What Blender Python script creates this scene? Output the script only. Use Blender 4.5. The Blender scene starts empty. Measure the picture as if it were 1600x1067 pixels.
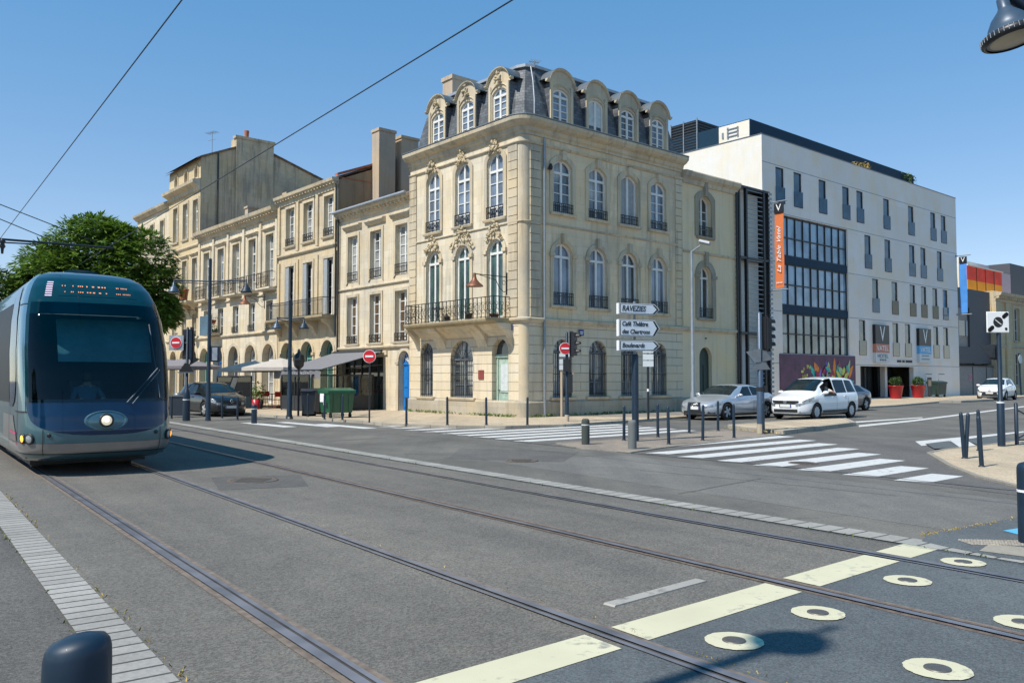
import bpy, bmesh, math, random
from mathutils import Vector, Matrix
from mathutils.geometry import tessellate_polygon
sc = bpy.context.scene
rad = math.radians
# ---------------------------------------------------------------- camera, sky, sun, exposure
FPX, CAMH = 1310.0, 1.65
PITCH = math.atan(57 / FPX)
cam = bpy.data.objects.new('camera', bpy.data.cameras.new('camera'))
sc.collection.objects.link(cam); sc.camera = cam
cam.location = (0, 0, CAMH); cam.rotation_euler = (math.pi / 2 + PITCH, 0, 0)
cam.data.sensor_width = 36; cam.data.lens = 36 * FPX / 1600; cam.data.clip_end = 2000
SUN_EL, SUN_AZ = rad(52), rad(52)          # shadows fall towards heading 52 deg right of the view axis
sdir = Vector((-math.sin(SUN_AZ) * math.cos(SUN_EL), -math.cos(SUN_AZ) * math.cos(SUN_EL), math.sin(SUN_EL)))
w = bpy.data.worlds.new('World'); sc.world = w; w.use_nodes = True
nt = w.node_tree; sky = nt.nodes.new('ShaderNodeTexSky'); sky.sky_type = 'NISHITA'; sky.sun_disc = False
sky.sun_elevation = SUN_EL; sky.sun_rotation = math.atan2(sdir.x, sdir.y)
sky.air_density = 0.8; sky.dust_density = 0.0; sky.ozone_density = 1.6
hs = nt.nodes.new('ShaderNodeHueSaturation'); hs.inputs['Saturation'].default_value = 1.42; hs.inputs['Hue'].default_value = .514; nt.links.new(sky.outputs[0], hs.inputs['Color'])
gm = nt.nodes.new('ShaderNodeGamma'); gm.inputs[1].default_value = .5; hs.inputs['Value'].default_value = 3.8; nt.links.new(hs.outputs[0], gm.inputs[0]); nt.links.new(gm.outputs[0], nt.nodes['Background'].inputs[0]); nt.nodes['Background'].inputs[1].default_value = 0.14
sl = bpy.data.lights.new('sun', 'SUN'); sl.energy = 4.35; sl.angle = rad(0.53); sl.color = (1, .93, .82)
so = bpy.data.objects.new('sun', sl); sc.collection.objects.link(so); so.rotation_euler = sdir.to_track_quat('Z', 'Y').to_euler()
sc.view_settings.view_transform = 'Standard'; sc.view_settings.look = 'None'
sc.view_settings.exposure = 0.42; sc.view_settings.gamma = 1
R = random.Random(7)
def ray(px, py):
    a, b = (px - 800) / FPX, (533.5 - py) / FPX
    c, s = math.cos(PITCH), math.sin(PITCH)
    return Vector((a, c - b * s, s + b * c))
def G(px, py, z=0.0):                       # a photo pixel to the point of the ground it shows
    r = ray(px, py); t = (z - CAMH) / r.z
    return Vector((r.x * t, r.y * t, z))
def atY(px, py, Y):
    r = ray(px, py); t = Y / r.y
    return Vector((r.x * t, Y, r.z * t + CAMH))
# street frame: origin at the corner of the corner building, x along its left facade, y along its right facade
P0 = G(818, 655.9); AF = rad(-49.4709); AB = AF + math.pi / 2
uA = Vector((math.cos(AF), math.sin(AF), 0)); uB = Vector((math.cos(AB), math.sin(AB), 0))
def FM(x, y, z=0, rot=0.0): return Matrix.Translation(P0 + uA * x + uB * y + Vector((0, 0, z))) @ Matrix.Rotation(AF + rot, 4, 'Z')
def F(x, y, z=0): return P0 + uA * x + uB * y + Vector((0, 0, z))
def Fc(p): d = p - P0; return d.dot(uA), d.dot(uB)
I4 = Matrix.Identity(4)
def TR(x, y, z=0, rz=0.0): return Matrix.Translation((x, y, z)) @ Matrix.Rotation(rz, 4, 'Z')
# ---------------------------------------------------------------- materials
MATS = {}
def nodes(name):
    m = bpy.data.materials.new(name); m.use_nodes = True
    t = m.node_tree; return m, t, t.nodes['Principled BSDF']
def N(t, typ, **kw):
    n = t.nodes.new(typ)
    for k, v in kw.items():
        if k in n.inputs.keys(): n.inputs[k].default_value = v
        else: setattr(n, k, v)
    return n
def mixc(t, fac, a, b, blend='MIX'):
    n = t.nodes.new('ShaderNodeMix'); n.data_type = 'RGBA'; n.blend_type = blend
    for i, v in ((0, fac), (6, a), (7, b)):
        if hasattr(v, 'is_linked') or isinstance(v, bpy.types.NodeSocket): t.links.new(v, n.inputs[i])
        else: n.inputs[i].default_value = v if i == 0 else (*v[:3], 1)
    return n.outputs[2]
def ramp(t, fac, a, b):
    n = N(t, 'ShaderNodeMapRange'); t.links.new(fac, n.inputs[0]); n.inputs[1].default_value = a; n.inputs[2].default_value = b
    return n.outputs[0]
def ocoord(t, scale=(1, 1, 1)):
    c = N(t, 'ShaderNodeTexCoord'); mp = N(t, 'ShaderNodeMapping'); mp.inputs['Scale'].default_value = scale
    t.links.new(c.outputs['Object'], mp.inputs[0]); return mp.outputs[0]
def noise(t, scale, detail=4, coord=None, rough=.55):
    n = N(t, 'ShaderNodeTexNoise'); n.inputs['Scale'].default_value = scale; n.inputs['Detail'].default_value = detail
    n.inputs['Roughness'].default_value = rough
    t.links.new(coord if coord else ocoord(t), n.inputs[0]); return n.outputs[0]
def bump(t, b, h, strength=.3, dist=.02):
    n = N(t, 'ShaderNodeBump'); n.inputs['Strength'].default_value = strength; n.inputs['Distance'].default_value = dist
    t.links.new(h, n.inputs['Height']); t.links.new(n.outputs[0], b.inputs['Normal'])
def plain(name, col, rough=.5, metal=0.0, var=.12, vs=6.0, coat=0.0, spec=.5, emit=0.0, bmp=0.0):
    m, t, b = nodes(name)
    b.inputs['Roughness'].default_value = rough; b.inputs['Metallic'].default_value = metal
    b.inputs['Coat Weight'].default_value = coat; b.inputs['Specular IOR Level'].default_value = spec
    if var:
        f = noise(t, vs, 3)
        t.links.new(mixc(t, ramp(t, f, .3, .7), [c * (1 - var) for c in col], [min(1, c * (1 + var)) for c in col]), b.inputs['Base Color'])
        if bmp: bump(t, b, noise(t, vs * 6, 3), bmp, .01)
    else: b.inputs['Base Color'].default_value = (*col, 1)
    if emit: b.inputs['Emission Color'].default_value = (*col, 1); b.inputs['Emission Strength'].default_value = emit
    MATS[name] = m; return m
def stone(name, col, bw=.75, bh=.36, mortar=.008, mdark=.74, dirt=.5, dcol=(.13, .115, .09), rust=False, var=.10, seed=0.0, blockmix=.5):
    """limestone ashlar with joints, block tints, rain streaks and grime"""
    m, t, b = nodes(name)
    c = N(t, 'ShaderNodeTexCoord'); s = N(t, 'ShaderNodeSeparateXYZ'); t.links.new(c.outputs['Object'], s.inputs[0])
    ad = N(t, 'ShaderNodeMath', operation='ADD'); t.links.new(s.outputs[0], ad.inputs[0]); t.links.new(s.outputs[1], ad.inputs[1])
    cb = N(t, 'ShaderNodeCombineXYZ'); t.links.new(ad.outputs[0], cb.inputs[0]); t.links.new(s.outputs[2], cb.inputs[1])
    br = N(t, 'ShaderNodeTexBrick'); t.links.new(cb.outputs[0], br.inputs[0])
    br.inputs['Scale'].default_value = 1; br.inputs['Brick Width'].default_value = bw; br.inputs['Row Height'].default_value = bh
    br.inputs['Mortar Size'].default_value = mortar; br.inputs['Mortar Smooth'].default_value = .3; br.inputs['Bias'].default_value = 0
    br.inputs['Color1'].default_value = (*[x * (1 - var) for x in col], 1)
    br.inputs['Color2'].default_value = (min(1, col[0] * (1 + var * .6)), min(1, col[1] * (1 + var * .7)), min(1, col[2] * (1 + var * .9)), 1)
    br.inputs['Mortar'].default_value = (*[x * mdark for x in col], 1)
    mp = N(t, 'ShaderNodeMapping'); mp.inputs['Location'].default_value = (seed, seed * .7, seed * .3); t.links.new(c.outputs['Object'], mp.inputs[0]); co = mp.outputs[0]
    big = noise(t, .7, 5, co, .6)
    mp2 = N(t, 'ShaderNodeMapping'); mp2.inputs['Scale'].default_value = (3.2, 3.2, .28); t.links.new(co, mp2.inputs[0])
    streak = noise(t, 1.0, 5, mp2.outputs[0], .65); fine = noise(t, 14, 4, co)
    base = mixc(t, ramp(t, fine, .35, .75), br.outputs[0], [x * .8 for x in col]); base = mixc(t, .45, br.outputs[0], base)
    warm = mixc(t, ramp(t, big, .4, .7), base, (col[0] * .98, col[1] * .88, col[2] * .7)); base = mixc(t, .75, base, warm)
    mu = N(t, 'ShaderNodeMath', operation='MULTIPLY'); t.links.new(ramp(t, streak, .5, .8), mu.inputs[0]); mu.inputs[1].default_value = dirt
    out = mixc(t, mu.outputs[0], base, dcol)
    soot = N(t, 'ShaderNodeMath', operation='MULTIPLY'); t.links.new(ramp(t, noise(t, .28, 6, co, .7), .47, .63), soot.inputs[0]); soot.inputs[1].default_value = min(.75, dirt * .6)
    out = mixc(t, soot.outputs[0], out, [c * .5 for c in (sum(col) / 3 * 1.02, sum(col) / 3, sum(col) / 3 * .93)])
    t.links.new(out, b.inputs['Base Color']); b.inputs['Roughness'].default_value = .9; b.inputs['Specular IOR Level'].default_value = .2
    hm = N(t, 'ShaderNodeMath', operation='MULTIPLY_ADD'); t.links.new(br.outputs['Fac'], hm.inputs[0]); hm.inputs[1].default_value = -1.0
    t.links.new(fine, hm.inputs[2]); bump(t, b, hm.outputs[0], .55 if rust else .3, .03 if rust else .006)
    MATS[name] = m; return m
def asphalt(name, col, speck=.35, sc_=70, patch=.25, bmp=.5, coord_scale=1, crack=0.0):
    m, t, b = nodes(name); co = ocoord(t)
    v = N(t, 'ShaderNodeTexVoronoi'); v.inputs['Scale'].default_value = sc_; t.links.new(co, v.inputs[0])
    sp = N(t, 'ShaderNodeSeparateColor'); t.links.new(v.outputs['Color'], sp.inputs[0])
    stones = mixc(t, ramp(t, sp.outputs[0], .1, .95), [c * (1 - speck) for c in col], [c * (1 + speck * 1.25) for c in col])
    big = noise(t, .35, 6, co, .62); mid = noise(t, 2.6, 5, co, .6)
    a = mixc(t, ramp(t, big, .36, .66), [1 - patch] * 3, [1 + patch * .35, 1 + patch * .33, 1 + patch * .28])
    c1 = mixc(t, 1.0, stones, a, 'MULTIPLY')
    a2 = mixc(t, ramp(t, mid, .3, .7), (.9, .9, .91), (1.06, 1.05, 1.03)); c1 = mixc(t, 1.0, c1, a2, 'MULTIPLY')
    st = N(t, 'ShaderNodeTexCoord'); sm = N(t, 'ShaderNodeMapping'); sm.inputs['Rotation'].default_value = (0, 0, -.635 if name != 'asphalt_street' else .7); sm.inputs['Scale'].default_value = (1.3, .06, 1); t.links.new(st.outputs['Object'], sm.inputs[0])
    c1 = mixc(t, 1.0, c1, mixc(t, ramp(t, noise(t, 1.0, 4, sm.outputs[0], .6), .38, .68), (1.07, 1.06, 1.04), (.86, .86, .87)), 'MULTIPLY')
    sp2 = noise(t, 5.5, 3, co, .5); c1 = mixc(t, 1.0, c1, mixc(t, ramp(t, sp2, .70, .76), (1, 1, 1), (.72, .72, .73)), 'MULTIPLY')
    if crack:
        v2 = N(t, 'ShaderNodeTexVoronoi', feature='DISTANCE_TO_EDGE'); v2.inputs['Scale'].default_value = .22
        w1 = N(t, 'ShaderNodeMix'); w1.data_type = 'VECTOR'; w1.inputs[0].default_value = .06
        nn = N(t, 'ShaderNodeTexNoise'); nn.inputs['Scale'].default_value = 1.3; nn.inputs['Detail'].default_value = 6; t.links.new(co, nn.inputs[0])
        mx = N(t, 'ShaderNodeVectorMath', operation='MULTIPLY_ADD'); t.links.new(nn.outputs[1], mx.inputs[0]); mx.inputs[1].default_value = (1.6, 1.6, 0); t.links.new(co, mx.inputs[2])
        t.links.new(mx.outputs[0], v2.inputs[0])
        cr = ramp(t, v2.outputs[0], .004, .0); mul = N(t, 'ShaderNodeMath', operation='MULTIPLY'); t.links.new(cr, mul.inputs[0]); mul.inputs[1].default_value = crack
        c1 = mixc(t, mul.outputs[0], c1, [c * .35 for c in col])
    t.links.new(c1, b.inputs['Base Color']); b.inputs['Roughness'].default_value = .86; b.inputs['Specular IOR Level'].default_value = .3
    bump(t, b, v.outputs[0], bmp, .006); MATS[name] = m; return m
def blocks(name, col, bw, bh, mortar=.012, mdark=.3, var=.12, off=.5, rough=.85):
    m, t, b = nodes(name); br = N(t, 'ShaderNodeTexBrick'); co = ocoord(t); t.links.new(co, br.inputs[0])
    br.offset = off
    for k, v_ in (('Scale', 1), ('Brick Width', bw), ('Row Height', bh), ('Mortar Size', mortar), ('Mortar Smooth', .2)): br.inputs[k].default_value = v_
    br.inputs['Color1'].default_value = (*[c * (1 - var) for c in col], 1); br.inputs['Color2'].default_value = (*[c * (1 + var) for c in col], 1)
    br.inputs['Mortar'].default_value = (*[c * mdark for c in col], 1)
    f = noise(t, 30, 4, co); g = noise(t, 1.2, 5, co)
    o = mixc(t, 1.0, br.outputs[0], mixc(t, ramp(t, f, .3, .7), (.85, .85, .86), (1.08, 1.07, 1.05)), 'MULTIPLY')
    o = mixc(t, 1.0, o, mixc(t, ramp(t, g, .3, .75), (.82, .81, .8), (1.05, 1.05, 1.04)), 'MULTIPLY')
    t.links.new(o, b.inputs['Base Color']); b.inputs['Roughness'].default_value = rough
    inv = N(t, 'ShaderNodeMath', operation='MULTIPLY_ADD'); t.links.new(br.outputs['Fac'], inv.inputs[0]); inv.inputs[1].default_value = -1; t.links.new(f, inv.inputs[2])
    bump(t, b, inv.outputs[0], .5, .01); MATS[name] = m; return m
def paint(name, col, under, wear=.45, scale=9):
    m, t, b = nodes(name); co = ocoord(t); f = noise(t, scale, 8, co, .7); g = noise(t, 1.1, 4, co)
    ad = N(t, 'ShaderNodeMath', operation='MULTIPLY_ADD'); t.links.new(g, ad.inputs[0]); ad.inputs[1].default_value = .5; t.links.new(f, ad.inputs[2])
    fac = ramp(t, ad.outputs[0], 1.06 - wear * .4, 1.2 - wear * .4)
    t.links.new(mixc(t, fac, mixc(t, ramp(t, g, .3, .7), [c * .86 for c in col], col), under), b.inputs['Base Color'])
    b.inputs['Roughness'].default_value = .75; bump(t, b, noise(t, 90, 2, co), .3, .004); MATS[name] = m; return m
def glass(name, col, spec=1.0, rough=.04, ior=1.9, blinds=None):
    m, t, b = nodes(name); b.inputs['Roughness'].default_value = rough; b.inputs['IOR'].default_value = ior
    co = ocoord(t); f = noise(t, .9, 3, co)
    if blinds:
        wv = N(t, 'ShaderNodeTexWave'); wv.wave_type = 'BANDS'; wv.bands_direction = 'X'; wv.inputs['Scale'].default_value = 3.0; wv.inputs['Distortion'].default_value = 2.5
        t.links.new(co, wv.inputs[0]); base = mixc(t, wv.outputs[1], [c * .7 for c in blinds], blinds)
        base = mixc(t, ramp(t, noise(t, .6, 2, co), .42, .58), base, col)
        t.links.new(base, b.inputs['Base Color'])
    else: t.links.new(mixc(t, ramp(t, f, .35, .65), [c * .55 for c in col], [c * 1.4 for c in col]), b.inputs['Base Color'])
    bump(t, b, noise(t, 1.3, 2, co), .06, .02); MATS[name] = m; return m
def roof_tiles(name, col, bw, bh, var=.3, mdark=.45):
    m, t, b = nodes(name); c = N(t, 'ShaderNodeTexCoord'); s = N(t, 'ShaderNodeSeparateXYZ'); t.links.new(c.outputs['Object'], s.inputs[0])
    ad = N(t, 'ShaderNodeMath', operation='ADD'); t.links.new(s.outputs[0], ad.inputs[0]); t.links.new(s.outputs[1], ad.inputs[1])
    cb = N(t, 'ShaderNodeCombineXYZ'); t.links.new(ad.outputs[0], cb.inputs[0]); t.links.new(s.outputs[2], cb.inputs[1])
    br = N(t, 'ShaderNodeTexBrick'); t.links.new(cb.outputs[0], br.inputs[0])
    for k, v_ in (('Scale', 1), ('Brick Width', bw), ('Row Height', bh), ('Mortar Size', .008), ('Mortar Smooth', .2)): br.inputs[k].default_value = v_
    br.inputs['Color1'].default_value = (*[x * (1 - var) for x in col], 1); br.inputs['Color2'].default_value = (*[x * (1 + var) for x in col], 1)
    br.inputs['Mortar'].default_value = (*[x * mdark for x in col], 1)
    o = mixc(t, 1.0, br.outputs[0], mixc(t, ramp(t, noise(t, 1.6, 5), .3, .7), (.65, .67, .7), (1.25, 1.2, 1.15)), 'MULTIPLY')
    t.links.new(o, b.inputs['Base Color']); b.inputs['Roughness'].default_value = .6
    bump(t, b, br.outputs['Fac'], .5, -.015); MATS[name] = m; return m
ST = (.68, .61, .48)
stone('stone_sun', ST, dirt=.6, var=.14); stone('stone_rust', (.66, .585, .455), bw=3.2, bh=.372, mortar=.02, mdark=.4, dirt=.35, rust=True)
stone('stone_b_lifted', (.74, .61, .43), dirt=.65, seed=3); stone('stone_c', (.65, .575, .445), dirt=.55, seed=9); stone('stone_d', (.60, .505, .355), dirt=.6, seed=17)  # right facade's copy of the limestone, colour lifted and warmed to offset its shade
stone('stone_e', (.58, .485, .325), dirt=.45, seed=23); stone('stone_trim', (.60, .52, .39), bw=.9, bh=5, dirt=.8, seed=31)
stone('stone_dark', (.38, .315, .2), bw=.8, bh=9, dirt=.7, seed=41); stone('stone_carved', (.52, .45, .32), bw=9, bh=9, dirt=.45, var=.15, seed=5)
stone('plinth', (.46, .41, .32), bw=1.1, bh=.45, dirt=.7, seed=51, dcol=(.16, .15, .12)); stone('party_wall', (.56, .47, .34), bw=.6, bh=.3, dirt=1.0, seed=61, dcol=(.15, .125, .1))
stone('plaster_yellow', (.77, .64, .44), bw=9, bh=9, dirt=.3, seed=71, mdark=1); stone('plaster_brown', (.36, .27, .18), bw=9, bh=9, dirt=.75, seed=77, mdark=1)
stone('chimney_plaster', (.50, .41, .32), bw=9, bh=9, dirt=.45, seed=81, mdark=1); stone('pink_plaster', (.55, .42, .38), bw=9, bh=9, dirt=.3, seed=85, mdark=1)
stone('concrete_white', (.84, .785, .75), bw=3.3, bh=3.1, mortar=.006, mdark=.7, dirt=.1, dcol=(.6, .55, .52), seed=91, var=.05)
stone('concrete_side', (.74, .73, .70), bw=99, bh=9, dirt=.08, seed=95, var=.02)
asphalt('asphalt_road', (.144, .139, .129), .2, 90, .27, .3, crack=.35); asphalt('asphalt_tram', (.148, .140, .128), .3, 85, .16, .5)
asphalt('asphalt_left', (.125, .119, .112), .3, 85, .2, .6); asphalt('asphalt_blue', (.102, .116, .126), .26, 100, .14, .4)
asphalt('asphalt_cross', (.125, .12, .117), .25, 80, .2, .4); asphalt('asphalt_street', (.15, .14, .135), .2, 90, .3, .3, crack=.3)
asphalt('pink_paving', (.47, .385, .28), .22, 60, .16, .3); asphalt('island_paving', (.27, .23, .195), .25, 60, .2, .4); asphalt('grey_paving', (.27, .25, .22), .2, 60, .2, .4)
blocks('kerb_blocks', (.33, .32, .305), .9, .165, .014, .22, off=0); blocks('kerb_blocks_white', (.33, .325, .305), .9, .24, .016, .3, off=0)
blocks('kerb_stone', (.36, .33, .28), .9, 9, .012, .4)
paint('paint_white', (.58, .58, .57), (.2, .195, .19), .62); paint('paint_yellow', (.60, .565, .40), (.27, .27, .23), .62, 10); paint('paint_old', (.5, .49, .47), (.14, .135, .13), .62)
paint('paint_blue', (.10, .42, .66), (.1, .2, .25), .2); paint('paint_worn', (.36, .34, .31), (.14, .135, .13), .7)
glass('glass_dark', (.035, .045, .055)); glass('glass_sky', (.15, .19, .25)); glass('glass_curtain', (.06, .07, .08), blinds=(.42, .43, .42))  # glass_sky: pale blue base colour stands for the reflected sky
glass('glass_green', (.045, .09, .085)); glass('glass_brown', (.10, .06, .03), blinds=(.16, .10, .05)); glass('glass_hotel', (.035, .07, .11), blinds=(.09, .15, .21), ior=1.6)
glass('glass_hotel_low', (.04, .055, .06), blinds=(.14, .16, .15)); glass('glass_car', (.012, .02, .024), ior=1.45); glass('glass_rail', (.02, .07, .12), ior=1.45)
plain('white_frame', (.68, .68, .66), .45, var=.06); plain('grey_shutter', (.30, .32, .33), .6); plain('light_shutter', (.50, .55, .56), .6)
plain('iron', (.018, .019, .022), .45, .3); plain('blue_door', (.012, .17, .50), .4); plain('green_door', (.32, .42, .35), .55, var=.2); plain('dark_green_door', (.02, .045, .038), .5)
plain('aqua_door', (.14, .33, .29), .5); plain('zinc', (.33, .36, .40), .5, .3); plain('zinc_dark', (.16, .18, .2), .45, .5)
roof_tiles('slate', (.10, .115, .135), .22, .13); roof_tiles('roof_tile', (.20, .13, .09), .2, .3, .35); plain('red_tile', (.38, .12, .06), .8, var=.3, vs=8)
plain('post_blue', (.007, .022, .044), .5, .1, var=.2, coat=.1); plain('post_black', (.02, .022, .026), .4, .1); plain('post_blue_light', (.05, .08, .125), .4, .2)
plain('grey_metal', (.27, .30, .33), .45, .5); plain('dark_metal', (.035, .04, .045), .5, .3); plain('steel', (.17, .17, .19), .38, .25, vs=3, var=.3)
plain('rust', (.13, .095, .075), .8, var=.4, vs=14, bmp=.4); plain('groove', (.06, .052, .045), .8, var=.4); plain('rust_edge', (.165, .13, .105), .85, var=.35, vs=10)
plain('sign_white', (.78, .79, .80), .4, var=.03); plain('sign_black', (.012, .013, .015), .4, var=0); plain('sign_red', (.55, .02, .03), .4, var=.05); plain('sign_blue', (.015, .05, .22), .4, var=.1)
plain('white_strap', (.6, .6, .58), .5, var=.1)
# ---------------------------------------------------------------- mesh building
class MB:
    def __init__(s, T=None): s.v = []; s.f = []; s.mi = []; s.sm = []; s.T = T
    def add(s, vs, fs, mi=0, smooth=False):
        o = len(s.v)
        for p in vs:
            p = Vector(p); s.v.append(s.T @ p if s.T else p)
        for f in fs: s.f.append([o + i for i in f]); s.mi.append(mi); s.sm.append(smooth)
    def box(s, x0, x1, y0, y1, z0, z1, mi=0):
        s.add([(x, y, z) for z in (z0, z1) for y in (y0, y1) for x in (x0, x1)],
              [(0, 2, 3, 1), (4, 5, 7, 6), (0, 1, 5, 4), (2, 6, 7, 3), (0, 4, 6, 2), (1, 3, 7, 5)], mi)
    def obox(s, M, sx, sy, sz, mi=0):
        vs = [M @ Vector((x * sx / 2, y * sy / 2, z * sz / 2)) for z in (-1, 1) for y in (-1, 1) for x in (-1, 1)]
        s.add(vs, [(0, 2, 3, 1), (4, 5, 7, 6), (0, 1, 5, 4), (2, 6, 7, 3), (0, 4, 6, 2), (1, 3, 7, 5)], mi)
    def tube(s, p0, p1, r0, r1=None, n=8, mi=0, cap=True, smooth=True):
        r1 = r0 if r1 is None else r1; p0 = Vector(p0); p1 = Vector(p1); d = (p1 - p0)
        if d.length < 1e-6: return
        q = d.to_track_quat('Z', 'Y'); vs = []
        for p, r in ((p0, r0), (p1, r1)):
            for i in range(n):
                a = 2 * math.pi * i / n; vs.append(p + q @ Vector((r * math.cos(a), r * math.sin(a), 0)))
        s.add(vs, [(i, (i + 1) % n, n + (i + 1) % n, n + i) for i in range(n)], mi, smooth)
        if cap: s.add(vs[:n], [tuple(reversed(range(n)))], mi); s.add(vs[n:], [tuple(range(n))], mi)
    def path(s, pts, r, n=6, mi=0):
        for a, b in zip(pts, pts[1:]): s.tube(a, b, r, r, n, mi)
    def lathe(s, prof, c=(0, 0, 0), n=16, mi=0, M=None, smooth=True, cap=True):
        vs = []
        for r, z in prof:
            for i in range(n):
                a = 2 * math.pi * i / n; p = Vector((r * math.cos(a), r * math.sin(a), z))
                vs.append((M @ p if M else p) + Vector(c))
        fs = [(k * n + i, k * n + (i + 1) % n, (k + 1) * n + (i + 1) % n, (k + 1) * n + i) for k in range(len(prof) - 1) for i in range(n)]
        s.add(vs, fs, mi, smooth)
        if not cap: return
        if prof[0][0] > 1e-4: s.add(vs[:n], [tuple(reversed(range(n)))], mi)
        if prof[-1][0] > 1e-4: s.add(vs[-n:], [tuple(range(n))], mi)
    def prism(s, poly, a, b, axis='x', mi=0, capmi=None):
        """poly: 2d list in the plane perpendicular to axis; x:(y,z) y:(x,z) z:(x,y)"""
        def P(u, v, k): return {'x': (k, u, v), 'y': (u, k, v), 'z': (u, v, k)}[axis]
        n = len(poly); vs = [P(u, v, a) for u, v in poly] + [P(u, v, b) for u, v in poly]
        s.add(vs, [(i, (i + 1) % n, n + (i + 1) % n, n + i) for i in range(n)], mi)
        tr = tessellate_polygon([[Vector((u, v, 0)) for u, v in poly]])
        cm = mi if capmi is None else capmi
        s.add(vs[:n], [tuple(t) for t in tr], cm); s.add(vs[n:], [tuple(reversed(t)) for t in tr], cm)
    def flat(s, poly, z=0.0, holes=(), mi=0):
        L = [[Vector((p[0], p[1], z)) for p in q] for q in [poly, *holes]]
        tr = tessellate_polygon(L); allv = [p for q in L for p in q]
        out = []
        for t in tr:
            a, b, c = (allv[i] for i in t)
            out.append(tuple(t) if (b - a).cross(c - a).z > 0 else tuple(reversed(t)))
        s.add(allv, out, mi)
    def grid(s, rows, mi=0, smooth=True, keep=None, closed=False):
        nr, nc = len(rows), len(rows[0]); fs = []
        for i in range(nr - 1):
            for j in range(nc - (0 if closed else 1)):
                if keep and not keep(i, j): continue
                k = (j + 1) % nc; fs.append((i * nc + j, i * nc + k, (i + 1) * nc + k, (i + 1) * nc + j))
        s.add([p for r in rows for p in r], fs, mi, smooth)
    def mesh(s, name, mats):
        me = bpy.data.meshes.new(name); me.from_pydata([tuple(p) for p in s.v], [], s.f)
        for m in (mats if isinstance(mats, (list, tuple)) else [mats]): me.materials.append(MATS[m] if isinstance(m, str) else m)
        me.polygons.foreach_set('material_index', s.mi); me.polygons.foreach_set('use_smooth', s.sm); me.update(); return me
    def build(s, name, mats, parent=None, M=None, label=None, cat=None, group=None, kind=None, bevel=0.0):
        o = bpy.data.objects.new(name, s.mesh(name, mats)); sc.collection.objects.link(o)
        if parent: o.parent = parent
        if M is not None: o.matrix_basis = M
        if bevel:
            b = o.modifiers.new('bevel', 'BEVEL'); b.width = bevel; b.segments = 2; b.limit_method = 'ANGLE'; b.angle_limit = rad(50)
        return tag(o, label, cat, group, kind)
def tag(o, label=None, cat=None, group=None, kind=None):
    if label: o['label'] = label
    if cat: o['category'] = cat
    if group: o['group'] = group
    if kind: o['kind'] = kind
    return o
def thing(name, label, cat, M=I4, group=None):
    o = bpy.data.objects.new(name, None); sc.collection.objects.link(o); o.matrix_basis = M; o.empty_display_size = .3
    return tag(o, label, cat, group)
def struct(name, mb, mat, M=None): return mb.build(name, mat, None, M, kind='structure')
def dup(root, M, label=None, group=None):
    kids = {}
    for o in bpy.data.objects:
        if o.parent: kids.setdefault(o.parent.name, []).append(o)
    def rec(o, par):
        c = o.copy(); sc.collection.objects.link(c); c.parent = par
        for ch in kids.get(o.name, []): rec(ch, c)
        return c
    r = rec(root, None); r.matrix_basis = M
    if label: r['label'] = label
    if group: r['group'] = group
    return r
def text_obj(name, s, size, mat, parent, M, shear=0.0, ext=.004, align='CENTER', spacing=1.0, fitw=None, bold=0.0):
    cu = bpy.data.curves.new(name, 'FONT'); cu.body = s; cu.size = size; cu.shear = shear; cu.extrude = ext
    cu.align_x = align; cu.align_y = 'CENTER'; cu.space_character = spacing; cu.offset = bold
    tmp = bpy.data.objects.new(name, cu); sc.collection.objects.link(tmp); bpy.context.view_layer.update()
    me = bpy.data.meshes.new_from_object(tmp); bpy.data.objects.remove(tmp)
    if fitw:
        xs = [v.co.x for v in me.vertices]; k = fitw / max(1e-6, max(xs) - min(xs))
        for v in me.vertices: v.co.x *= k
    me.materials.clear(); me.materials.append(MATS[mat]); o = bpy.data.objects.new(name, me); sc.collection.objects.link(o)
    o.parent = parent; o.matrix_basis = M; return o
UP = Matrix.Rotation(math.pi / 2, 4, 'X')     # text lying in XY stands up in XZ, facing -Y
def outline(x0, x1, z0, z1, rise=0.0, n=10):
    if rise <= 0: return [(x0, z0), (x1, z0), (x1, z1), (x0, z1)]
    wd = x1 - x0; rise = min(rise, wd / 2); Rr = (wd * wd / 4 + rise * rise) / (2 * rise); cx = (x0 + x1) / 2; cz = z1 - Rr
    a0 = math.asin(min(1, wd / 2 / Rr)); pts = [(x0, z0), (x1, z0)]
    for i in range(n + 1):
        a = a0 - 2 * a0 * i / n; pts.append((cx + Rr * math.sin(a), cz + Rr * math.cos(a)))
    return pts
def iron_rail(mb, x0, x1, y, z0, z1, style='scroll', step=.11):
    mb.box(x0, x1, y - .02, y + .02, z1 - .03, z1); mb.box(x0, x1, y - .012, y + .012, z0 + .03, z0 + .055); h = z1 - z0
    if style == 'bars':
        mb.box(x0, x1, y - .012, y + .012, z1 - .16, z1 - .135)
        n = max(2, round((x1 - x0) / step))
        for i in range(n + 1):
            x = x0 + (x1 - x0) * i / n; mb.box(x - .009, x + .009, y - .009, y + .009, z0, z1 - .02)
    else:
        n = max(2, round((x1 - x0) / .26))
        for i in range(n + 1):
            x = x0 + (x1 - x0) * i / n; mb.box(x - .012, x + .012, y - .012, y + .012, z0, z1)
            if i < n:
                c = x + (x1 - x0) / n / 2; q = (x1 - x0) / n * .42
                for cz, rr, ph in ((z0 + h * .3, q, 0), (z0 + h * .68, q * .85, 2.2), (z0 + h * .5, q * .45, 1.0)):
                    pts = [(c + rr * math.cos(ph + a * .62) * (1 - a * .05), y, cz + rr * math.sin(ph + a * .62) * (1 - a * .05)) for a in range(10)]
                    mb.path(pts, .011, 4)
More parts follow.
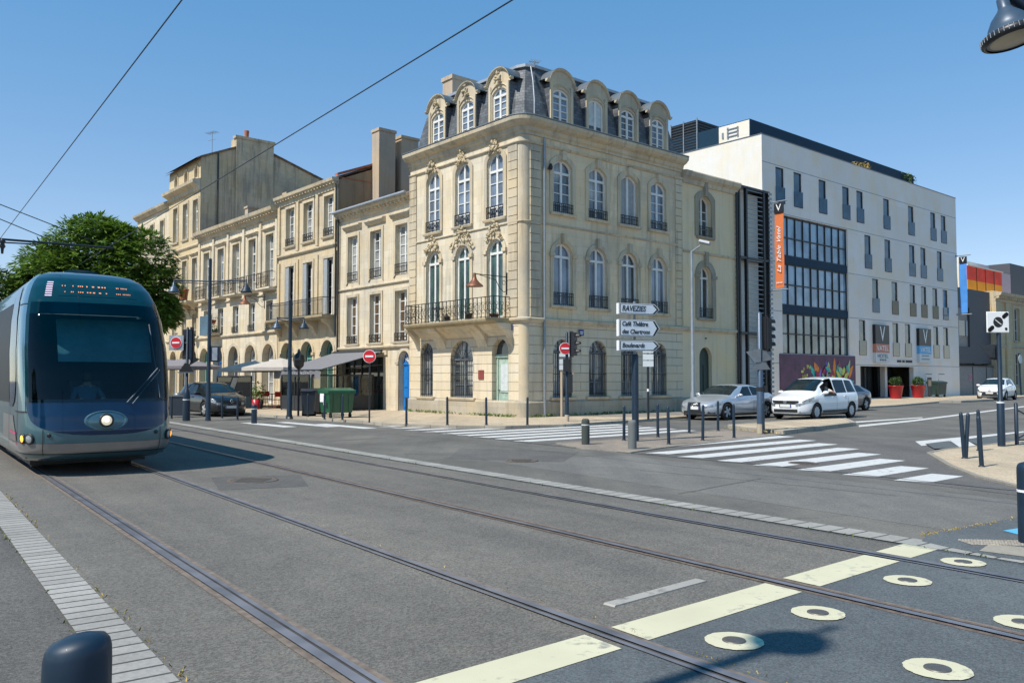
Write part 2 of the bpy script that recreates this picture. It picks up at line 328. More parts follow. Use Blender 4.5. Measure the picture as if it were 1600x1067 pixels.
class Facade:
    """local frame: x to the right along the wall, y into the building, z up"""
    def __init__(s, parent, M=I4): s.p = parent; s.M = M; s.holes = []
    def mb(s): return MB()
    def part(s, mb, name, mat, parent=None, **k): return mb.build(name, mat, parent or s.p, s.M if parent is None else I4, **k)
    def wall(s, x0, x1, z0, z1, mat, holes, depth=.28, name='wall', y=0.0, revmat=None, poly=None):
        mb = MB(); outer = poly or [(x0, z0), (x1, z0), (x1, z1), (x0, z1)]
        L = [[Vector((p[0], p[1], 0)) for p in q] for q in [outer, *holes]]
        tr = tessellate_polygon(L); allv = [p for q in L for p in q]; fs = []
        for t in tr:
            a, b, c = (allv[i] for i in t); fs.append(tuple(t) if (b - a).cross(c - a).z > 0 else tuple(reversed(t)))
        mb.add([(p.x, y, p.y) for p in allv], fs)
        for h in holes:
            n = len(h); mb.add([(p[0], y, p[1]) for p in h] + [(p[0], y + depth, p[1]) for p in h], [(i, n + i, n + (i + 1) % n, (i + 1) % n) for i in range(n)])
        return s.part(mb, name, mat)
    def mould(s, x0, x1, z, prof, mat='stone_trim', name='moulding', y=0.0):
        mb = MB(); mb.prism([(y + a, z + b) for a, b in prof], x0, x1, 'x'); return s.part(mb, name, mat)
    def window(s, x0, x1, z0, z1, rise=0.0, dep=.26, gl='glass_dark', fr='white_frame', bars=3, transom=None, surround=.16, rail=None, sill=True,
               keyst=None, name='window', y=0.0, mull=True, smat='stone_trim', fw=.078, hood=None, ears=False):
        mb = MB(); o = outline(x0, x1, z0, z1, rise); i_ = outline(x0 + fw, x1 - fw, z0 + fw, z1 - fw, max(0, rise - fw * .4) if rise else 0)
        n = len(o); ya, yb = y + dep - .05, y + dep + .03
        mb.add([(p[0], ya, p[1]) for p in o] + [(p[0], ya, p[1]) for p in i_] + [(p[0], yb, p[1]) for p in i_],
               [(k, (k + 1) % n, n + (k + 1) % n, n + k) for k in range(n)] + [(n + k, n + (k + 1) % n, 2 * n + (k + 1) % n, 2 * n + k) for k in range(n)])
        c = (x0 + x1) / 2; zs = z1 - rise; e = fw * .5
        if mull: mb.box(c - .055, c + .055, ya - .008, yb, z0 + e, z1 - e)
        if transom: mb.box(x0 + e, x1 - e, ya - .012, yb, transom - .05, transom + .05)
        top = transom or (zs if rise else z1)
        for k in range(1, bars + 1):
            zz = z0 + (top - z0) * k / (bars + 1); mb.box(x0 + e, x1 - e, ya + .012, yb, zz - .018, zz + .018)
        fo = s.part(mb, name, fr)
        pb = MB(); tr = tessellate_polygon([[Vector((p[0], p[1], 0)) for p in o]])
        pb.add([(p[0], y + dep, p[1]) for p in o], [tuple(t) for t in tr]); s.part(pb, 'pane', gl, fo)
        if surround:
            sb = MB(); t = surround; oo = outline(x0 - t, x1 + t, z0 - (.0 if sill else t), z1 + t, (rise + t * .3) if rise else 0)
            pr = -.055; k0 = 1
            vs = [(p[0], y, p[1]) for p in oo] + [(p[0], y + pr, p[1]) for p in oo] + [(p[0], y + pr, p[1]) for p in o] + [(p[0], y, p[1]) for p in o]
            fs = []
            for k in range(1, n):
                j = (k + 1) % n; fs += [(k, j, n + j, n + k), (n + k, n + j, 2 * n + j, 2 * n + k), (2 * n + k, 2 * n + j, 3 * n + j, 3 * n + k)]
            sb.add(vs, fs)
            if ears:
                zz = zs
                sb.box(x0 - t - .05, x0 + .02, y - .12, y, zz - .09, zz + .06); sb.box(x1 - .02, x1 + t + .05, y - .12, y, zz - .09, zz + .06)
            if keyst: sb.box(c - .11, c + .11, y - .16, y, z1 - .02, z1 + keyst)
            if hood:
                sb.prism([(y, z1 + t), (y - .08, z1 + t), (y - .22, z1 + t + .12), (y - .22, z1 + t + .17), (y, z1 + t + .2)], x0 - t - .1, x1 + t + .1, 'x')
            s.part(sb, 'surround', smat, fo)
        if sill:
            b2 = MB(); b2.prism([(y + .05, z0 - .11), (y - .1, z0 - .11), (y - .13, z0 - .03), (y - .13, z0), (y + .05, z0 + .012)], x0 - .2, x1 + .2, 'x'); s.part(b2, 'sill', smat, fo)
        if rail:
            rb = MB(); zh, style = rail; iron_rail(rb, x0 - .02, x1 + .02, y - .06, z0 + .02, z0 + zh, style); s.part(rb, 'railing', 'iron', fo)
        return fo
def carving(mb, cx, cz, w, h, y, rnd, n=26):
    """clustered scrolls and leaves of a carved keystone ornament"""
    for i in range(n):
        t = rnd.random(); a = rnd.uniform(-1, 1)
        x = cx + a * w * (1 - t * .65) * .5; z = cz + (t - .35) * h * (1 - abs(a) * .35); r = rnd.uniform(.035, .075) * (1.2 - t * .4)
        mb.lathe([(.001, -r * .9), (r * .75, -r * .5), (r, 0), (r * .7, r * .6), (.001, r)], (x, y - rnd.uniform(.0, .09), z), 6,
                 M=Matrix.Rotation(rnd.uniform(-1, 1), 4, 'Y') @ Matrix.Scale(rnd.uniform(1, 1.9), 4, (0, 0, 1)))
    for sgn in (-1, 1):
        pts = [(cx + sgn * (w * .12 + w * .38 * k / 9), y - .04, cz + h * .1 + math.sin(k * .8) * h * .12 - k * h * .05) for k in range(10)]
        mb.path(pts, .035, 5)
CORNICE = [(0, 0), (-.06, 0), (-.06, .1), (-.14, .16), (-.16, .3), (-.34, .38), (-.46, .5), (-.48, .62), (-.44, .66), (0, .72)]
BAND = [(0, 0), (-.05, 0), (-.07, .05), (-.13, .1), (-.14, .17), (-.12, .2), (0, .23)]
THIN = [(0, 0), (-.05, .02), (-.09, .07), (-.09, .11), (0, .14)]
def dentils(mb, x0, x1, z, y0=-.3, step=.36, h=.14, w=.16):
    n = int((x1 - x0) / step)
    for i in range(n + 1):
        x = x0 + (x1 - x0 - w) * i / n; mb.box(x, x + w, y0, -.03, z - h, z)
# ---------------------------------------------------------------- corner building
cb = thing('corner_building', 'pale limestone corner building with slate mansard roof, arched windows and a curved corner', 'building', FM(0, 0))
fa = Facade(cb); fb = Facade(cb, Matrix.Rotation(math.pi / 2, 4, 'Z'))
WA = [(-6.7, -5.67), (-4.48, -3.45), (-2.27, -1.22)]; WB = [(1.62, 2.7), (3.7, 4.8), (5.72, 6.82), (7.76, 8.86)]
GA = [(-7.2, -6.2, .8, 3.25, .5), (-4.87, -3.25, .8, 3.27, .8), (-1.98, -.92, .1, 3.25, .52)]
hA0 = [outline(*g) for g in GA]; hA1 = [outline(a, b, 4.12, 7.4, .5) for a, b in WA]; hA2 = [outline(a, b, 8.25, 11.0, .38) for a, b in WA]
hB0 = [outline(a, b, .85, 3.25, .5) for a, b in WB]; hB1 = [outline(a, b, 4.62, 7.22, .5) for a, b in WB]; hB2 = [outline(a, b, 8.46, 10.7, .3) for a, b in WB]
for f, x0, x1, h0, h1, m0, mu in ((fa, -8.1, -.3, hA0, hA1 + hA2, 'stone_rust', 'stone_sun'), (fb, .3, 10.05, hB0, hB1 + hB2, 'stone_rust', 'stone_b_lifted')):
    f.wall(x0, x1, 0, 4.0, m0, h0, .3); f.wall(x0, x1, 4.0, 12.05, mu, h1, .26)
mb = MB(); mb.lathe([(.3, 0), (.3, 12.05)], (-.3, .3, 0), 40); mb.build('corner_pillar', 'stone_trim', cb)
def around(name, z, prof, mat='stone_trim', xa=-8.1, yb=10.05):
    """a moulding that runs along both facades and round the curved corner"""
    path = [((xa, 0), (0, -1)), ((-.3, 0), (0, -1))] + [((-.3 + .3 * math.sin(t), .3 - .3 * math.cos(t)), (math.sin(t), -math.cos(t))) for t in [math.pi / 2 * k / 8 for k in range(1, 8)]] + [((0, .3), (1, 0)), ((0, yb), (1, 0))]
    mb = MB(); rows = [[(p[0] - n[0] * a, p[1] - n[1] * a, z + b) for a, b in prof] for p, n in path]
    mb.grid(rows, smooth=False); 
    for r in (rows[0], rows[-1]): mb.add(r, [tuple(range(len(r)))])
    return mb.build(name, mat, cb)
around('cornice', 11.45, CORNICE); around('gutter', 12.09, [(-.2, 0), (-.47, 0), (-.50, .03), (-.47, .07), (-.2, .07)], 'zinc_dark'); around('string_course', 3.86, BAND); around('moulding', 11.08, THIN); around('moulding', 8.0 - .12, [(0, 0), (-.03, .01), (-.06, .05), (-.06, .08), (0, .1)])
around('plinth', 0, [(0, 0), (-.07, 0), (-.07, .66), (0, .74)], 'plinth')
# quoin strips
for f, qs in ((fa, [(-8.1, -7.55), (-.92, -.34)]), (fb, [(.34, .9), (9.55, 10.05)])):
    for x0, x1 in qs:
        mb = MB(); zz = 4.1
        while zz < 11.0:
            mb.box(x0, x1, -.055, 0, zz + .018, min(11.07, zz + .36)); zz += .372
        f.part(mb, 'quoin', 'stone_trim')
rnd = random.Random(3)
for i, (a, b) in enumerate(WA):
    wo = fa.window(a, b, 8.25, 11.0, .38, dep=.14, gl='glass_sky', bars=3, transom=10.25, surround=.2, rail=(.52, 'scroll'), ears=False)
    mb = MB(); carving(mb, (a + b) / 2, 11.18, .8, .62, -.08, rnd); mb.build('carved_ornament', 'stone_carved', wo)
    wo = fa.window(a, b, 4.12, 7.4, .5, dep=.16, gl='glass_green', bars=0, transom=6.82, surround=.18, sill=False, ears=True, fw=.09)
    mb = MB(); carving(mb, (a + b) / 2, 7.62, (1.7 if i == 1 else 1.15), (1.0 if i == 1 else .85), -.08, rnd, 48 if i == 1 else 30); mb.build('carved_ornament', 'stone_carved', wo)
for i, (a, b) in enumerate(WB):
    fb.window(a, b, 8.46, 10.7, .3, dep=.13, gl=('glass_curtain', 'glass_curtain', 'grey_shutter', 'glass_sky')[i], bars=0 if i == 2 else 3, surround=.2, rail=(.42, 'bars'), keyst=.35, transom=None if i == 2 else 10.15)
    fb.window(a, b, 4.62, 7.22, .5, dep=.15, gl=('glass_sky', 'glass_sky', 'glass_dark', 'glass_sky')[i], bars=0, transom=6.66, surround=.18, rail=(.55, 'bars'), ears=True, keyst=.4, fw=.08)
    fb.window(a, b, .85, 3.25, .5, gl='glass_curtain', bars=2, transom=2.72, surround=0, sill=True, fr='grey_metal')
def grille(f, x0, x1, z0, z1, rise, y=.06, n=9):
    mb = MB(); Rr = None; w_ = x1 - x0
    for i in range(n):
        x = x0 + w_ * (i + .5) / n; u = abs(x - (x0 + x1) / 2) / (w_ / 2); zt = (z1 - rise - .05)
        mb.tube((x, y, z0), (x, y, zt), .012, n=5)
    for z in (z0 + .12, z0 + (z1 - z0) * .4, z1 - rise - .06): mb.box(x0 - .01, x1 + .01, y - .014, y + .014, z - .014, z + .014)
    if rise:
        c = (x0 + x1) / 2
        for k in range(7):
            t = math.pi * k / 6; mb.tube((c, y, z1 - rise), (c + math.cos(t) * w_ / 2, y, z1 - rise + math.sin(t) * rise), .011, n=5)
        mb.path([(c + math.cos(math.pi * k / 8) * w_ / 4, y, z1 - rise + math.sin(math.pi * k / 8) * rise / 2) for k in range(9)], .01, 5)
    return f.part(mb, 'window_grille', 'iron')
for a, b in WB: grille(fb, a, b, .87, 3.25, .5)
for g in GA[:2]:
    fa.window(*g, gl='glass_curtain', bars=2, transom=g[3] - g[4], surround=0, sill=True, fr='grey_metal'); grille(fa, *g[:4], g[4], n=6 if g[1] - g[0] < 1.2 else 12)
# door with fanlight
x0, x1, z0, z1, rs = GA[2]
mb = MB(); mb.box(x0, x1, .24, .3, z0, 2.55); mb.box(x0 + .1, x0 + .16, .2, .25, z0, 2.6); mb.box(x1 - .12, x1, .2, .25, z0, 2.6); mb.box(x0, x1, .17, .25, 2.5, 2.62)
mb.box(x0 + .28, x1 - .2, .21, .245, 1.05, 2.3); mb.box(x0 + .28, x1 - .2, .21, .245, .25, .85)
do = fa.part(mb, 'door', 'green_door')
mb = MB(); mb.box(x0 + .34, x1 - .26, .195, .212, 1.12, 2.22); mb.build('door_panel', 'light_shutter', do)
mb = MB(); mb.tube((x0 + .22, .15, 1.15), (x0 + .22, .25, 1.15), .03); mb.build('handle', 'steel', do)
mb = MB(); o = outline(x0, x1, 2.6, z1, rs); tr = tessellate_polygon([[Vector((p[0], p[1], 0)) for p in o]]); mb.add([(p[0], .27, p[1]) for p in o], [tuple(t) for t in tr]); fa.part(mb, 'fanlight', 'glass_dark')
# balcony
bx0, bx1, by = -7.12, -.78, -.92
def bowed(x, y0=by): return y0
mb = MB(); mb.prism([(0, 3.84), (by + .12, 3.84), (by, 3.93), (by - .03, 4.0), (by - .03, 4.06), (0, 4.06)], bx0 - .05, bx1 + .05, 'x')
bal = mb.build('balcony', 'stone_dark', cb)
mb = MB(); cove = [(0, 3.84), (by + .2, 3.84), (by + .25, 3.74), (-.45, 3.62), (-.28, 3.45), (-.14, 3.25), (0, 2.95)]
for c, hw in ((-7.35, .12), (-5.55, .34), (-2.6, .32), (-.74, .1)): mb = MB(); mb.prism(cove, c - hw, c + hw, 'x'); mb.build('balcony_console', 'stone_sun', bal)
mb = MB(); mb.prism([(0, 3.84), (by + .35, 3.84), (-.42, 3.72), (-.2, 3.56), (0, 3.4)], bx0 + .05, bx1 - .05, 'x'); mb.build('balcony_soffit', 'stone_sun', bal)
mb = MB(); iron_rail(mb, bx0, bx1, by + .03, 4.06, 4.92, 'scroll'); t = MB(); iron_rail(t, 0, -by - .03, 0, 4.06, 4.92, 'scroll')
for xx in (bx0, bx1): mb.add([(xx + p[1], by + .03 + p[0], p[2]) for p in t.v], t.f)
mb.build('railing', 'iron', bal)
for lab, cx, h in (('small round black cafe table on the iron balcony of the corner building', -5.2, .62),):
    tb = thing('cafe_table', lab, 'table', FM(cx, -.45, 4.06)); mb = MB(); mb.lathe([(.28, 0), (.28, .03)], (0, 0, h), 16); mb.build('table_top', 'dark_metal', tb)
    mb = MB(); mb.tube((-.2, 0, 0), (.15, 0, h), .015); mb.tube((.2, 0, 0), (-.15, 0, h), .015); mb.build('leg', 'dark_metal', tb)
def potplant(x, y, z, r, h, potmat, label, leaf='leaf_mid', group=None, fh=.45, spread=.3, n=60):
    pl = thing('potted_plant', label, 'plant', FM(x, y, z), group)
    mb = MB(); mb.lathe([(r * .7, 0), (r, h), (r * 1.06, h), (r * 1.06, h * .88)], (0, 0, 0), 14); mb.lathe([(.001, 0), (r * .95, 0)], (0, 0, h * .93), 12); mb.build('pot', potmat, pl)
    leaves([(0, 0, h + fh * .5)], [(spread, spread, fh * .55)], n, .07, rnd).build('foliage', leaf, pl); return pl
def leaves(centres, radii, n, size, rn, T=None, shell=.45, droop=.3):
    mb = MB(T)
    for c, r in zip(centres, radii):
        for _ in range(n):
            while True:
                p = Vector((rn.uniform(-1, 1), rn.uniform(-1, 1), rn.uniform(-1, 1)))
                if shell < p.length < 1: break
            p = Vector((c[0] + p.x * r[0], c[1] + p.y * r[1], c[2] + p.z * r[2])); s_ = size * rn.uniform(.6, 1.3)
            d = Vector((rn.uniform(-1, 1), rn.uniform(-1, 1), rn.uniform(-.6, .6) - droop)).normalized(); e = d.cross(Vector((rn.uniform(-1, 1), rn.uniform(-1, 1), rn.uniform(-1, 1)))).normalized() * s_ * .35
            mb.add([p, p + d * s_ * .5 + e, p + d * s_, p + d * s_ * .5 - e], [(0, 1, 2, 3)])
    return mb
for nm, c in (('leaf_mid', (.045, .10, .02)), ('leaf_light', (.085, .17, .03)), ('leaf_dark', (.025, .065, .014)), ('leaf_dry', (.30, .27, .08))):
    m, t, b = nodes(nm); info = N(t, 'ShaderNodeNewGeometry'); f = N(t, 'ShaderNodeMath', operation='MULTIPLY'); t.links.new(info.outputs['Random Per Island'], f.inputs[0]); f.inputs[1].default_value = 1
    t.links.new(mixc(t, f.outputs[0], [x * .55 for x in c], [min(1, c[0] * 2.1), c[1] * 1.55, c[2] * 1.5]), b.inputs['Base Color']); b.inputs['Roughness'].default_value = .55
    b.inputs['Transmission Weight'].default_value = 0; b.inputs['Specular IOR Level'].default_value = .35; MATS[nm] = m
plain('terracotta', (.38, .13, .06), .8, vs=8); plain('pot_black', (.02, .02, .022), .6); plain('pot_red', (.36, .012, .02), .35)
potplant(-2.9, -.5, 4.06, .16, .3, 'pot_black', 'black tapered pot with a small plant near the middle of the iron balcony')
potplant(-4.45, -.5, 4.06, .13, .24, 'pot_black', 'small black pot on the iron balcony left of the middle window')
potplant(-1.15, -.55, 4.06, .2, .16, 'terracotta', 'low red clay bowl at the right end of the iron balcony', n=20, fh=.15)
# mansard
D = 10.05
mb = MB(); zb, zt, s0, s1 = 12.12, 14.75, .32, .95
xa, xb_, ya, yb = -7.95, -.25, .25, D - .1
prof = [(0, 0), (.12, .9), (.32, 1.8), (.62, 2.55)]
rows = []
for off, dz in prof: rows.append([(xa + off, ya + off, zb + dz), (xb_ - off - .55, ya + off, zb + dz), (xb_ - off - .16, ya + off + .16, zb + dz), (xb_ - off, ya + off + .55, zb + dz), (xb_ - off, yb - off, zb + dz), (xa + off, yb - off, zb + dz)])
mb.grid(rows, smooth=False, closed=True); mb.build('mansard_roof', 'slate', cb)
mb = MB(); o = .5; zt = zb + 2.55
mb.prism([(xa + o, ya + o), (xb_ - o - .55, ya + o), (xb_ - o - .16, ya + o + .16), (xb_ - o, ya + o + .55), (xb_ - o, yb - o), (xa + o, yb - o)], zt - .03, zt + .09, 'z')
mb.add([(xa + .7, ya + .7, zt + .09), (xb_ - .9, ya + .7, zt + .09), (xb_ - .9, yb - .7, zt + .09), (xa + .7, yb - .7, zt + .09), (xa + 3.6, ya + 3.6, zt + .5), (xb_ - 3.6, ya + 3.6, zt + .5), (xb_ - 3.6, yb - 3.6, zt + .5)], [(0, 1, 5, 4), (1, 2, 6, 5), (2, 3, 4, 6), (3, 0, 4)])
mb.build('roof_ridge', 'zinc', cb)
mb = MB(); mb.box(-8.1, -.02, 0.02, D, 11.9, 12.13); mb.build('gutter_deck', 'zinc_dark', cb)
mb = MB(); mb.box(-8.1, -8.0, .02, D, 0, 12.1); mb.box(-8.1, -.02, D - .1, D, 0, 12.1); mb.build('back_wall', 'party_wall', cb)
mb = MB(); mb.path([(-.12, .7, 12.15), (-.2, .78, 13.0), (-.42, .9, 13.9), (-.72, 1.05, 14.6)], .03); mb.build('roof_pipe', 'zinc', cb)
def dormer(f, cx, w=.94, W=1.84, z0=12.3, z1=13.78, zt=14.72, y=.2, gl='glass_sky', carve=True, shutter=False):
    hw, ha, zs_, rs_ = .66, .76, 13.93, .6
    ol = outline(cx - w / 2, cx + w / 2, z0, z1, .2)
    arch = lambda x0, x1, zs, r, n=14: [(p[0], p[1]) for p in outline(x0, x1, zs, zs + r, r, n)][2:]
    body = [(cx - hw, 12.1), (cx + hw, 12.1), (cx + hw, zs_)] + arch(cx - ha, cx + ha, zs_ + .01, rs_) + [(cx - hw, zs_)]
    d = f.wall(0, 0, 0, 0, 'stone_trim', [ol], .16, 'dormer', y, poly=body)
    mb = MB(); mb.box(cx - hw, cx - hw + .05, y + .01, y + 1.2, 12.1, zs_); mb.box(cx + hw - .05, cx + hw, y + .01, y + 1.2, 12.1, zs_); mb.build('cheek', 'slate', d)
    a = list(reversed(arch(cx - ha, cx + ha, zs_, rs_, 16))); e = .9; path = [(cx - e, zs_ - .0)] + a + [(cx + e, zs_ - .0)]
    mb = MB(); rows = [[(x, y + .02, z), (x, y - .07, z + .01), (x, y - .1, z + .05), (x, y - .12, z + .07), (x, y - .13, z + .11), (x, y + .02, z + .115)] for x, z in path]; mb.grid(rows, smooth=False)
    for r in (rows[0], rows[-1]): mb.add(r, [tuple(range(6))])
    for sx in (-1, 1): xx = cx + sx * (hw - .07); mb.box(xx - .07, xx + .07, y - .06, y, 12.1, zs_)
    a2 = arch(cx - w / 2 - .13, cx + w / 2 + .13, 13.6, .34, 10); mb.path([(x, y - .02, z) for x, z in a2], .035, 5)
    for sx in (-1, 1): mb.box(cx + sx * (w / 2 + .13) - .03, cx + sx * (w / 2 + .13) + .03, y - .035, y, 12.2, 13.6)
    mb.build('pediment', 'stone_trim', d)
    mb = MB(); mb.grid([[(x, y - .12, z + .117), (x, y + .9, z + .13)] for x, z in path], smooth=False); mb.build('lead_cover', 'zinc_dark', d)
    fo = f.window(cx - w / 2, cx + w / 2, z0, z1, .2, dep=.12, gl=gl, bars=3 if not shutter else 0, transom=None if shutter else 13.45, surround=0, sill=False, y=y)
    fo.parent = d; fo.matrix_basis = I4
    if carve: mb = MB(); carving(mb, cx, 14.15, .35, .5, y - .1, rnd, 16); mb.build('carved_ornament', 'stone_carved', d)
    return d
for cx in (-6.18, -3.97, -1.75): dormer(fa, cx, W=1.8)
for k, cx in enumerate((2.3, 4.42, 6.5, 8.62)): dormer(fb, cx, gl=('glass_sky', 'light_shutter', 'glass_dark', 'glass_sky')[k], carve=False, shutter=(k == 1), W=1.86)
mb = MB(); mb.box(-8.3, -7.5, 2.0, 3.8, 11.8, 16.2); mb.box(-8.36, -7.44, 1.94, 3.86, 16.2, 16.4); mb.build('chimney', 'chimney_plaster', cb)
# downpipe on the right facade
mb = MB(); mb.tube((1.05, -.1, 3.9), (1.05, -.1, 11.4), .05); mb.tube((1.05, -.1, 0), (1.05, -.1, 3.9), .06); fb.part(mb, 'downpipe', 'grey_metal')
mb = MB(); mb.box(-.96, -.6, -.08, -.055, 3.56, 3.82); np_ = mb.build('street_name_plate', 'sign_blue', cb); np_['label'] = 'small blue street name plate'
mb = MB(); mb.box(-.9, -.66, -.086, -.08, 3.7, 3.73); mb.box(-.86, -.7, -.086, -.08, 3.63, 3.66); mb.build('lettering', 'sign_white', np_)
mb = MB(); mb.box(3.02, 3.3, -.1, -.075, 3.42, 3.68); np2 = fb.part(mb, 'street_name_plate', 'sign_blue')
mb = MB(); mb.box(3.06, 3.26, -.106, -.1, 3.56, 3.59); mb.box(3.08, 3.24, -.106, -.1, 3.49, 3.52); mb.build('lettering', 'sign_white', np2)
plain('plaque_red', (.22, .05, .04), .4)
mb = MB(); mb.box(-2.85, -2.5, -.04, 0, 1.6, 1.98); mb.build('plaque', 'plaque_red', cb)
mb = MB(); mb.lathe([(.06, 0), (.1, .1), (.05, .25)], (1.35, -.15, 10.15), 8); mb.tube((1.35, -.15, 10.2), (1.35, .02, 10.2), .02); fb.part(mb, 'lamp_bracket', 'iron')
def antenna(x, y, z, h, lab, rot=0.0, mat='grey_metal', s=1.0):
    a = thing('roof_antenna', lab, 'antenna', FM(x, y, z, rot)); mb = MB(); mb.tube((0, 0, -.4), (0, 0, h), .025, n=5); mb.build('mast', mat, a)
    mb = MB(); mb.tube((-.6 * s, 0, h - .1), (.5 * s, 0, h - .1), .018, n=4)
    for k in range(6): x_ = (-.55 + k * .2) * s; mb.tube((x_, -.28, h - .1), (x_, .28, h - .1), .012, n=4)
    mb.tube((-.5, 0, h - .65), (.4, 0, h - .65), .015, n=4); mb.build('aerial', mat, a); return a
antenna(-2.1, 2.5, 14.9, .75, 'thin tv antenna on the ridge of the slate mansard roof', 1.2, s=.45)
# ---------------------------------------------------------------- annex right of the corner building
an = thing('narrow_house', 'narrow yellow plastered house bay with grey stone window frames beside the corner building', 'building', FM(0, 10.05)); fx = Facade(an, Matrix.Rotation(math.pi / 2, 4, 'Z'))
stone('stone_grey', (.36, .33, .27), bw=.5, bh=.4, dirt=.4, seed=99)
ho = [outline(1.3, 2.3, 8.55, 10.55, .3), outline(1.3, 2.3, 4.55, 7.1, .5), outline(1.27, 2.27, .12, 3.15, .5)]
fx.wall(0, 4.4, 0, 11.4, 'plaster_yellow', ho, .26)
fx.window(1.3, 2.3, 8.55, 10.55, .3, gl='glass_dark', bars=3, surround=.3, rail=(.5, 'bars'), keyst=.75, smat='stone_grey'); fx.window(1.3, 2.3, 4.55, 7.1, .5, gl='glass_dark', bars=0, transom=6.55, surround=.3, rail=(.5, 'bars'), ears=True, smat='stone_grey', keyst=.7)
mb = MB(); mb.box(1.27, 2.27, .2, .26, .12, 3.2); mb.box(1.4, 1.72, .17, .2, .3, 2.3); mb.box(1.82, 2.14, .17, .2, .3, 2.3); fx.part(mb, 'door', 'dark_green_door')
mb = MB(); mb.lathe([(.05, 0), (.05, .06)], (1.77, -.03, 3.55), 8); fx.part(mb, 'door_lamp', 'dark_metal')
fx.mould(0, 4.45, 11.0, [(0, 0), (-.08, 0), (-.12, .2), (-.3, .32), (-.36, .5), (-.33, .56), (0, .6)], name='cornice'); fx.mould(0, 4.4, 3.86, BAND, name='string_course'); fx.mould(0, 4.4, 7.65, THIN, name='moulding'); fx.mould(0, 1.2, 0, [(0, 0), (-.07, 0), (-.07, .66), (0, .74)], 'plinth', 'plinth'); fx.mould(2.35, 4.4, 0, [(0, 0), (-.07, 0), (-.07, .66), (0, .74)], 'plinth', 'plinth')
mb = MB(); mb.box(-8, 0.0, 4.3, 4.4, 0, 11.4); mb.box(-8, -.02, .0, 4.4, 11.4, 11.55); mb.prism([(0, 11.6), (-.0, 11.5), (-8, 11.5), (-8, 12.3)], 0.02, 4.4, 'y'); mb.build('roof', 'zinc_dark', an)
mb = MB(); mb.tube((4.32, -.12, 0), (4.32, -.12, 11.1), .06); fx.part(mb, 'downpipe', 'post_black')
# ---------------------------------------------------------------- the row of townhouses along the street
def house_shell(t, L, H, depth, side='party_wall', roof='roof_tile', ridge=1.6, gable=True, eav=.25):
    mb = MB(); mb.box(L - .12, L, .02, depth, 0, H); mb.box(0, .12, .02, depth, 0, H); mb.box(.12, L - .12, depth - .1, depth, 0, H)
    if gable:
        for a, b in ((0, .12), (L - .12, L)): mb.prism([(.02, H), (depth, H), (depth / 2, H + ridge)], a, b, 'x')
    mb.build('side_wall', side, t)
    mb = MB(); rr = ridge + .06
    n = 1; mb.add([(-.0, -eav, H + .1 - eav * ridge / (depth / 2)), (L, -eav, H + .1 - eav * ridge / (depth / 2)), (L, depth / 2, H + rr), (0, depth / 2, H + rr), (L, depth + .1, H), (0, depth + .1, H)], [(0, 1, 2, 3), (3, 2, 4, 5)])
    mb.add([(-.0, -eav, H - eav * ridge / (depth / 2)), (L, -eav, H - eav * ridge / (depth / 2)), (L, 0, H), (0, 0, H)], [(3, 2, 1, 0)])
    ro = mb.build('roof', roof, t)
    mb = MB(); k = int(L / .22); sl = ridge / (depth / 2)
    for i in range(k):
        x = (i + .5) * L / k; mb.tube((x, -eav - .03, H + .12 - eav * sl), (x, depth * .42, H + .12 + depth * .42 * sl), .07, n=5, smooth=False)
    mb.build('roof_tile', roof, ro)
# house with the blue door, x -15.1 .. -8.1
h1 = thing('townhouse', 'low cream townhouse with a blue arched door and a restaurant terrace at its foot', 'building', FM(-15.1, .12), 'stone townhouses in the row'); f1 = Facade(h1); L = 7.0
W1 = [(1.0, 2.0), (3.25, 4.3), (5.6, 6.65)]; ho = [outline(a, b, 6.65, 9.05) for a, b in W1] + [outline(a, b, 3.4, 5.85) for a, b in W1] + [outline(5.95, 6.9, .1, 2.95, .47), outline(.4, 4.5, .05, 2.7)]
f1.wall(0, L, 0, 10.25, 'stone_c', ho, .3)
for k, (a, b) in enumerate(W1):
    f1.window(a, b, 6.65, 9.05, 0, gl='glass_curtain', bars=4, surround=.17, rail=(.5, 'bars'), sill=False); f1.window(a, b, 3.4, 5.85, 0, gl='glass_brown', bars=4, surround=.14, rail=(.42, 'scroll'))
    mb = MB(); mb.prism([(0, 9.38), (-.1, 9.4), (-.22, 9.55), (-.22, 9.62), (0, 9.68)], a - .35, b + .35, 'x'); f1.part(mb, 'hood', 'stone_trim')
f1.mould(0, L, 6.2, THIN, name='string_course'); f1.mould(0, L, 3.05, BAND, name='string_course'); f1.mould(0, L, 9.95, [(0, 0), (-.06, .02), (-.1, .2), (-.34, .3), (-.38, .42), (0, .46)], name='cornice'); mb = MB(); dentils(mb, 0, L, 10.25, -.26); f1.part(mb, 'dentil_course', 'stone_trim')
mb = MB(); mb.tube((0, -.42, 10.42), (L, -.42, 10.42), .08, n=8); f1.part(mb, 'gutter', 'zinc')
mb = MB(); o = outline(5.95, 6.9, .1, 2.95, .47); tr = tessellate_polygon([[Vector((p[0], p[1], 0)) for p in o]]); mb.add([(p[0], .26, p[1]) for p in o], [tuple(t) for t in tr]); mb.box(5.95, 6.9, .2, .26, 2.28, 2.4); mb.box(6.38, 6.46, .2, .26, .1, 2.3)
for z0_, z1_ in ((.25, .62), (.72, 1.12), (1.22, 2.2)): mb.box(6.02, 6.34, .22, .26, z0_, z1_); mb.box(6.5, 6.83, .22, .26, z0_, z1_)
bd = f1.part(mb, 'door', 'blue_door'); bd['label'] = 'bright blue arched double door'
mb = MB()
for k in range(1, 6): t_ = math.pi * k / 6; mb.tube((6.425, .2, 2.42), (6.425 + .4 * math.cos(t_), .2, 2.42 + .42 * math.sin(t_)), .015, n=4)
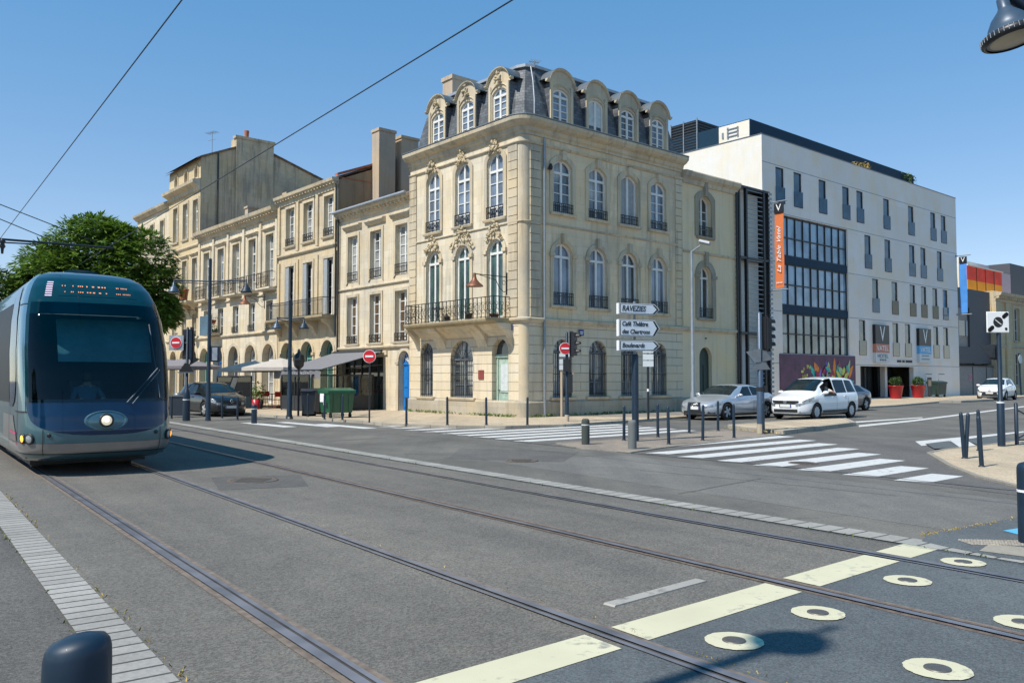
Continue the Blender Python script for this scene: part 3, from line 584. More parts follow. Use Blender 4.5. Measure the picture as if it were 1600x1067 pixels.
mb.path([(6.425 + .22 * math.cos(math.pi * k / 8), .2, 2.42 + .22 * math.sin(math.pi * k / 8)) for k in range(9)], .015, 4); mb.build('fanlight', 'white_frame', bd)
mb = MB(); so_ = outline(5.95, 6.9, .1, 2.95, .47); oo = outline(5.78, 7.07, .1, 3.12, .62); n = len(so_)
mb.add([(p[0], -.06, p[1]) for p in oo] + [(p[0], -.06, p[1]) for p in so_] + [(p[0], 0, p[1]) for p in oo] + [(p[0], 0, p[1]) for p in so_], [f for k in range(1, n) for f in ((k, (k + 1) % n, n + (k + 1) % n, n + k), (k, (k + 1) % n, 2 * n + (k + 1) % n, 2 * n + k))]); mb.box(5.68, 5.96, -.1, 0, 2.3, 2.42); mb.box(6.89, 7.0, -.1, 0, 2.3, 2.42); f1.part(mb, 'surround', 'stone_trim')
mb = MB(); mb.box(.2, 4.9, -.08, 0, 2.78, 3.0); f1.part(mb, 'shop_fascia', 'stone_c'); mb = MB(); mb.box(.4, 4.5, .28, .34, .05, 2.7)
for k in range(6): mb.box(.4 + k * .8, .48 + k * .8, .22, .28, .05, 2.7)
f1.part(mb, 'shop_front', 'dark_green_door'); mb = MB(); mb.box(.5, 4.4, .26, .275, .9, 2.3); f1.part(mb, 'shop_window', 'glass_dark')
house_shell(h1, L, 10.3, 9, ridge=1.9)
mb = MB(); mb.tube((.08, -.12, 0), (.08, -.12, 10.3), .05); f1.part(mb, 'downpipe', 'dark_metal')
# taller house with the long balcony, x -22.5 .. -15.2
h2 = thing('townhouse', 'tall narrow ochre stone house with a long iron balcony on consoles over green arched doors', 'building', FM(-22.5, .1), 'stone townhouses in the row'); f2 = Facade(h2); L = 7.3
W2 = [(1.05, 2.15), (3.3, 4.45), (5.75, 6.85)]; A2 = [(.55, 2.0), (3.1, 4.55), (5.55, 6.95)]
ho = [outline(a, b, 9.4, 11.65) for a, b in W2] + [outline(a, b, 5.1, 8.2) for a, b in W2] + [outline(a, b, .05, 3.72, .7) for a, b in A2]
f2.wall(0, L, 0, 12.3, 'stone_d', ho, .32)
for k, (a, b) in enumerate(W2):
    f2.window(a, b, 9.4, 11.65, 0, gl='glass_curtain', bars=4, surround=.15, rail=(.45, 'scroll')); wo = f2.window(a, b, 5.1, 8.2, 0, gl='glass_dark', bars=3, surround=.15, sill=False)
    mb = MB(); mb.box(a - .02, a + .42, -.04, .06, 5.15, 8.15); mb.build('shutter', 'grey_shutter', wo)
    f2.window(*A2[k], .05, 3.72, .7, dep=.4, gl='glass_green', fr='aqua_door', bars=2, transom=2.75, surround=.16, sill=False, ears=True, fw=.14)
for x in (0, 2.45, 4.85, 7.02): 
    mb = MB(); mb.box(x, x + .28, -.1, 0, 9.0, 12.1); mb.box(x, x + .28, -.08, 0, 5.1, 8.5); f2.part(mb, 'pilaster', 'stone_d')
f2.mould(0, L, 8.75, BAND, name='string_course'); f2.mould(0, L, 11.85, [(0, 0), (-.1, .02), (-.14, .3), (-.38, .42), (-.42, .58), (0, .64)], name='cornice'); mb = MB(); dentils(mb, 0, L, 12.27, -.3); f2.part(mb, 'dentil_course', 'stone_trim')
mb = MB(); mb.prism([(0, 4.82), (-.75, 4.82), (-.85, 4.92), (-.85, 5.04), (0, 5.04)], .1, L - .15, 'x'); b2 = f2.part(mb, 'balcony', 'stone_dark')
for cx in (.35, 2.5, 4.85, 6.85): mb = MB(); mb.prism([(0, 4.82), (-.7, 4.82), (-.62, 4.66), (-.3, 4.5), (-.12, 4.15), (0, 4.0)], cx - .16, cx + .16, 'x'); mb.build('balcony_console', 'stone_d', b2)
mb = MB(); iron_rail(mb, .12, L - .17, -.8, 5.04, 5.98, 'bars', .13)
for xx in (.12, L - .17):
    for yy in (-.6, -.4, -.2): mb.tube((xx, yy, 5.04), (xx, yy, 5.96), .01, n=4)
    mb.box(xx - .015, xx + .015, -.8, 0, 5.94, 5.98)
mb.build('railing', 'iron', b2)
house_shell(h2, L, 12.35, 9, side='plaster_brown', ridge=1.9); mb = MB(); mb.box(L - .16, L + .02, 0, 4.6, 12.45, 12.5); mb.prism([(-.1, 12.55), (4.6, 14.42), (4.6, 14.56), (-.1, 12.68)], L - .25, L + .06, 'x'); mb.build('roof_verge', 'red_tile', h2)
for y0, y1, zt_ in ((2.05, 3.1, 15.25), (3.5, 4.65, 15.1)):
    mb = MB(); mb.box(L + .0, L + .75, y0, y1, 11.0, zt_); mb.box(L - .05, L + .8, y0 - .05, y1 + .05, zt_, zt_ + .16); mb.build('chimney', 'chimney_plaster', h2)
mb = MB(); mb.tube((L - .05, -.12, 3.9), (L - .05, -.12, 12.2), .05); f2.part(mb, 'downpipe', 'dark_metal')
# long balcony house, x -35.6 .. -22.55
h3 = thing('townhouse', 'long cream stone house with five tall balcony windows above a row of ground floor arches', 'building', FM(-35.6, .1), 'stone townhouses in the row'); f3 = Facade(h3); L = 13.05
C3 = [1.5, 4.1, 6.7, 9.3, 11.9]; A3 = [2.4, 5.5, 8.6, 11.6] ; A3 = [-.2 + 1.5, 3.85, 6.5, 9.2, 11.85]
ho = [outline(c - .55, c + .55, 7.2, 10.5) for c in C3] + [outline(c - .48, c + .48, 4.62, 6.4) for c in C3] + [outline(c - .82, c + .82, .05, 3.75, .8) for c in A3]
f3.wall(0, L, 0, 11.9, 'stone_c', ho, .34)
for k, c in enumerate(C3):
    wo = f3.window(c - .55, c + .55, 7.2, 10.5, 0, dep=.3, gl='glass_curtain' if k != 1 else 'glass_sky', bars=3, transom=9.6, surround=.2, sill=False, hood=True)
    f3.window(c - .48, c + .48, 4.62, 6.4, 0, gl='glass_dark', bars=2, surround=0, sill=False, rail=(.4, 'bars') if k > 1 else None)
    a = A3[k]; f3.window(a - .82, a + .82, .05, 3.75, .8, dep=.42, gl=('glass_dark', 'glass_sky', 'glass_curtain', 'glass_curtain', 'glass_curtain')[k], fr=('aqua_door', 'blue_door', 'grey_shutter', 'white_frame', 'white_frame')[k], bars=1, transom=2.75, surround=.2, sill=False, fw=.16)
    mb = MB(); mb.prism([(0, 6.98), (-.42, 6.98), (-.5, 7.06), (-.5, 7.16), (0, 7.16)], c - 1.0, c + 1.0, 'x'); b3 = f3.part(mb, 'balcony', 'stone_c')
    mb = MB(); iron_rail(mb, c - .96, c + .96, -.44, 7.16, 8.1, 'scroll'); mb.box(c - .97, c - .94, -.44, 0, 8.07, 8.1); mb.box(c + .94, c + .97, -.44, 0, 8.07, 8.1); mb.build('railing', 'iron', b3)
for x in (0, 2.65, 5.25, 7.85, 10.45, 12.75): mb = MB(); mb.box(x, x + .3, -.1, 0, 7.2, 11.35); f3.part(mb, 'pilaster', 'stone_c')
f3.mould(0, L, 4.32, BAND, name='string_course'); f3.mould(0, L, 6.7, THIN, name='moulding'); f3.mould(0, L, 11.4, [(0, 0), (-.1, .02), (-.14, .22), (-.5, .4), (-.56, .6), (0, .66)], name='cornice'); mb = MB(); dentils(mb, 0, L, 11.78, -.4, .42); f3.part(mb, 'dentil_course', 'stone_trim')
house_shell(h3, L, 11.95, 9, ridge=1.7, eav=.4)
for x, y in ((5.6, 1.0), (11.3, 1.1)): mb = MB(); mb.box(x, x + .5, y, y + .7, 12, 13.15); mb.box(x - .06, x + .56, y - .06, y + .76, 13.15, 13.28); mb.build('chimney', 'chimney_plaster', h3)
# the tallest house, x -42.3 .. -35.6
h4 = thing('townhouse', 'tallest townhouse, with a big bare gable wall, wide chimney and small attic windows', 'building', FM(-42.3, .1), 'stone townhouses in the row'); f4 = Facade(h4); L = 6.7
C4 = [1.6, 3.75, 5.85]; ho = [outline(c - .5, c + .5, 12.0, 14.7) for c in C4] + [outline(c - .5, c + .5, 7.3, 10.4) for c in C4] + [outline(c - .45, c + .45, 4.62, 6.3) for c in C4] + [outline(c - .35, c + .35, 16.35, 17.25, .35) for c in C4] + [outline(c - .7, c + .7, .05, 3.7, .7) for c in C4]
f4.wall(0, L, 0, 17.6, 'stone_e', ho, .32)
for c in C4:
    f4.window(c - .5, c + .5, 12.0, 14.7, 0, gl='glass_dark', bars=2, transom=13.9, surround=.16); f4.window(c - .5, c + .5, 7.3, 10.4, 0, gl='glass_dark', bars=3, surround=.18, sill=False, hood=True); f4.window(c - .45, c + .45, 4.62, 6.3, 0, gl='glass_dark', bars=2, surround=0, sill=False); f4.window(c - .35, c + .35, 16.35, 17.25, .35, gl='glass_dark', bars=1, surround=.1, sill=False); f4.window(c - .7, c + .7, .05, 3.7, .7, dep=.4, gl='glass_dark', fr='grey_shutter', bars=1, transom=2.8, surround=.16, sill=False, fw=.14)
for z in (4.32, 11.2): f4.mould(0, L, z, BAND, name='string_course')
f4.mould(0, L, 15.3, [(0, 0), (-.1, .02), (-.16, .3), (-.55, .5), (-.6, .7), (0, .85)], name='cornice'); mb = MB(); mb.prism([(0, 6.98), (-.8, 6.98), (-.88, 7.1), (-.88, 7.2), (0, 7.2)], .1, L - .1, 'x')
for cx in (.4, 2.6, 4.8, 6.4): mb.prism([(0, 6.98), (-.7, 6.98), (-.3, 6.7), (0, 6.3)], cx - .15, cx + .15, 'x')
b4 = f4.part(mb, 'balcony', 'stone_e'); mb = MB(); iron_rail(mb, .12, L - .12, -.82, 7.2, 8.15, 'bars', .14); mb.build('railing', 'iron', b4)
mb = MB(); mb.prism([(.02, 0), (.02, 17.75), (2.57, 18.85), (5.5, 18.85), (8.1, 18.02), (11, 17.1), (11, 0)], L - .2, L, 'x'); mb.prism([(.02, 0), (.02, 17.7), (3.6, 18.85), (11, 17.1), (11, 0)], 0, .2, 'x'); mb.box(.2, L - .2, 10.9, 11, 0, 16.6); mb.build('side_wall', 'party_wall', h4)
mb = MB(); rf = [(-.35, 17.6), (0, 17.8), (2.57, 18.92), (5.5, 18.92), (8.1, 18.09), (11.2, 17.12)]; mb.grid([[(0 - .05, y, z), (L + .1, y, z)] for y, z in rf], smooth=False); mb.grid([[(0 - .05, y, z - .16), (L + .1, y, z - .16)] for y, z in reversed(rf)], smooth=False)
mb.add([(L + .1, y, z) for y, z in rf] + [(L + .1, y, z - .09) for y, z in rf], [(i, i + 6, i + 7, i + 1) for i in range(5)]); mb.build('roof', 'roof_tile', h4)
mb = MB(); mb.box(L - .1, L + .14, 2.57, 5.52, 12.5, 19.55); mb.box(L - .3, L + .2, 2.47, 5.62, 19.55, 19.75); mb.box(L - .9, L - .1, 2.57, 5.52, 17, 19.55); ch = mb.build('chimney', 'party_wall', h4); mb = MB(); mb.lathe([(.16, 0), (.2, .5)], (L, 3.4, 19.75), 8); mb.build('chimney_pot', 'terracotta', ch)
mb = MB(); mb.tube((L + .06, 1.25, 12.2), (L + .06, 1.25, 18.2), .06); mb.build('downpipe', 'dark_metal', h4)
antenna(-37.2, 1.5, 18.3, 1.9, 'tv antenna on the roof of the tallest townhouse', .3); antenna(-42.6, 1.0, 15.5, 2.6, 'tall tv antenna between the two left townhouses', .1)
# house behind the tree
h5 = thing('townhouse', 'pale house with a grey slate roof half hidden behind the tree crown', 'building', FM(-50.3, .1), 'stone townhouses in the row'); f5 = Facade(h5); L = 8.0
C5 = [1.4, 4.0, 6.5]; ho = [outline(c - .45, c + .45, z, z + 2.0) for c in C5 for z in (4.6, 8.2, 12.2)] + [outline(c - .7, c + .7, .05, 3.6, .7) for c in C5]; f5.wall(0, L, 0, 15.3, 'stone_c', ho, .3)
for c in C5:
    for z in (4.6, 8.2, 12.2): f5.window(c - .45, c + .45, z, z + 2.0, 0, gl='glass_dark', bars=2, surround=.12, rail=(.8, 'bars') if z == 12.2 else None)
    f5.window(c - .7, c + .7, .05, 3.6, .7, gl='glass_dark', bars=1, transom=2.7, surround=0, sill=False, fw=.12)
f5.mould(0, L, 15.0, [(0, 0), (-.1, 0), (-.4, .25), (-.45, .4), (0, .45)], name='cornice'); house_shell(h5, L, 15.4, 9, roof='slate', ridge=2.0)
for x0, x1, H, lab in ((-80, -50.4, 10.5, 'low stone house seen only in gaps left of the tree'), (-112, -84, 13.4, 'far stone building with two brick chimneys left of the tree')):
    hf = thing('far_house', lab, 'building', FM(x0, .1)); ff = Facade(hf); L = x1 - x0; cs = [1.5 + 2.7 * k for k in range(int(L / 2.7))]
    ff.wall(0, L, 0, H, 'stone_e', [outline(c - .5, c + .5, z, z + 1.9) for c in cs for z in (1.0, 4.6, 8.0)], .3)
    for c in cs:
        for z in (1.0, 4.6, 8.0): ff.window(c - .5, c + .5, z, z + 1.9, 0, bars=1, surround=0, sill=False)
    house_shell(hf, L, H, 9, ridge=1.6)
    if x0 < -100:
        for cx, w_, zt_ in ((17.5, 2.4, 17.4), (11.0, 1.3, 16.4)): mb = MB(); mb.box(cx, cx + w_, 1, 2.5, H - 1, zt_); mb.box(cx - .15, cx + w_ + .15, .85, 2.65, zt_, zt_ + .3); mb.build('chimney', 'plaster_brown', hf)
# ---------------------------------------------------------------- copper wall lanterns on brackets
plain('copper', (.20, .085, .05), .5, .5)
def lantern(x, z, lab, lit='copper', reach=.85, s=1.0):
    l = thing('wall_lantern', lab, 'lamp', FM(x, 0, z), 'copper wall lanterns on iron brackets'); mb = MB(); yy = -reach
    mb.tube((0, -.04, -.6), (0, -.04, .3), .025); mb.tube((0, 0, .12), (0, yy, .12), .018); mb.path([(0, -.05, -.45), (0, -.2, -.5), (0, -.45, -.32), (0, -.6, -.05), (0, yy * .85, .1)], .014, 5)
    mb.path([(0, -.2 + .08 * math.cos(a), -.12 + .08 * math.sin(a)) for a in [k * .7 for k in range(9)]], .01, 4); mb.build('bracket', 'iron', l)
    mb = MB(); mb.lathe([(.05 * s, .15), (.07 * s, .0), (.1 * s, -.1), (.2 * s, -.22), (.34 * s, -.34), (.36 * s, -.38)], (0, yy, 0), 18); mb.lathe([(.001, 0), (.3 * s, 0)], (0, yy, -.36), 14); mb.build('lamp_shade', lit, l)
    return l
lantern(-.98, 5.62, 'rusty copper bell lantern on a bracket at the curved corner, above the iron balcony', reach=1.7)
lantern(-24.1, 6.5, 'copper bell lantern on the cream house just left of the long iron balcony', reach=1.3); lantern(-35.7, 6.4, 'small copper bell lantern low on the tallest townhouse, near the tree', reach=1.3)
potplant(-36.3, -.75, 7.3, .36, .75, 'terracotta', 'big terracotta pot with a shrub on the balcony beside the tree', fh=.9, spread=.45, n=90)
potplant(-31.6, -.35, 5.35, .2, .25, 'terracotta', 'small clay pot with a plant in the window box above the arches', n=40)
gb = thing('window_planter', 'bright green bush in a glass window box on the cream house above the arches', 'plant', FM(-32.6, -.3, 4.7)); leaves([(0, 0, .35), (.8, 0, .3)], [(.5, .3, .45)] * 2, 130, .09, rnd).build('foliage', 'leaf_light', gb); mb = MB(); mb.box(-.7, 1.5, -.32, .25, -.15, .02); mb.build('planter_box', 'stone_trim', gb); mb = MB(); mb.box(-.7, 1.5, -.34, -.32, -.1, 1.2); mb.build('glass_screen', 'glass_rail', gb)
# ---------------------------------------------------------------- hotel (front on the plane x = -5.98, from y = 26.2 to 57)
HM = FM(-5.98, 56.96, 0, math.pi / 2); hx0 = -30.75
ht = thing('hotel', 'modern white concrete hotel with narrow slot windows, a glass curtain wall and dark rooftop storey', 'building', HM); fh = Facade(ht)
plain('guard_gold', (.20, .155, .095), .5)
rows = {(13.42, 15.85): [-28.65, -26.4, -23.1, -19.75, -17.62, -13.33, -9.0, -4.8, -2.7], (10.02, 12.6): [-16.5, -13.25, -8.96, -6.87, -3.66], (6.7, 9.32): [-15.4, -12.18, -9.0, -6.9, -4.72, -2.66], (3.36, 6.03): [-17.6, -12.16, -10.02, -4.7, -2.7]}
ho = [outline(c - .5, c + .5, a, b) for (a, b), cs in rows.items() for c in cs] + [outline(-28.55, -19.6, 3.3, 12.68), outline(-18.0, -9.1, .12, 2.55)]
fh.wall(hx0, 0, 0, 17.75, 'concrete_white', ho, .35)
for (a, b), cs in rows.items():
    for c in cs:
        wo = fh.window(c - .5, c + .5, a, b, 0, dep=.1, gl='glass_hotel' if a > 9 else 'glass_hotel_low', fr='dark_metal', bars=0, mull=False, surround=0, sill=False, fw=.05)
        mb = MB(); mb.box(c - .52, c + .55, -.05, -.03, a + .02, a + 1.1); mb.box(c + .53, c + .57, -.06, -.0, a, a + 1.12); mb.build('glass_guard', 'guard_gold' if 6 < a < 7 and -13 < c < -4 else 'glass_rail' if a > 6 else 'glass_dark', wo)
mb = MB()
for z in (15.93, 12.72, 9.4, 6.1, 2.62): 
    segs = [(hx0, 0)] if z > 12.7 or z < 3 else [(hx0, -28.6), (-19.55, 0)]
    for p, q in segs: mb.box(p, q, -.004, .0, z, z + .05)
fh.part(mb, 'panel_joint', 'grey_metal')
# curtain wall
mb = MB(); xs = [-28.55 + 8.95 * k / 9 for k in range(10)]
for x in xs: mb.box(x - .03, x + .03, .12, .3, 3.3, 12.68)
for z in (3.3, 5.0 - .35, 6.0, 6.62, 8.0, 9.38, 9.98, 11.2, 12.6): mb.box(-28.55, -19.6, .13, .3, z - .04, z + .04)
cw = fh.part(mb, 'curtain_wall', 'dark_metal'); plain('spandrel', (.008, .035, .068), .6, .0, spec=.2)
mb = MB(); mb.box(-28.55, -19.6, .06, .2, 6.05, 6.6); mb.box(-28.55, -19.6, .06, .2, 9.42, 9.95); mb.build('spandrel', 'spandrel', cw)
for z0, z1, g in ((10.0, 12.6, 'glass_tall'), (6.65, 9.35, 'glass_tall'), (3.35, 6.0, 'glass_low')): 
    if g not in MATS: glass(g, (.12, .2, .27) if g == 'glass_tall' else (.04, .06, .07), blinds=(.28, .43, .58) if g == 'glass_tall' else (.24, .29, .30))
    for k in range(9):
        mb = MB(); mb.box(xs[k] + .04, xs[k + 1] - .04, .2, .24, z0, z1); mb.build('pane', g, cw)
mb = MB(); mb.box(hx0, hx0 + .02, 0, 16, 0, 17.75); 
mb.box(hx0 + .02, 0, 15.9, 16, 0, 17.75); mb.box(-.02, 0, .01, 15.9, 0, 17.75); fh.part(mb, 'side_wall', 'concrete_side')
mb = MB(); mb.box(hx0 + .02, -.02, .3, 15.9, 17.1, 17.3); fh.part(mb, 'roof', 'grey_metal'); mb = MB(); mb.box(hx0 - .03, .03, -.03, .25, 17.75, 17.81); mb.box(hx0 - .03, hx0 + .25, .25, 16, 17.75, 17.81); fh.part(mb, 'coping', 'zinc_dark')
mb = MB(); mb.box(hx0 + .12, -6.2, .95, 12, 17.3, 19.02); fh.part(mb, 'rooftop_storey', 'spandrel')
mb = MB(); mb.box(hx0 + .06, hx0 + .12, .97, 3.4, 17.3, 18.95); fh.part(mb, 'rooftop_panel', 'concrete_side')
mb = MB()
for y_, h_ in ((4.4, 1.0), (5.2, 1.1)): mb.box(hx0 + .0, hx0 + .04, y_ - 2.6, y_ - 2.5, 18.0, 18.0 + h_ * .7)
for z in (18.1, 18.35, 18.6): mb.box(hx0 + .0, hx0 + .04, 1.8, 2.7, z, z + .06)
mb.box(hx0, hx0 + .04, 3.0, 3.12, 18.1, 18.5); fh.part(mb, 'rooftop_ladder', 'grey_metal')
# louvred plant box on the roof
pb = thing('plant_enclosure', 'black louvred plant enclosure on the hotel roof behind the mansard', 'machinery', HM @ TR(hx0 + .15, 5.3, 17.3)); mb = MB(); mb.box(0, 3, 0, 2.3, 0, 2.7); mb.build('housing', 'post_black', pb)
for k in range(13):
    mb = MB() if k == 0 else mb; mb.box(-.06, 3.05, -.06, 0, .12 + k * .2, .2 + k * .2); mb.box(-.06, 0, 0, 2.3, .12 + k * .2, .2 + k * .2)
mb.build('louvre', 'dark_metal', pb); mb = MB()
for y_ in (-.08, 1.1, 2.25): mb.box(-.1, -.04, y_, y_ + .08, 0, 2.8)
mb.build('frame', 'grey_metal', pb)
# entrance
mb = MB(); mb.box(-18, -9.1, 2.2, 2.3, .12, 2.6); mb.box(-18, -9.1, .35, 2.2, 2.56, 2.66); 
for x in (-15.9, -14.3, -12.7): mb.box(x, x + .1, 2.1, 2.2, .12, 2.55)
fh.part(mb, 'entrance', 'dark_metal'); mb = MB(); mb.box(-17.8, -15.9, 2.15, 2.19, .2, 2.5); mb.box(-14.2, -12.7, 2.15, 2.19, .2, 2.5); fh.part(mb, 'entrance_glass', 'glass_dark'); mb = MB(); mb.box(-12.0, -11.6, 1.0, 1.4, .12, 2.56); fh.part(mb, 'column', 'concrete_white')
mb = MB(); mb.box(-11.6, -9.1, 1.8, 2.1, .12, 2.56); fh.part(mb, 'lobby_wall', 'post_black')
for p, q in ((-6.9, -5.7), (-4.4, -3.2)): 
    mb = MB(); mb.box(p, q, -.02, 0, .14, 2.0); dd = fh.part(mb, 'service_door', 'concrete_white'); mb = MB(); mb.box(p, p + .05, -.03, -.02, .14, 1.55); mb.box(p, q, -.03, -.02, 1.95, 2.0); mb.build('door_frame', 'dark_metal', dd)
# mural (abstract feathers and dots)
mu = thing('mural', 'dark purple mural panel with bright painted feathers below the glass curtain wall', 'mural', HM); plain('mural_base', (.10, .045, .085), .6, var=.3, vs=1.2)
mb = MB(); mb.box(-29.0, -18.85, -.06, 0, .15, 3.27); mb.build('panel', 'mural_base', mu)
for nm, c in (('orange', (.72, .22, .03)), ('teal', (.03, .44, .38)), ('violet', (.27, .15, .60)), ('lime', (.55, .6, .1)), ('gold', (.42, .32, .08)), ('rose', (.32, .03, .08)), ('pale_green', (.38, .52, .30))): plain('mural_' + nm, c, .6, var=.25, vs=4)
def feather(cx, cz, ang, ln, wd, mat, k):
    mb = MB(); pts = [(wd * math.sin(math.pi * t / 12) ** .8, ln * t / 12) for t in range(13)]; pts = pts + [(-a, b) for a, b in reversed(pts[1:-1])]
    c, s = math.cos(ang), math.sin(ang); mb.add([(cx + a * c + b * s, -.062 - k * .002, cz - a * s + b * c) for a, b in pts], [tuple(range(len(pts)))]); mb.build('feather', mat, mu)
k = 0
for cx, cz, an_, ln, wd, m_ in ((-24.0, 1.2, -.75, 1.9, .2, 'teal'), (-23.6, 1.15, -.6, 1.95, .34, 'orange'), (-23.3, 1.2, -.45, 1.6, .12, 'rose'), (-22.9, 1.1, -.1, 1.8, .16, 'violet'), (-22.4, 1.0, .1, 1.2, .25, 'lime'), (-22.0, 1.4, .05, 1.7, .2, 'orange'), (-21.6, 1.3, .25, 1.6, .3, 'teal'), (-21.1, 1.1, .1, 1.3, .22, 'teal'), (-21.3, .6, .2, 1.3, .25, 'gold'), (-20.7, .9, .5, 1.3, .14, 'violet'),
                        (-20.5, 1.2, .75, 1.9, .24, 'orange'), (-20.2, 1.6, .35, 1.5, .17, 'pale_green'), (-20.2, .9, 1.1, 1.2, .2, 'teal'), (-23.0, .4, .3, 1.0, .25, 'violet'), (-19.9, .4, .6, 1.1, .22, 'rose'), (-24.4, .5, -.3, 1.1, .14, 'teal'), (-22.0, .3, -.6, .9, .2, 'rose'), (-21.0, 1.9, -.35, 1.1, .15, 'rose')):
    feather(cx, cz, an_, ln, wd, 'mural_' + m_, k); k += 1
for q in range(30):
    feather(rnd.uniform(-24.6, -19.4), rnd.uniform(.9, 2.1), rnd.uniform(-1.1, 1.1), rnd.uniform(.6, 1.0), rnd.uniform(.1, .24), 'mural_' + rnd.choice(['orange', 'teal', 'violet', 'lime', 'gold', 'rose', 'pale_green', 'teal', 'rose']), k); k += 1
for q in range(46):
    a_ = rnd.uniform(0, 6.28); r_ = rnd.uniform(0, 1.15) ; x_ = -25.9 + r_ * .9 * math.cos(a_); z_ = 1.5 + r_ * 1.05 * math.sin(a_); s_ = rnd.uniform(.04, .13)
    if q == 0: mb = MB()
    mb.add([(x_ + s_ * math.cos(t * 1.05), -.066, z_ + s_ * math.sin(t * 1.05)) for t in range(6)], [tuple(range(6))], q % 3)
mb.build('painted_dots', ['mural_gold', 'mural_lime', 'mural_gold'], mu)
# banners and sign panels
plain('banner_orange', (.56, .15, .045), .6, var=.05); plain('banner_blue', (.05, .22, .58), .6, var=.1, vs=2); plain('sign_salmon', (.52, .20, .14), .5, var=.05); plain('sign_sky', (.12, .40, .68), .5, var=.05); plain('sign_pale', (.60, .64, .66), .5, var=.03)
def banner(x, z0, z1, w_, col, lab, txt=None):
    b = thing('banner', lab, 'banner', HM @ TR(x, -.2, 0)); mb = MB()
    for z in (z0 - .12, z1 + .12): mb.tube((-.35, .2, z), (-.35, -1.0, z), .045); mb.lathe([(.1, 0), (.1, .06)], (-.35, .2, z), 8, M=Matrix.Rotation(math.pi / 2, 4, 'X'))
    for z in (z0 - .12, z1 + .12): mb.tube((-.35, -.0, z), (-.35, -1.05, z), .04)
    mb.build('bracket', 'grey_metal', b)
    y0, y1 = -.12, -.12 - w_
    mb = MB(); R_ = [[(-.35 + .03 * math.sin(zz * 1.7 + yy * 2), yy, zz) for yy in [y0 + (y1 - y0) * i / 6 for i in range(7)]] for zz in [z0 + (z1 - z0) * k / 24 for k in range(25)]]
    mb.grid(R_); mb.grid([[(p[0] + .012, p[1], p[2]) for p in r] for r in reversed(R_)]); cl = mb.build('cloth', col, b)
    zt = z1 - w_ * .95; mb = MB(); mb.box(-.40, -.29, y1 - .003, y0 + .003, zt, z1); mb.build('emblem_field', 'sign_black', cl)
    # the side faces -x; text is laid on it
    TM = Matrix.Translation((-.41, (y0 + y1) / 2, (zt + z1) / 2)) @ Matrix.Rotation(-math.pi / 2, 4, 'Z') @ UP
    text_obj('lettering', 'V', w_ * .95, 'sign_white', cl, TM)
    if txt:
        mid = (z0 + zt) / 2; TM = Matrix.Translation((-.41, (y0 + y1) / 2, mid)) @ Matrix.Rotation(-math.pi / 2, 4, 'Z') @ UP @ Matrix.Rotation(math.pi / 2, 4, 'Z')
        text_obj('lettering', txt, w_ * .62, 'sign_white', cl, TM, shear=.45, fitw=(zt - z0) * .62)
        TM = Matrix.Translation((-.41, (y0 + y1) / 2, z0 + .28)) @ Matrix.Rotation(-math.pi / 2, 4, 'Z') @ UP; text_obj('lettering', '****', .3, 'sign_white', cl, TM, fitw=w_ * .7)
    return b
banner(-29.5, 7.55, 13.15, .66, 'banner_orange', 'tall orange vertical banner with white script on the hotel corner', 'La Table Vatel')
banner(.1, 7.4, 12.4, .6, 'banner_blue', 'bright blue vertical banner at the far end of the hotel facade')
def signpanel(x0, x1, z0, z1, cols, texts, lab):
    s_ = thing('hotel_sign', lab, 'sign', HM @ TR(0, -.12, 0)); z = z1
    for (h_, col), tx in zip(cols, texts):
        mb = MB(); mb.box(x0, x1, -.12, .12, z - h_, z); p_ = mb.build('panel', col, s_)
        for q, (str_, sz, fw_, dz, tc) in enumerate(tx): text_obj('lettering', str_, sz, tc, p_, Matrix.Translation(((x0 + x1) / 2, -.13, z - h_ / 2 + dz)) @ UP, fitw=fw_)
        z -= h_
signpanel(-16.0, -13.75, 2.86, 5.75, [(1.48, 'sign_black'), (.68, 'sign_salmon'), (.76, 'sign_pale')], [[('V', 1.65, .85, 0, 'sign_white')], [('VATEL', .55, 1.9, 0, 'sign_white')], [('HOTEL', .42, 1.7, .12, 'sign_black'), ('****', .42, 1.1, -.25, 'sign_black')]], 'hotel sign panel with black, salmon and white fields reading VATEL HOTEL')
signpanel(-8.45, -6.2, 2.92, 5.75, [(1.44, 'sign_black'), (.68, 'sign_sky'), (.71, 'sign_pale')], [[('V', 1.65, .85, 0, 'sign_white')], [('VATEL', .55, 1.9, 0, 'sign_white')], []], 'blue sign panel with a white V on black, right of the hotel entrance')
lt = thing('wall_lettering', 'small grey metal letters on the white wall above the hotel entrance', 'sign', HM); mb = MB(); mb.box(-12.1, -9.3, -.01, 0, 3.14, 3.15); mb.build('letter_rail', 'grey_metal', lt); mb = MB()
for k in range(18):
    if k not in (5, 9): mb.box(-12.0 + k * .15, -11.9 + k * .15, -.03, 0, 2.9, 3.08)
mb.build('lettering', 'dark_metal', lt)
mb = MB(HM @ TR(0, -.12, 0))
for z_, L_ in ((3.42, 1.5), (3.15, 1.6)):
    for k in range(int(L_ / .14)): mb.box(-7.3 - L_ / 2 + k * .14, -7.3 - L_ / 2 + k * .14 + .09, -.13, -.12, z_, z_ + .12)
p_ = [o for o in bpy.data.objects if o.name.startswith('panel') and o.parent and o.parent.get('label', '').startswith('blue sign panel')][-1]
mb.T = None; mb2 = MB(); mb2.v = [(p_.parent.matrix_basis.inverted() @ v) for v in mb.v]; mb2.f, mb2.mi, mb2.sm = mb.f, mb.mi, mb.sm; mb2.build('lettering', 'grey_metal', p_)
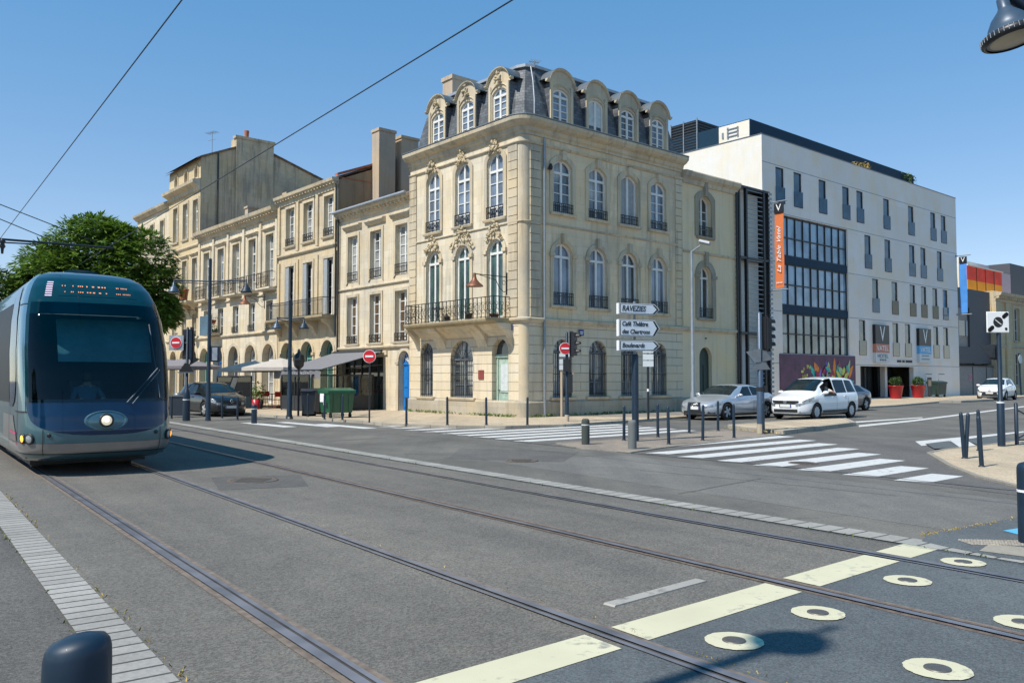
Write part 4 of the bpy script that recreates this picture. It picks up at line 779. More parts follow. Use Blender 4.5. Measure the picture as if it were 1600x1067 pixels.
# roof plants
for x_, lab in ((-8.3, 'green shrub spilling over the hotel parapet near its right end'), (-16.6, 'dry yellowish plants on the hotel roof edge')):
    p = thing('roof_shrub', lab, 'plant', HM @ TR(x_, 1.0, 17.3)); g_ = x_ > -10
    leaves([(i * .55, rnd.uniform(-.3, .3), .9 + rnd.uniform(0, .5) * (1 if g_ else .3)) for i in range(5)], [(.5, .5, .5 if g_ else .35)] * 5, 90, .16, rnd).build('foliage', 'leaf_mid' if g_ else 'leaf_dry', p)
    mb = MB(); mb.box(-.3, 2.5, -.3, .3, 0, .6); mb.build('planter_box', 'grey_metal', p)
# steel stair tower between the narrow house and the hotel
stw = thing('stair_tower', 'black steel stair tower with horizontal slats between the narrow house and the hotel', 'tower', FM(0, 14.7, 0, math.pi / 2))
mb = MB()
for x in (.05, .7, 2.3, 2.75): mb.box(x, x + .13, 0, .16, 0, 11.6); mb.box(x, x + .16, 2.4, 2.56, 0, 11.6)
for z in (3.9, 7.8, 11.5): mb.box(.05, 2.9, 0, 2.5, z, z + .12)
mb.build('frame', 'post_black', stw); mb = MB()
for k in range(46): z = .4 + k * .245; mb.box(.9, 2.3, .05, .09, z, z + .035); mb.box(2.75, 3.02, -.05, -.01, z, z + .12)
mb.build('slat', 'grey_metal', stw); mb = MB(); mb.box(.2, 2.5, .5, .6, 0, 11.4); mb.build('screen', 'concrete_side', stw)
mb = MB(); mb.box(2.75, 3.05, .2, 1.4, 0, 11.6); mb.build('louvre_panel', 'post_black', stw)
# ---------------------------------------------------------------- buildings beyond the hotel
db = thing('dark_building', 'dark grey clad building with one pale window bay right of the hotel', 'building', HM @ TR(.2, .3)); fd = Facade(db); plain('dark_clad', (.062, .068, .082), .6, var=.08); plain('taupe', (.30, .27, .25), .7); plain('gate_grey', (.22, .215, .21), .7, vs=3)
fd.wall(0, 8.0, 3.0, 9.85, 'dark_clad', [outline(.3, 3.1, 4.5, 8.1)], .2); mb = MB(); mb.box(.3, 3.1, .2, .25, 4.5, 8.1); ba = fd.part(mb, 'window_bay', 'taupe'); mb = MB(); mb.box(.4, 2.9, .15, .2, 5.5, 6.9); mb.build('window', 'glass_dark', ba); mb = MB(); mb.box(.9, .98, .1, .2, 5.5, 6.9); mb.box(2.5, 2.9, .1, .2, 5.5, 6.9); mb.build('frame', 'zinc', ba)
mb = MB(); mb.box(0, 8.0, .3, 9, 2.9, 9.84); mb.box(.0, 8, .6, 9, 0, 2.9); fd.part(mb, 'side_wall', 'dark_clad'); mb = MB(); mb.box(.5, 2.2, .1, .4, 2.95, 3.15); mb.box(4.2, 5.8, .1, .4, 2.95, 3.15); fd.part(mb, 'soffit_lamp', 'post_black')
gt = thing('metal_gate', 'wide grey metal gate with pink graffiti behind the white hatchback', 'gate', HM @ TR(.2, .2)); mb = MB(); mb.box(0, 9.6, 0, .12, .05, 2.75); mb.build('board_panel', 'gate_grey', gt)
mb = MB(); mb.box(0, 9.6, -.04, 0, 2.68, 2.78); 
for x in (0, 3.2, 6.4, 9.5): mb.box(x, x + .1, -.04, 0, .05, 2.75)
mb.build('gate_frame', 'dark_metal', gt); plain('graffiti', (.55, .22, .36), .6); text_obj('graffiti', '20', .8, 'graffiti', gt, Matrix.Translation((2.6, -.02, 1.7)) @ UP, shear=.2, bold=.01)
ob = thing('glass_box_building', 'building with a red and orange glass box on its roof at the far right', 'building', HM @ TR(0, 3.0)); plain('glass_red', (.85, .06, .03), .6, spec=.2, var=.2, vs=.7); plain('glass_orange', (1.0, .34, .01), .6, spec=.2, var=.15, vs=.7); plain('pink_glass', (.30, .14, .17), .2)  # red and orange base colours brightened to stand for light from behind
mb = MB(); mb.box(9.0, 34, .2, 14, 0, 10.3); mb.build('wall', 'dark_clad', ob); mb = MB(); mb.box(10.1, 19.2, 0, 5, 11.5, 12.9); mb.build('red_glazing', 'glass_red', ob); mb = MB(); mb.box(10.1, 19.2, -.01, 5, 10.3, 11.5); mb.build('orange_glazing', 'glass_orange', ob); mb = MB(); mb.box(19.2, 22.6, .3, 5, 10.3, 13.0); mb.build('pink_glazing', 'pink_glass', ob)
mb = MB(); mb.box(10.0, 19.4, -.1, 5, 12.9, 13.02); mb.box(12.5, 23, 2.5, 8, 13.0, 14.2); mb.box(8.6, 10.05, .2, 6, 10.3, 13.6); mb.build('white_parapet', 'concrete_side', ob); mb = MB(); mb.box(22.8, 34, .4, 10, 10.3, 14.3); mb.box(5.5, 8.55, .4, 6, 8, 12.6); mb.build('dark_tower', 'dark_clad', ob)
mb = MB()
for x in (12.4, 14.7, 17.0): mb.box(x, x + .08, -.05, 0, 10.3, 12.9)
mb.build('glazing_bar', 'copper', ob)
sb_ = thing('stone_building', 'old beige stone building with a deep cornice at the far right edge', 'building', HM @ TR(8.4, .0)); fs_ = Facade(sb_); ho = [outline(a, a + 1.5, z, z + h_) for a in (5.0, 9.5, 14) for z, h_ in ((.9, 3.2), (5.3, 3.3))]
fs_.wall(0, 22, 0, 9.9, 'stone_e', ho, .3); 
for o in ho: fs_.window(o[0][0], o[1][0], o[0][1], o[2][1], 0, gl='glass_dark', bars=2, surround=.22, rail=None)
fs_.mould(0, 22, 9.0, [(0, 0), (-.1, .02), (-.2, .4), (-.6, .6), (-.7, .85), (0, 1.0)], name='cornice'); fs_.mould(0, 22, 4.6, BAND, name='string_course'); mb = MB(); dentils(mb, 0, 22, 9.5, -.45, .5, .2, .22); fs_.part(mb, 'dentil_course', 'stone_trim'); mb = MB(); mb.box(0, .15, .01, 12, 0, 9.9); mb.box(0, 22, 11.9, 12, 0, 9.9); mb.box(.0, 22, .0, 12, 9.91, 10.02); mb.build('side_wall', 'stone_e', sb_)
for x in (0, 2.6): mb = MB(); mb.box(x, x + 1.2, -.16, 0, 0, 9.0); fs_.part(mb, 'pilaster', 'stone_e')
# planters, bin, barriers in front of the hotel
def planter(x, y, lab, rr=.62, h=1.15):
    p = thing('planter', lab, 'planter', HM @ TR(x, y, .1) @ Matrix.Scale(.85, 4), 'red planters at the hotel entrance'); mb = MB(); mb.lathe([(rr * .72, 0), (rr, h * .92), (rr * 1.08, h * .94), (rr * 1.08, h), (rr * .9, h), (rr * .9, h * .9)], (0, 0, 0), 24); mb.lathe([(.001, 0), (rr * .92, 0)], (0, 0, h * .9), 16); mb.build('pot', 'pot_red', p)
    leaves([(0, 0, h + .35), (.3, .1, h + .3), (-.3, -.1, h + .3)], [(.55, .5, .5)] * 3, 260, .14, rnd).build('foliage', 'leaf_dark', p)
planter(-15.1, -1.3, 'big red planter with a dark shrub left of the hotel entrance'); planter(-11.3, -1.3, 'big red planter with a dark shrub in front of the hotel entrance column')
# ---------------------------------------------------------------- ground
PAV = .09
def wpoly(name, pts, mat, z, kind='structure', up=None):
    mb = MB(); mb.flat([(p.x, p.y) for p in pts], z); return mb.build(name, mat, kind=kind)
def slab(name, pts, mat, z1, kmat='kerb_stone', kw=.16):
    """raised paving: a top sheet and a stone kerb round it"""
    mb = MB(); P = [(p.x, p.y) for p in pts]; mb.flat(P, z1); o = mb.build(name, mat, kind='structure')
    ar = sum(a[0] * b[1] - b[0] * a[1] for a, b in zip(P, P[1:] + P[:1])); sg = 1 if ar > 0 else -1
    kb = MB(); n = len(P)
    def off(i, d):
        a, b, c = (Vector((*P[j % n], 0)) for j in (i - 1, i, i + 1)); u = (b - a).normalized(); v = (c - b).normalized()
        nrm = (Vector((-u.y, u.x, 0)) + Vector((-v.y, v.x, 0))); nrm = nrm.normalized() * sg * d / max(.5, math.cos(u.angle(v) / 2)); return b - nrm * -1
    I_ = [off(i, kw) for i in range(n)]; O = [Vector((*p, 0)) for p in P]
    kb.add([(p.x, p.y, 0) for p in O] + [(p.x, p.y, z1 + .006) for p in O] + [(p.x, p.y, z1 + .006) for p in I_], [q for i in range(n) for q in ((i, (i + 1) % n, n + (i + 1) % n, n + i), (n + i, n + (i + 1) % n, 2 * n + (i + 1) % n, 2 * n + i))])
    kb.build('kerb', kmat, kind='structure'); return o
mb = MB(); mb.flat([(-300, -120), (400, -120), (400, 500), (-300, 500)], 0); struct('ground', mb, 'asphalt_road')
TA = math.atan2(.593, .805); TM_ = Matrix.Rotation(TA, 4, 'Z')      # track frame: x across the rails, y along them, away
def T(r, t, z=0): return TM_ @ Vector((r, t, z))
def tstrip(name, r0, r1, mat, z, t0=-30, t1=120, kind='structure'):
    mb = MB(); mb.flat([(r0, t0), (r1, t0), (r1, t1), (r0, t1)], z); return mb.build(name, mat, None, TM_, kind=kind)
tstrip('tramway', 1.29, 8.1, 'asphalt_tram', .004); tstrip('pavement', -9, .99, 'asphalt_left', .004)
tstrip('kerb_strip', .99, 1.29, 'kerb_blocks', .012); tstrip('kerb_strip', 8.1, 8.45, 'kerb_blocks_white', .012, t0=-.4)
GA_ = 1.5
for i, r in enumerate((2.07, 3.76, 5.76, 7.43)):
    s = 1 if i % 2 == 0 else -1                    # flangeway on the inner side
    tstrip('tram_rail', r - .035, r + .035, 'steel', .02); tstrip('tram_rail', *sorted((r + s * .035, r + s * .062)), 'groove', .012); tstrip('tram_rail', *sorted((r + s * .062, r + s * .1)), 'rust' if i == 2 else 'steel', .016)
    tstrip('rail_edging', r - .085, r - .035, 'rust' if i == 2 else 'rust_edge', .010) ; tstrip('rail_edging', r + .035 if s < 0 else r + .1, r + .085 if s < 0 else r + .15, 'rust_edge', .010)
# bluish asphalt past the yellow line and the yellow line itself
ly = lambda t: Vector((-.49, 4.62, 0)) + Vector((.757, .653, 0)) * t
n_ = Vector((.653, -.757, 0))
def clipline(off, r): # point where the line with offset meets across-distance r
    p = ly(0) + n_ * off; k = (r - (p.x * .805 + p.y * .593)) / (.757 * .805 + .653 * .593); return p + Vector((.757, .653, 0)) * k
wpoly('tramway_blue', [clipline(.3, 1.29), clipline(.3, 8.1), clipline(9, 8.1), clipline(9, 1.29)], 'asphalt_blue', .008)
for a, b in ((1.29, 1.98), (2.19, 3.6), (3.85, 5.66), (5.92, 7.3), (7.52, 8.1)): wpoly('road_marking', [clipline(0, a), clipline(.34, a), clipline(.34, b), clipline(0, b)], 'paint_yellow', .012)
plain('stud_metal', (.16, .145, .13), .5, .6, vs=30)
for i, (x, y) in enumerate([(1147, 1004), (1278, 960), (1418, 909), (1505, 880), (1465, 1048), (1600, 975), (1740, 930)]):
    c = G(x, y); lab = ['nearest pale yellow floor disc left of the street lamp shadow', 'pale yellow floor disc above the street lamp shadow', 'pale yellow floor disc in the second row between the tracks', 'smallest pale yellow floor disc beside the far rail', 'pale yellow floor disc at the bottom edge right of the lamp shadow', 'pale yellow floor disc cut by the right edge of the picture', 'pale yellow floor disc beyond the right edge'][i]
    if i == 6: continue
    d = thing('floor_disc', lab, 'floor marker', Matrix.Translation((c.x, c.y, .012)), 'pale yellow discs on the tramway'); mb = MB(); n = 90; rr = [.18 + .0016 * math.sin(k * 1.3 + i) + .0016 * math.sin(k * .7 + 2 * i) + rnd.uniform(-.001, .001) for k in range(n)]
    mb.add([(rr[k] * math.cos(6.283 * k / n), rr[k] * math.sin(6.283 * k / n), .003) for k in range(n)], [tuple(range(n))]); mb.build('painted_ring', 'paint_yellow', d)
    mb = MB(); mb.lathe([(.074, .003), (.072, .009), (.06, .012), (.001, .012)], (0, 0, 0), 24); mb.build('metal_cap', 'stud_metal', d)
def manhole(px, py, rx, lab):
    c = G(px, py); m_ = thing('manhole_cover', lab, 'manhole cover', Matrix.Translation((c.x, c.y, .008))); mb = MB(); mb.lathe([(rx, 0), (rx, .006), (rx * .86, .006), (rx * .85, .001)], (0, 0, 0), 28); mb.build('frame', 'rust', m_); mb = MB(); mb.lathe([(rx * .83, .002), (.001, .004)], (0, 0, 0), 28)
    for k in range(-3, 4): mb.box(-rx * .6, rx * .6, k * rx * .2 - .012, k * rx * .2 + .012, .004, .008)
    mb.build('lid', 'stud_metal', m_)
asphalt('asphalt_patch', (.118, .115, .112), .25, 85, .2, .5); asphalt('asphalt_pale', (.16, .157, .15), .22, 90, .15, .4); plain('tar', (.035, .034, .033), .45, var=.3)
for pts in ([(330, 747), (470, 743), (482, 760), (342, 766)], [(720, 700), (905, 706), (880, 722), (700, 716)]): wpoly('road_patch', [G(*p) for p in pts], 'asphalt_patch', .007 if pts[0][0] < 400 else .003)
wpoly('road_patch', [T(9.2, 3), T(12.2, 4.5), T(12.6, 13), T(9.6, 14)], 'asphalt_pale', .002)
def seam(pts, w_=.02):
    P = [G(*p) for p in pts]; mb = MB()
    for a, b in zip(P, P[1:]):
        d = (b - a).normalized(); q = Vector((-d.y, d.x, 0)) * w_; k_ = max(2, int((b - a).length / .25)); L_ = [a.lerp(b, i / k_) + Vector((rnd.gauss(0, .008), rnd.gauss(0, .008), 0)) for i in range(k_ + 1)]
        for c, e in zip(L_, L_[1:]): mb.add([(c.x - q.x, c.y - q.y, .0095), (e.x - q.x, e.y - q.y, .0095), (e.x + q.x, e.y + q.y, .0095), (c.x + q.x, c.y + q.y, .0095)], [(0, 1, 2, 3)])
    mb.build('tar_seam', 'tar', kind='structure')
seam([(598, 666), (846, 694.5), (985, 708), (1240, 731), (1535, 762), (1600, 768)], .022); seam([(330, 747), (470, 743)], .012); seam([(1000, 735), (1180, 752), (1400, 775)], .008); seam([(1060, 772), (1190, 748)], .007); seam([(505, 690), (600, 684)], .02)
manhole(395, 751, .4, 'round iron manhole cover between the two tram tracks'); manhole(815, 720, .33, 'worn manhole cover in the road before the corner crossing'); manhole(1255, 724, .28, 'small manhole cover at the edge of the right zebra crossing')
mb = MB(); a, b = G(950, 947), G(1098, 907); u = (b - a).normalized(); v = Vector((-u.y, u.x, 0)) * .055
vs = [a - v, b - v, b + v, a + v]; mb.add([(p.x, p.y, .0) for p in vs] + [(p.x - (p.x - (a.x + b.x) / 2) * .04, p.y - (p.y - (a.y + b.y) / 2) * .04, .014) for p in vs], [(4, 5, 6, 7), (0, 1, 5, 4), (1, 2, 6, 5), (2, 3, 7, 6), (3, 0, 4, 7)]); mb.build('lane_divider', 'paint_worn', label='low grey concrete bar between the rails just before the yellow line', cat='road divider')
# crossings
def stripe(a, L, w_=.5, mat='paint_white', z=.008):
    d = uB; nrm = -uA; s0 = Vector((a.x, a.y, 0)); sl_ = Vector((.45, 0, 0)) * 0
    wpoly('road_marking', [s0 - sl_, s0 + d * L, s0 + d * L + nrm * w_, s0 + nrm * w_ - d * .18], mat, z)
wpoly('crossing_road', [G(598, 666), G(846, 694), G(1150, 673), G(1000, 660)], 'asphalt_cross', .004); wpoly('crossing_road', [G(985, 701), G(1600, 775), G(1700, 720), G(1480, 690), G(1240, 679)], 'asphalt_cross', .004)
for i, (x, y) in enumerate([(609, 667.6), (629, 670), (652, 672.8), (680, 675.6), (709, 678.6), (734, 681.4), (764, 684.2), (794, 687), (828, 690.4)]): stripe(G(x, y), 8.2 - i * .15)
for i, (x, y) in enumerate([(1000, 703), (1045, 710), (1098, 716), (1159, 722.5), (1222, 729.5), (1294, 737), (1370, 745), (1455, 754)]): stripe(G(x, y), (6.6, 6.1, 5.5, 4.7, 3.9, 3.0, 2.0, 1.25)[i], .52)
for i, (x, y, L) in enumerate([(375, 661, 3.6), (430, 660, 4.0), (490, 663, 3.5)]): s0 = G(x, y); wpoly('road_marking', [s0, s0 + uA * L, s0 + uA * L + uB * .5, s0 + uB * .5], 'paint_white', .008)
# pavements
corner = [G(1160, 645), G(1080, 653), G(1000, 659.5), G(930, 664), G(880, 667.5), G(790, 670), G(700, 669.5), G(640, 667.5), G(596, 665), G(560, 661), G(500, 657), G(440, 653.5), G(380, 648.5)]
kerbA = F(-60, -7.2); kerbline = [F(2.9, 19.5), F(2.6, 26), F(1.7, 31.6), F(.9, 36)]
base = [F(0, 40), F(.0, 0), F(-45, .3), kerbA]
slab('pavement', [F(-7, 62), F(-1.2, 62), F(.5, 40)] + list(reversed(kerbline)) + corner + [F(-20, -7.0), kerbA, F(-60, 1), F(0, 1), F(-1, 14), F(-7, 14)], 'pink_paving', PAV)
wpoly('pavement_patch', [F(.1, 2), F(2.7, 4), F(2.7, 19), F(.1, 19)], 'grey_paving', PAV + .004)
slab('refuge', [G(868, 693), G(905, 701), G(985, 708), G(1040, 700), G(1150, 688), G(1228, 679.5), G(1130, 671), G(1060, 680), G(960, 687)], 'island_paving', .02, 'grey_paving', .1)
slab('refuge', [G(1152, 673), G(1224, 679.5), G(1338, 665), G(1322, 658), G(1240, 661), G(1137, 669)], 'pink_paving', .12)
ri = [G(1459, 716), G(1447, 709), G(1475, 703), G(1525, 698), G(1600, 688), G(1720, 676), G(1900, 700), G(1800, 790), G(1650, 772), G(1590, 762), G(1520, 745), G(1480, 729)]
slab('pavement', ri, 'pink_paving', .03, 'grey_paving', .1)
wpoly('road_marking', [G(1342, 664.5), G(1425, 656.5), G(1620, 632), G(1620, 633.6), G(1425, 659), G(1342, 667.5)], 'paint_white', .010)
wpoly('road_marking', [G(1330, 659), G(1440, 652), G(1443, 653.2), G(1332, 661)], 'paint_white', .008)
for pts in ([(1430, 690), (1445, 694), (1600, 676), (1600, 674)], [(1430, 690), (1445, 694), (1452, 696), (1440, 697)]): wpoly('road_marking', [G(*p) for p in pts], 'paint_white', .011)
wpoly('road_marking', [G(1484, 690), G(1508, 688), G(1525, 698), G(1500, 701)], 'paint_white', .034)
wpoly('cycle_patch', [G(1446, 695), G(1482, 690.5), G(1500, 701), G(1460, 703)], 'asphalt_blue', .033); wpoly('cycle_patch', [G(1510, 689), G(1562, 683), G(1590, 689), G(1530, 698)], 'asphalt_blue', .033)
wpoly('road_marking', [G(1140, 662), G(1190, 660), G(1225, 664), G(1150, 668)], 'asphalt_blue', .006)
slab('kerb_extension', [F(.9, 36), F(1.9, 37), F(1.6, 43.5), F(.3, 46), F(-.2, 40)], 'kerb_stone', .14)
# corner with the blue patch at the right edge
wpoly('refuge', [G(1448, 837), G(1500, 826), G(1600, 808), G(1800, 830), G(1800, 905), G(1560, 872), G(1480, 856), G(1440, 847)], 'asphalt_blue', .014)
wpoly('refuge', [G(1530, 863), G(1600, 872), G(1700, 885), G(1700, 870), G(1600, 857), G(1545, 853)], 'kerb_stone', .018)
wpoly('road_marking', [G(1567, 831), G(1600, 826), G(1640, 832), G(1610, 842)], 'paint_blue', .018)
tp = thing('tactile_paving', 'grey studded tactile paving beside the blue patch at the right edge', 'paving', I4); a = G(1500, 846); mb = MB(); e1 = (G(1600, 848) - a); e2 = (G(1520, 852.5) - a)
for i in range(22):
    for j in range(5): p = a + e1 * (i / 21) + e2 * (j / 4); mb.lathe([(.022, .0), (.015, .01), (.001, .012)], (p.x, p.y, .016), 8)
mb.build('stud', 'grey_paving', tp); tp.children[0]['kind'] = 'stuff'
# weeds in joints
def weeds(name, pts, n, h, mat, lab, spread=.08):
    mb = MB()
    for _ in range(n):
        k = rnd.random() * (len(pts) - 1); i = int(k); p = pts[i].lerp(pts[i + 1], k - i) + Vector((rnd.gauss(0, spread), rnd.gauss(0, spread), 0))
        cl = .5 + .5 * math.sin(k * 9 + i * 2)
        if rnd.random() > cl + .15: continue
        a = rnd.uniform(0, 6.28); hh = h * rnd.uniform(.3, 1); w_ = hh * .16; d = Vector((math.cos(a), math.sin(a), 0)); q = Vector((-d.y, d.x, 0)) * w_
        mb.add([p - q, p + q, p + d * hh * .5 + Vector((0, 0, hh * .8)), p + d * hh * .9 + Vector((0, 0, hh * .7))], [(0, 1, 2), (1, 3, 2)])
    mb.build(name, mat, label=lab, cat='weeds', kind='stuff')
weeds('weeds', [F(-8, -.06, PAV), F(-.6, -.08, PAV), F(.06, .6, PAV), F(.06, 9, PAV)], 1500, .17, 'leaf_light', 'low green weeds along the foot of the corner building')
weeds('weeds', [G(1445, 838), G(1500, 827), G(1600, 809)], 420, .035, 'leaf_dry', 'yellow dry weeds in the joint beside the blue patch', .03)
weeds('weeds', [T(1.32, 3.2), T(1.32, 14)], 160, .04, 'leaf_dry', 'tiny dry weeds along the near paved strip', .012); weeds('weeds', [T(.97, 3.0), T(.97, 12)], 110, .04, 'leaf_light', 'tiny green weeds left of the near paved strip', .012)
weeds('weeds', [T(8.07, 2), T(8.07, 22)], 120, .05, 'leaf_light', 'scattered weeds along the far paved strip', .012); weeds('weeds', [T(3.9, 2.5), T(3.9, 9)], 110, .03, 'leaf_dry', 'dry debris and weeds along the middle rail', .01)
weeds('weeds', [G(1137, 668, .12), G(1160, 672, .12), G(1224, 677, .12)], 110, .07, 'leaf_dry', 'dry weeds on the raised kerb of the traffic island', .1)
# ---------------------------------------------------------------- bollards
def place(px, py, z=0.0, rz=0.0): c = G(px, py, z); return Matrix.Translation((c.x, c.y, z)) @ Matrix.Rotation(rz, 4, 'Z')
tbo = thing('bollard', 'x', 'bollard', I4, 'slim bollards'); mb = MB(); mb.lathe([(.04, 0), (.038, .9), (.032, .94), (.012, .96), (.001, .962)], (0, 0, 0), 12); mb.build('post', 'post_blue', tbo); mb = MB(); mb.lathe([(.06, 0), (.058, .015), (.045, .025)], (0, 0, 0), 12); mb.build('base_ring', 'dark_metal', tbo)
slim = [(635, 663, PAV, 'slim dark bollard on the corner pavement in front of the blue door'), (699, 664, PAV, 'slim dark bollard on the corner pavement left of the wide arched window'), (760, 664, PAV, 'slim dark bollard on the corner pavement left of the pale green door'),
        (824, 664, PAV, 'slim bollard with a pale cap at the rounded corner of the stone building'), (347, 653, .02, 'slim bollard in front of the black car, left of two'), (371, 656, .02, 'slim bollard in front of the black car, right of two'), (268, 654, .02, 'slim bollard beside the grey litter bin next to the tram'),
        (481, 651, PAV, 'slim bollard in front of the dark wheelie bin'), (507, 655, PAV, 'slim bollard in front of the green waste container'), (535, 656, PAV, 'slim bollard just right of the green waste container'),
        (975, 688, .02, 'slim bollard just left of the direction signpost'), (1028, 683, .02, 'slim bollard on the refuge, first right of the signpost at the back'), (1045, 694, .02, 'slim bollard on the refuge, nearest one right of the signpost'),
        (1077, 677, .02, 'slim bollard in front of the grille of the silver saloon'), (1098, 688, .02, 'slim bollard on the refuge in front of the silver saloon headlight'), (1122, 673, .02, 'slim bollard in front of the front wheel of the silver saloon'),
        (1147, 684, .02, 'slim bollard on the refuge in front of the silver saloon door'), (1193, 678, .02, 'slim bollard touching the right side of the traffic signal post'),
        (1507, 716, .03, 'slim bollard leaning left on the right pavement'), (1509, 716, .03, 'slim bollard leaning right, crossing the other leaning one'), (1530, 704, .03, 'upright slim bollard on the right pavement behind the nearest one'), (1534, 729, .03, 'nearest slim bollard on the right pavement, leaning slightly left')]
for i, (x, y, z, lab) in enumerate(slim):
    lean = {18: -.06, 19: .075, 21: -.045, 14: .02, 12: -.015}.get(i, rnd.uniform(-.012, .012)); M = place(x, y, z) @ Matrix.Rotation(lean, 4, 'Y') @ Matrix.Diagonal((1, 1, .95 + .03 * rnd.random(), 1))
    if i == 0: tbo.matrix_basis = M; tbo['label'] = lab
    else: dup(tbo, M, lab)
fat = thing('thick_bollard', 'x', 'bollard', I4, 'thick bollards'); mb = MB(); mb.lathe([(.10, 0), (.10, .6), (.095, .64), (.075, .67), (.001, .68)], (0, 0, 0), 20); mb.build('post', 'post_blue', fat); mb = MB(); mb.lathe([(.103, .5), (.103, .53)], (0, 0, 0), 20); mb.build('reflective_band', 'white_strap', fat)
stone('mossy', (.07, .085, .08), bw=9, bh=9, dirt=.6, seed=4, mdark=1); stone('flaking', (.16, .18, .19), bw=9, bh=9, dirt=.8, dcol=(.03, .04, .06), seed=6, mdark=1)
for i, (x, y, z, lab, mt, s_) in enumerate([(397, 661, .02, 'thick dark bollard with a white band right of the black car', 'post_blue', 1.0), (915, 694, .02, 'thick mossy bollard with a white band left of the signpost', 'mossy', .93), (988, 701, .02, 'thick flaking bollard at the foot of the direction signpost', 'flaking', .98)]):
    M = place(x, y, z) @ Matrix.Diagonal((1, 1, s_, 1)); o = fat
    if i: o = dup(fat, M, lab); p_ = [c for c in o.children if c.name.startswith('post')][0]; p_.data = p_.data.copy(); p_.data.materials.clear(); p_.data.materials.append(MATS[mt])
    else: fat.matrix_basis = M; fat['label'] = lab
    if i == 2: 
        for c in o.children:
            if c.name.startswith('reflective'): bpy.data.objects.remove(c)
def bigb(x, y, h, r, lab, tilt, band):
    b = thing('wide_bollard', lab, 'bollard', Matrix.Translation((x, y, .0)), 'wide bollards in the foreground'); mb = MB(); n = 36; rows = []
    for rr, z in ((1, 0), (1, h - .07), (.985, h - .03), (.93, h - .008), (.8, h + .008), (.4, h + .02), (0.01, h + .022)):
        rows.append([(r * rr * math.cos(6.2832 * k / n), r * rr * math.sin(6.2832 * k / n), z + (tilt * rr * math.cos(6.2832 * k / n) * r if z > h - .1 else 0)) for k in range(n)])
    mb.grid(rows, closed=True); mb.build('post', 'post_blue', b); mb = MB(); mb.lathe([(r + .003, h * .65), (r + .003, h * .68)], (0, 0, 0), 30) if band else mb.lathe([(r + .003, h * .3), (r + .003, h * .33)], (0, 0, 0), 30); mb.build('reflective_band', 'sign_white', b)
bigb(-1.235, 2.42, .90, .09, 'wide dark blue bollard top at the bottom left corner of the picture', .16, False)
c = G(1612, 851); bigb(c.x, c.y, .80, .115, 'wide dark blue bollard with a white band cut by the right edge', .1, True)
# ---------------------------------------------------------------- lamps
def bell(mb, mg, x, y, z, s, n=20):
    """pendant bell lamp hanging from (x, y, z)"""
    mb.lathe([(.03 * s, 0), (.03 * s, -.16 * s), (.07 * s, -.18 * s), (.075 * s, -.3 * s), (.10 * s, -.34 * s), (.19 * s, -.44 * s), (.25 * s, -.55 * s), (.26 * s, -.6 * s), (.32 * s, -.64 * s), (.33 * s, -.7 * s), (.30 * s, -.74 * s)], (x, y, z), n)
    mg.lathe([(.29 * s, -.735 * s), (.15 * s, -.76 * s), (.001, -.765 * s)], (x, y, z), n)
plain('lamp_lens', (.30, .27, .2), .3)
def twolamp(px, py, z0, H, arm, za, s, lab, r=.075, rot=0.0, box=False):
    c = G(px, py, z0); l = thing('street_lamp', lab, 'street lamp', Matrix.Translation((c.x, c.y, z0)) @ Matrix.Rotation(rot, 4, 'Z')); mb = MB()
    mb.lathe([(r * 1.5, 0), (r * 1.45, .05), (r * 1.25, .1), (r * 1.2, 1.1), (r, 1.15), (r * .75, H), (r * .8, H + .02), (.001, H + .06)], (0, 0, 0), 16); mb.build('pole', 'post_blue', l)
    for sx in (-1, 1):
        ab = MB(); ab.tube((0, 0, za), (sx * arm, 0, za + .05), .028); ab.tube((0, 0, za - .1), (sx * arm, 0, za - .02), .018); ab.build('arm', 'post_blue', l)
        m1, m2 = MB(), MB(); bell(m1, m2, sx * arm, 0, za + .06, s); hd = m1.build('lamp_head', 'post_blue_light' if sx < 0 else 'post_blue', l); m2.build('lens', 'lamp_lens', hd)
    if box: mb = MB(); mb.box(.1, .42, -.1, .1, 2.25, 2.85); mb.build('signal_box', 'post_blue', l); mb = MB(); mb.box(.16, .36, -.12, -.1, 2.3, 2.8); mb.build('plate', 'zinc', l.children[-1] if 0 else l)
    return l
twolamp(325, 657, .02, 6.2, 1.4, 5.35, .68, 'tall double armed street lamp with two bell lamps in front of the black car', box=True)
twolamp(452, 651, PAV, 4.7, .55, 3.95, .64, 'double street lamp with short arms standing beside the restaurant terrace', r=.085)
cl = thing('street_lamp', 'tall slim grey street lamp with a flat head against the narrow yellow house', 'street lamp', place(1083, 648, PAV)); mb = MB(); mb.lathe([(.12, 0), (.12, .9), (.085, 1.0), (.06, 6.9), (.05, 7.0)], (0, 0, 0), 12); mb.build('pole', 'grey_metal', cl); mb = MB(); mb.tube((0, 0, 6.95), (.35, -.2, 7.2), .035); mb.build('arm', 'grey_metal', cl); mb = MB(); mb.obox(Matrix.Translation((.5, -.3, 7.3)) @ Matrix.Rotation(.35, 4, 'Y') @ Matrix.Rotation(-.5, 4, 'Z'), .5, .26, .12); mb.build('lamp_head', 'zinc', cl, bevel=.03)
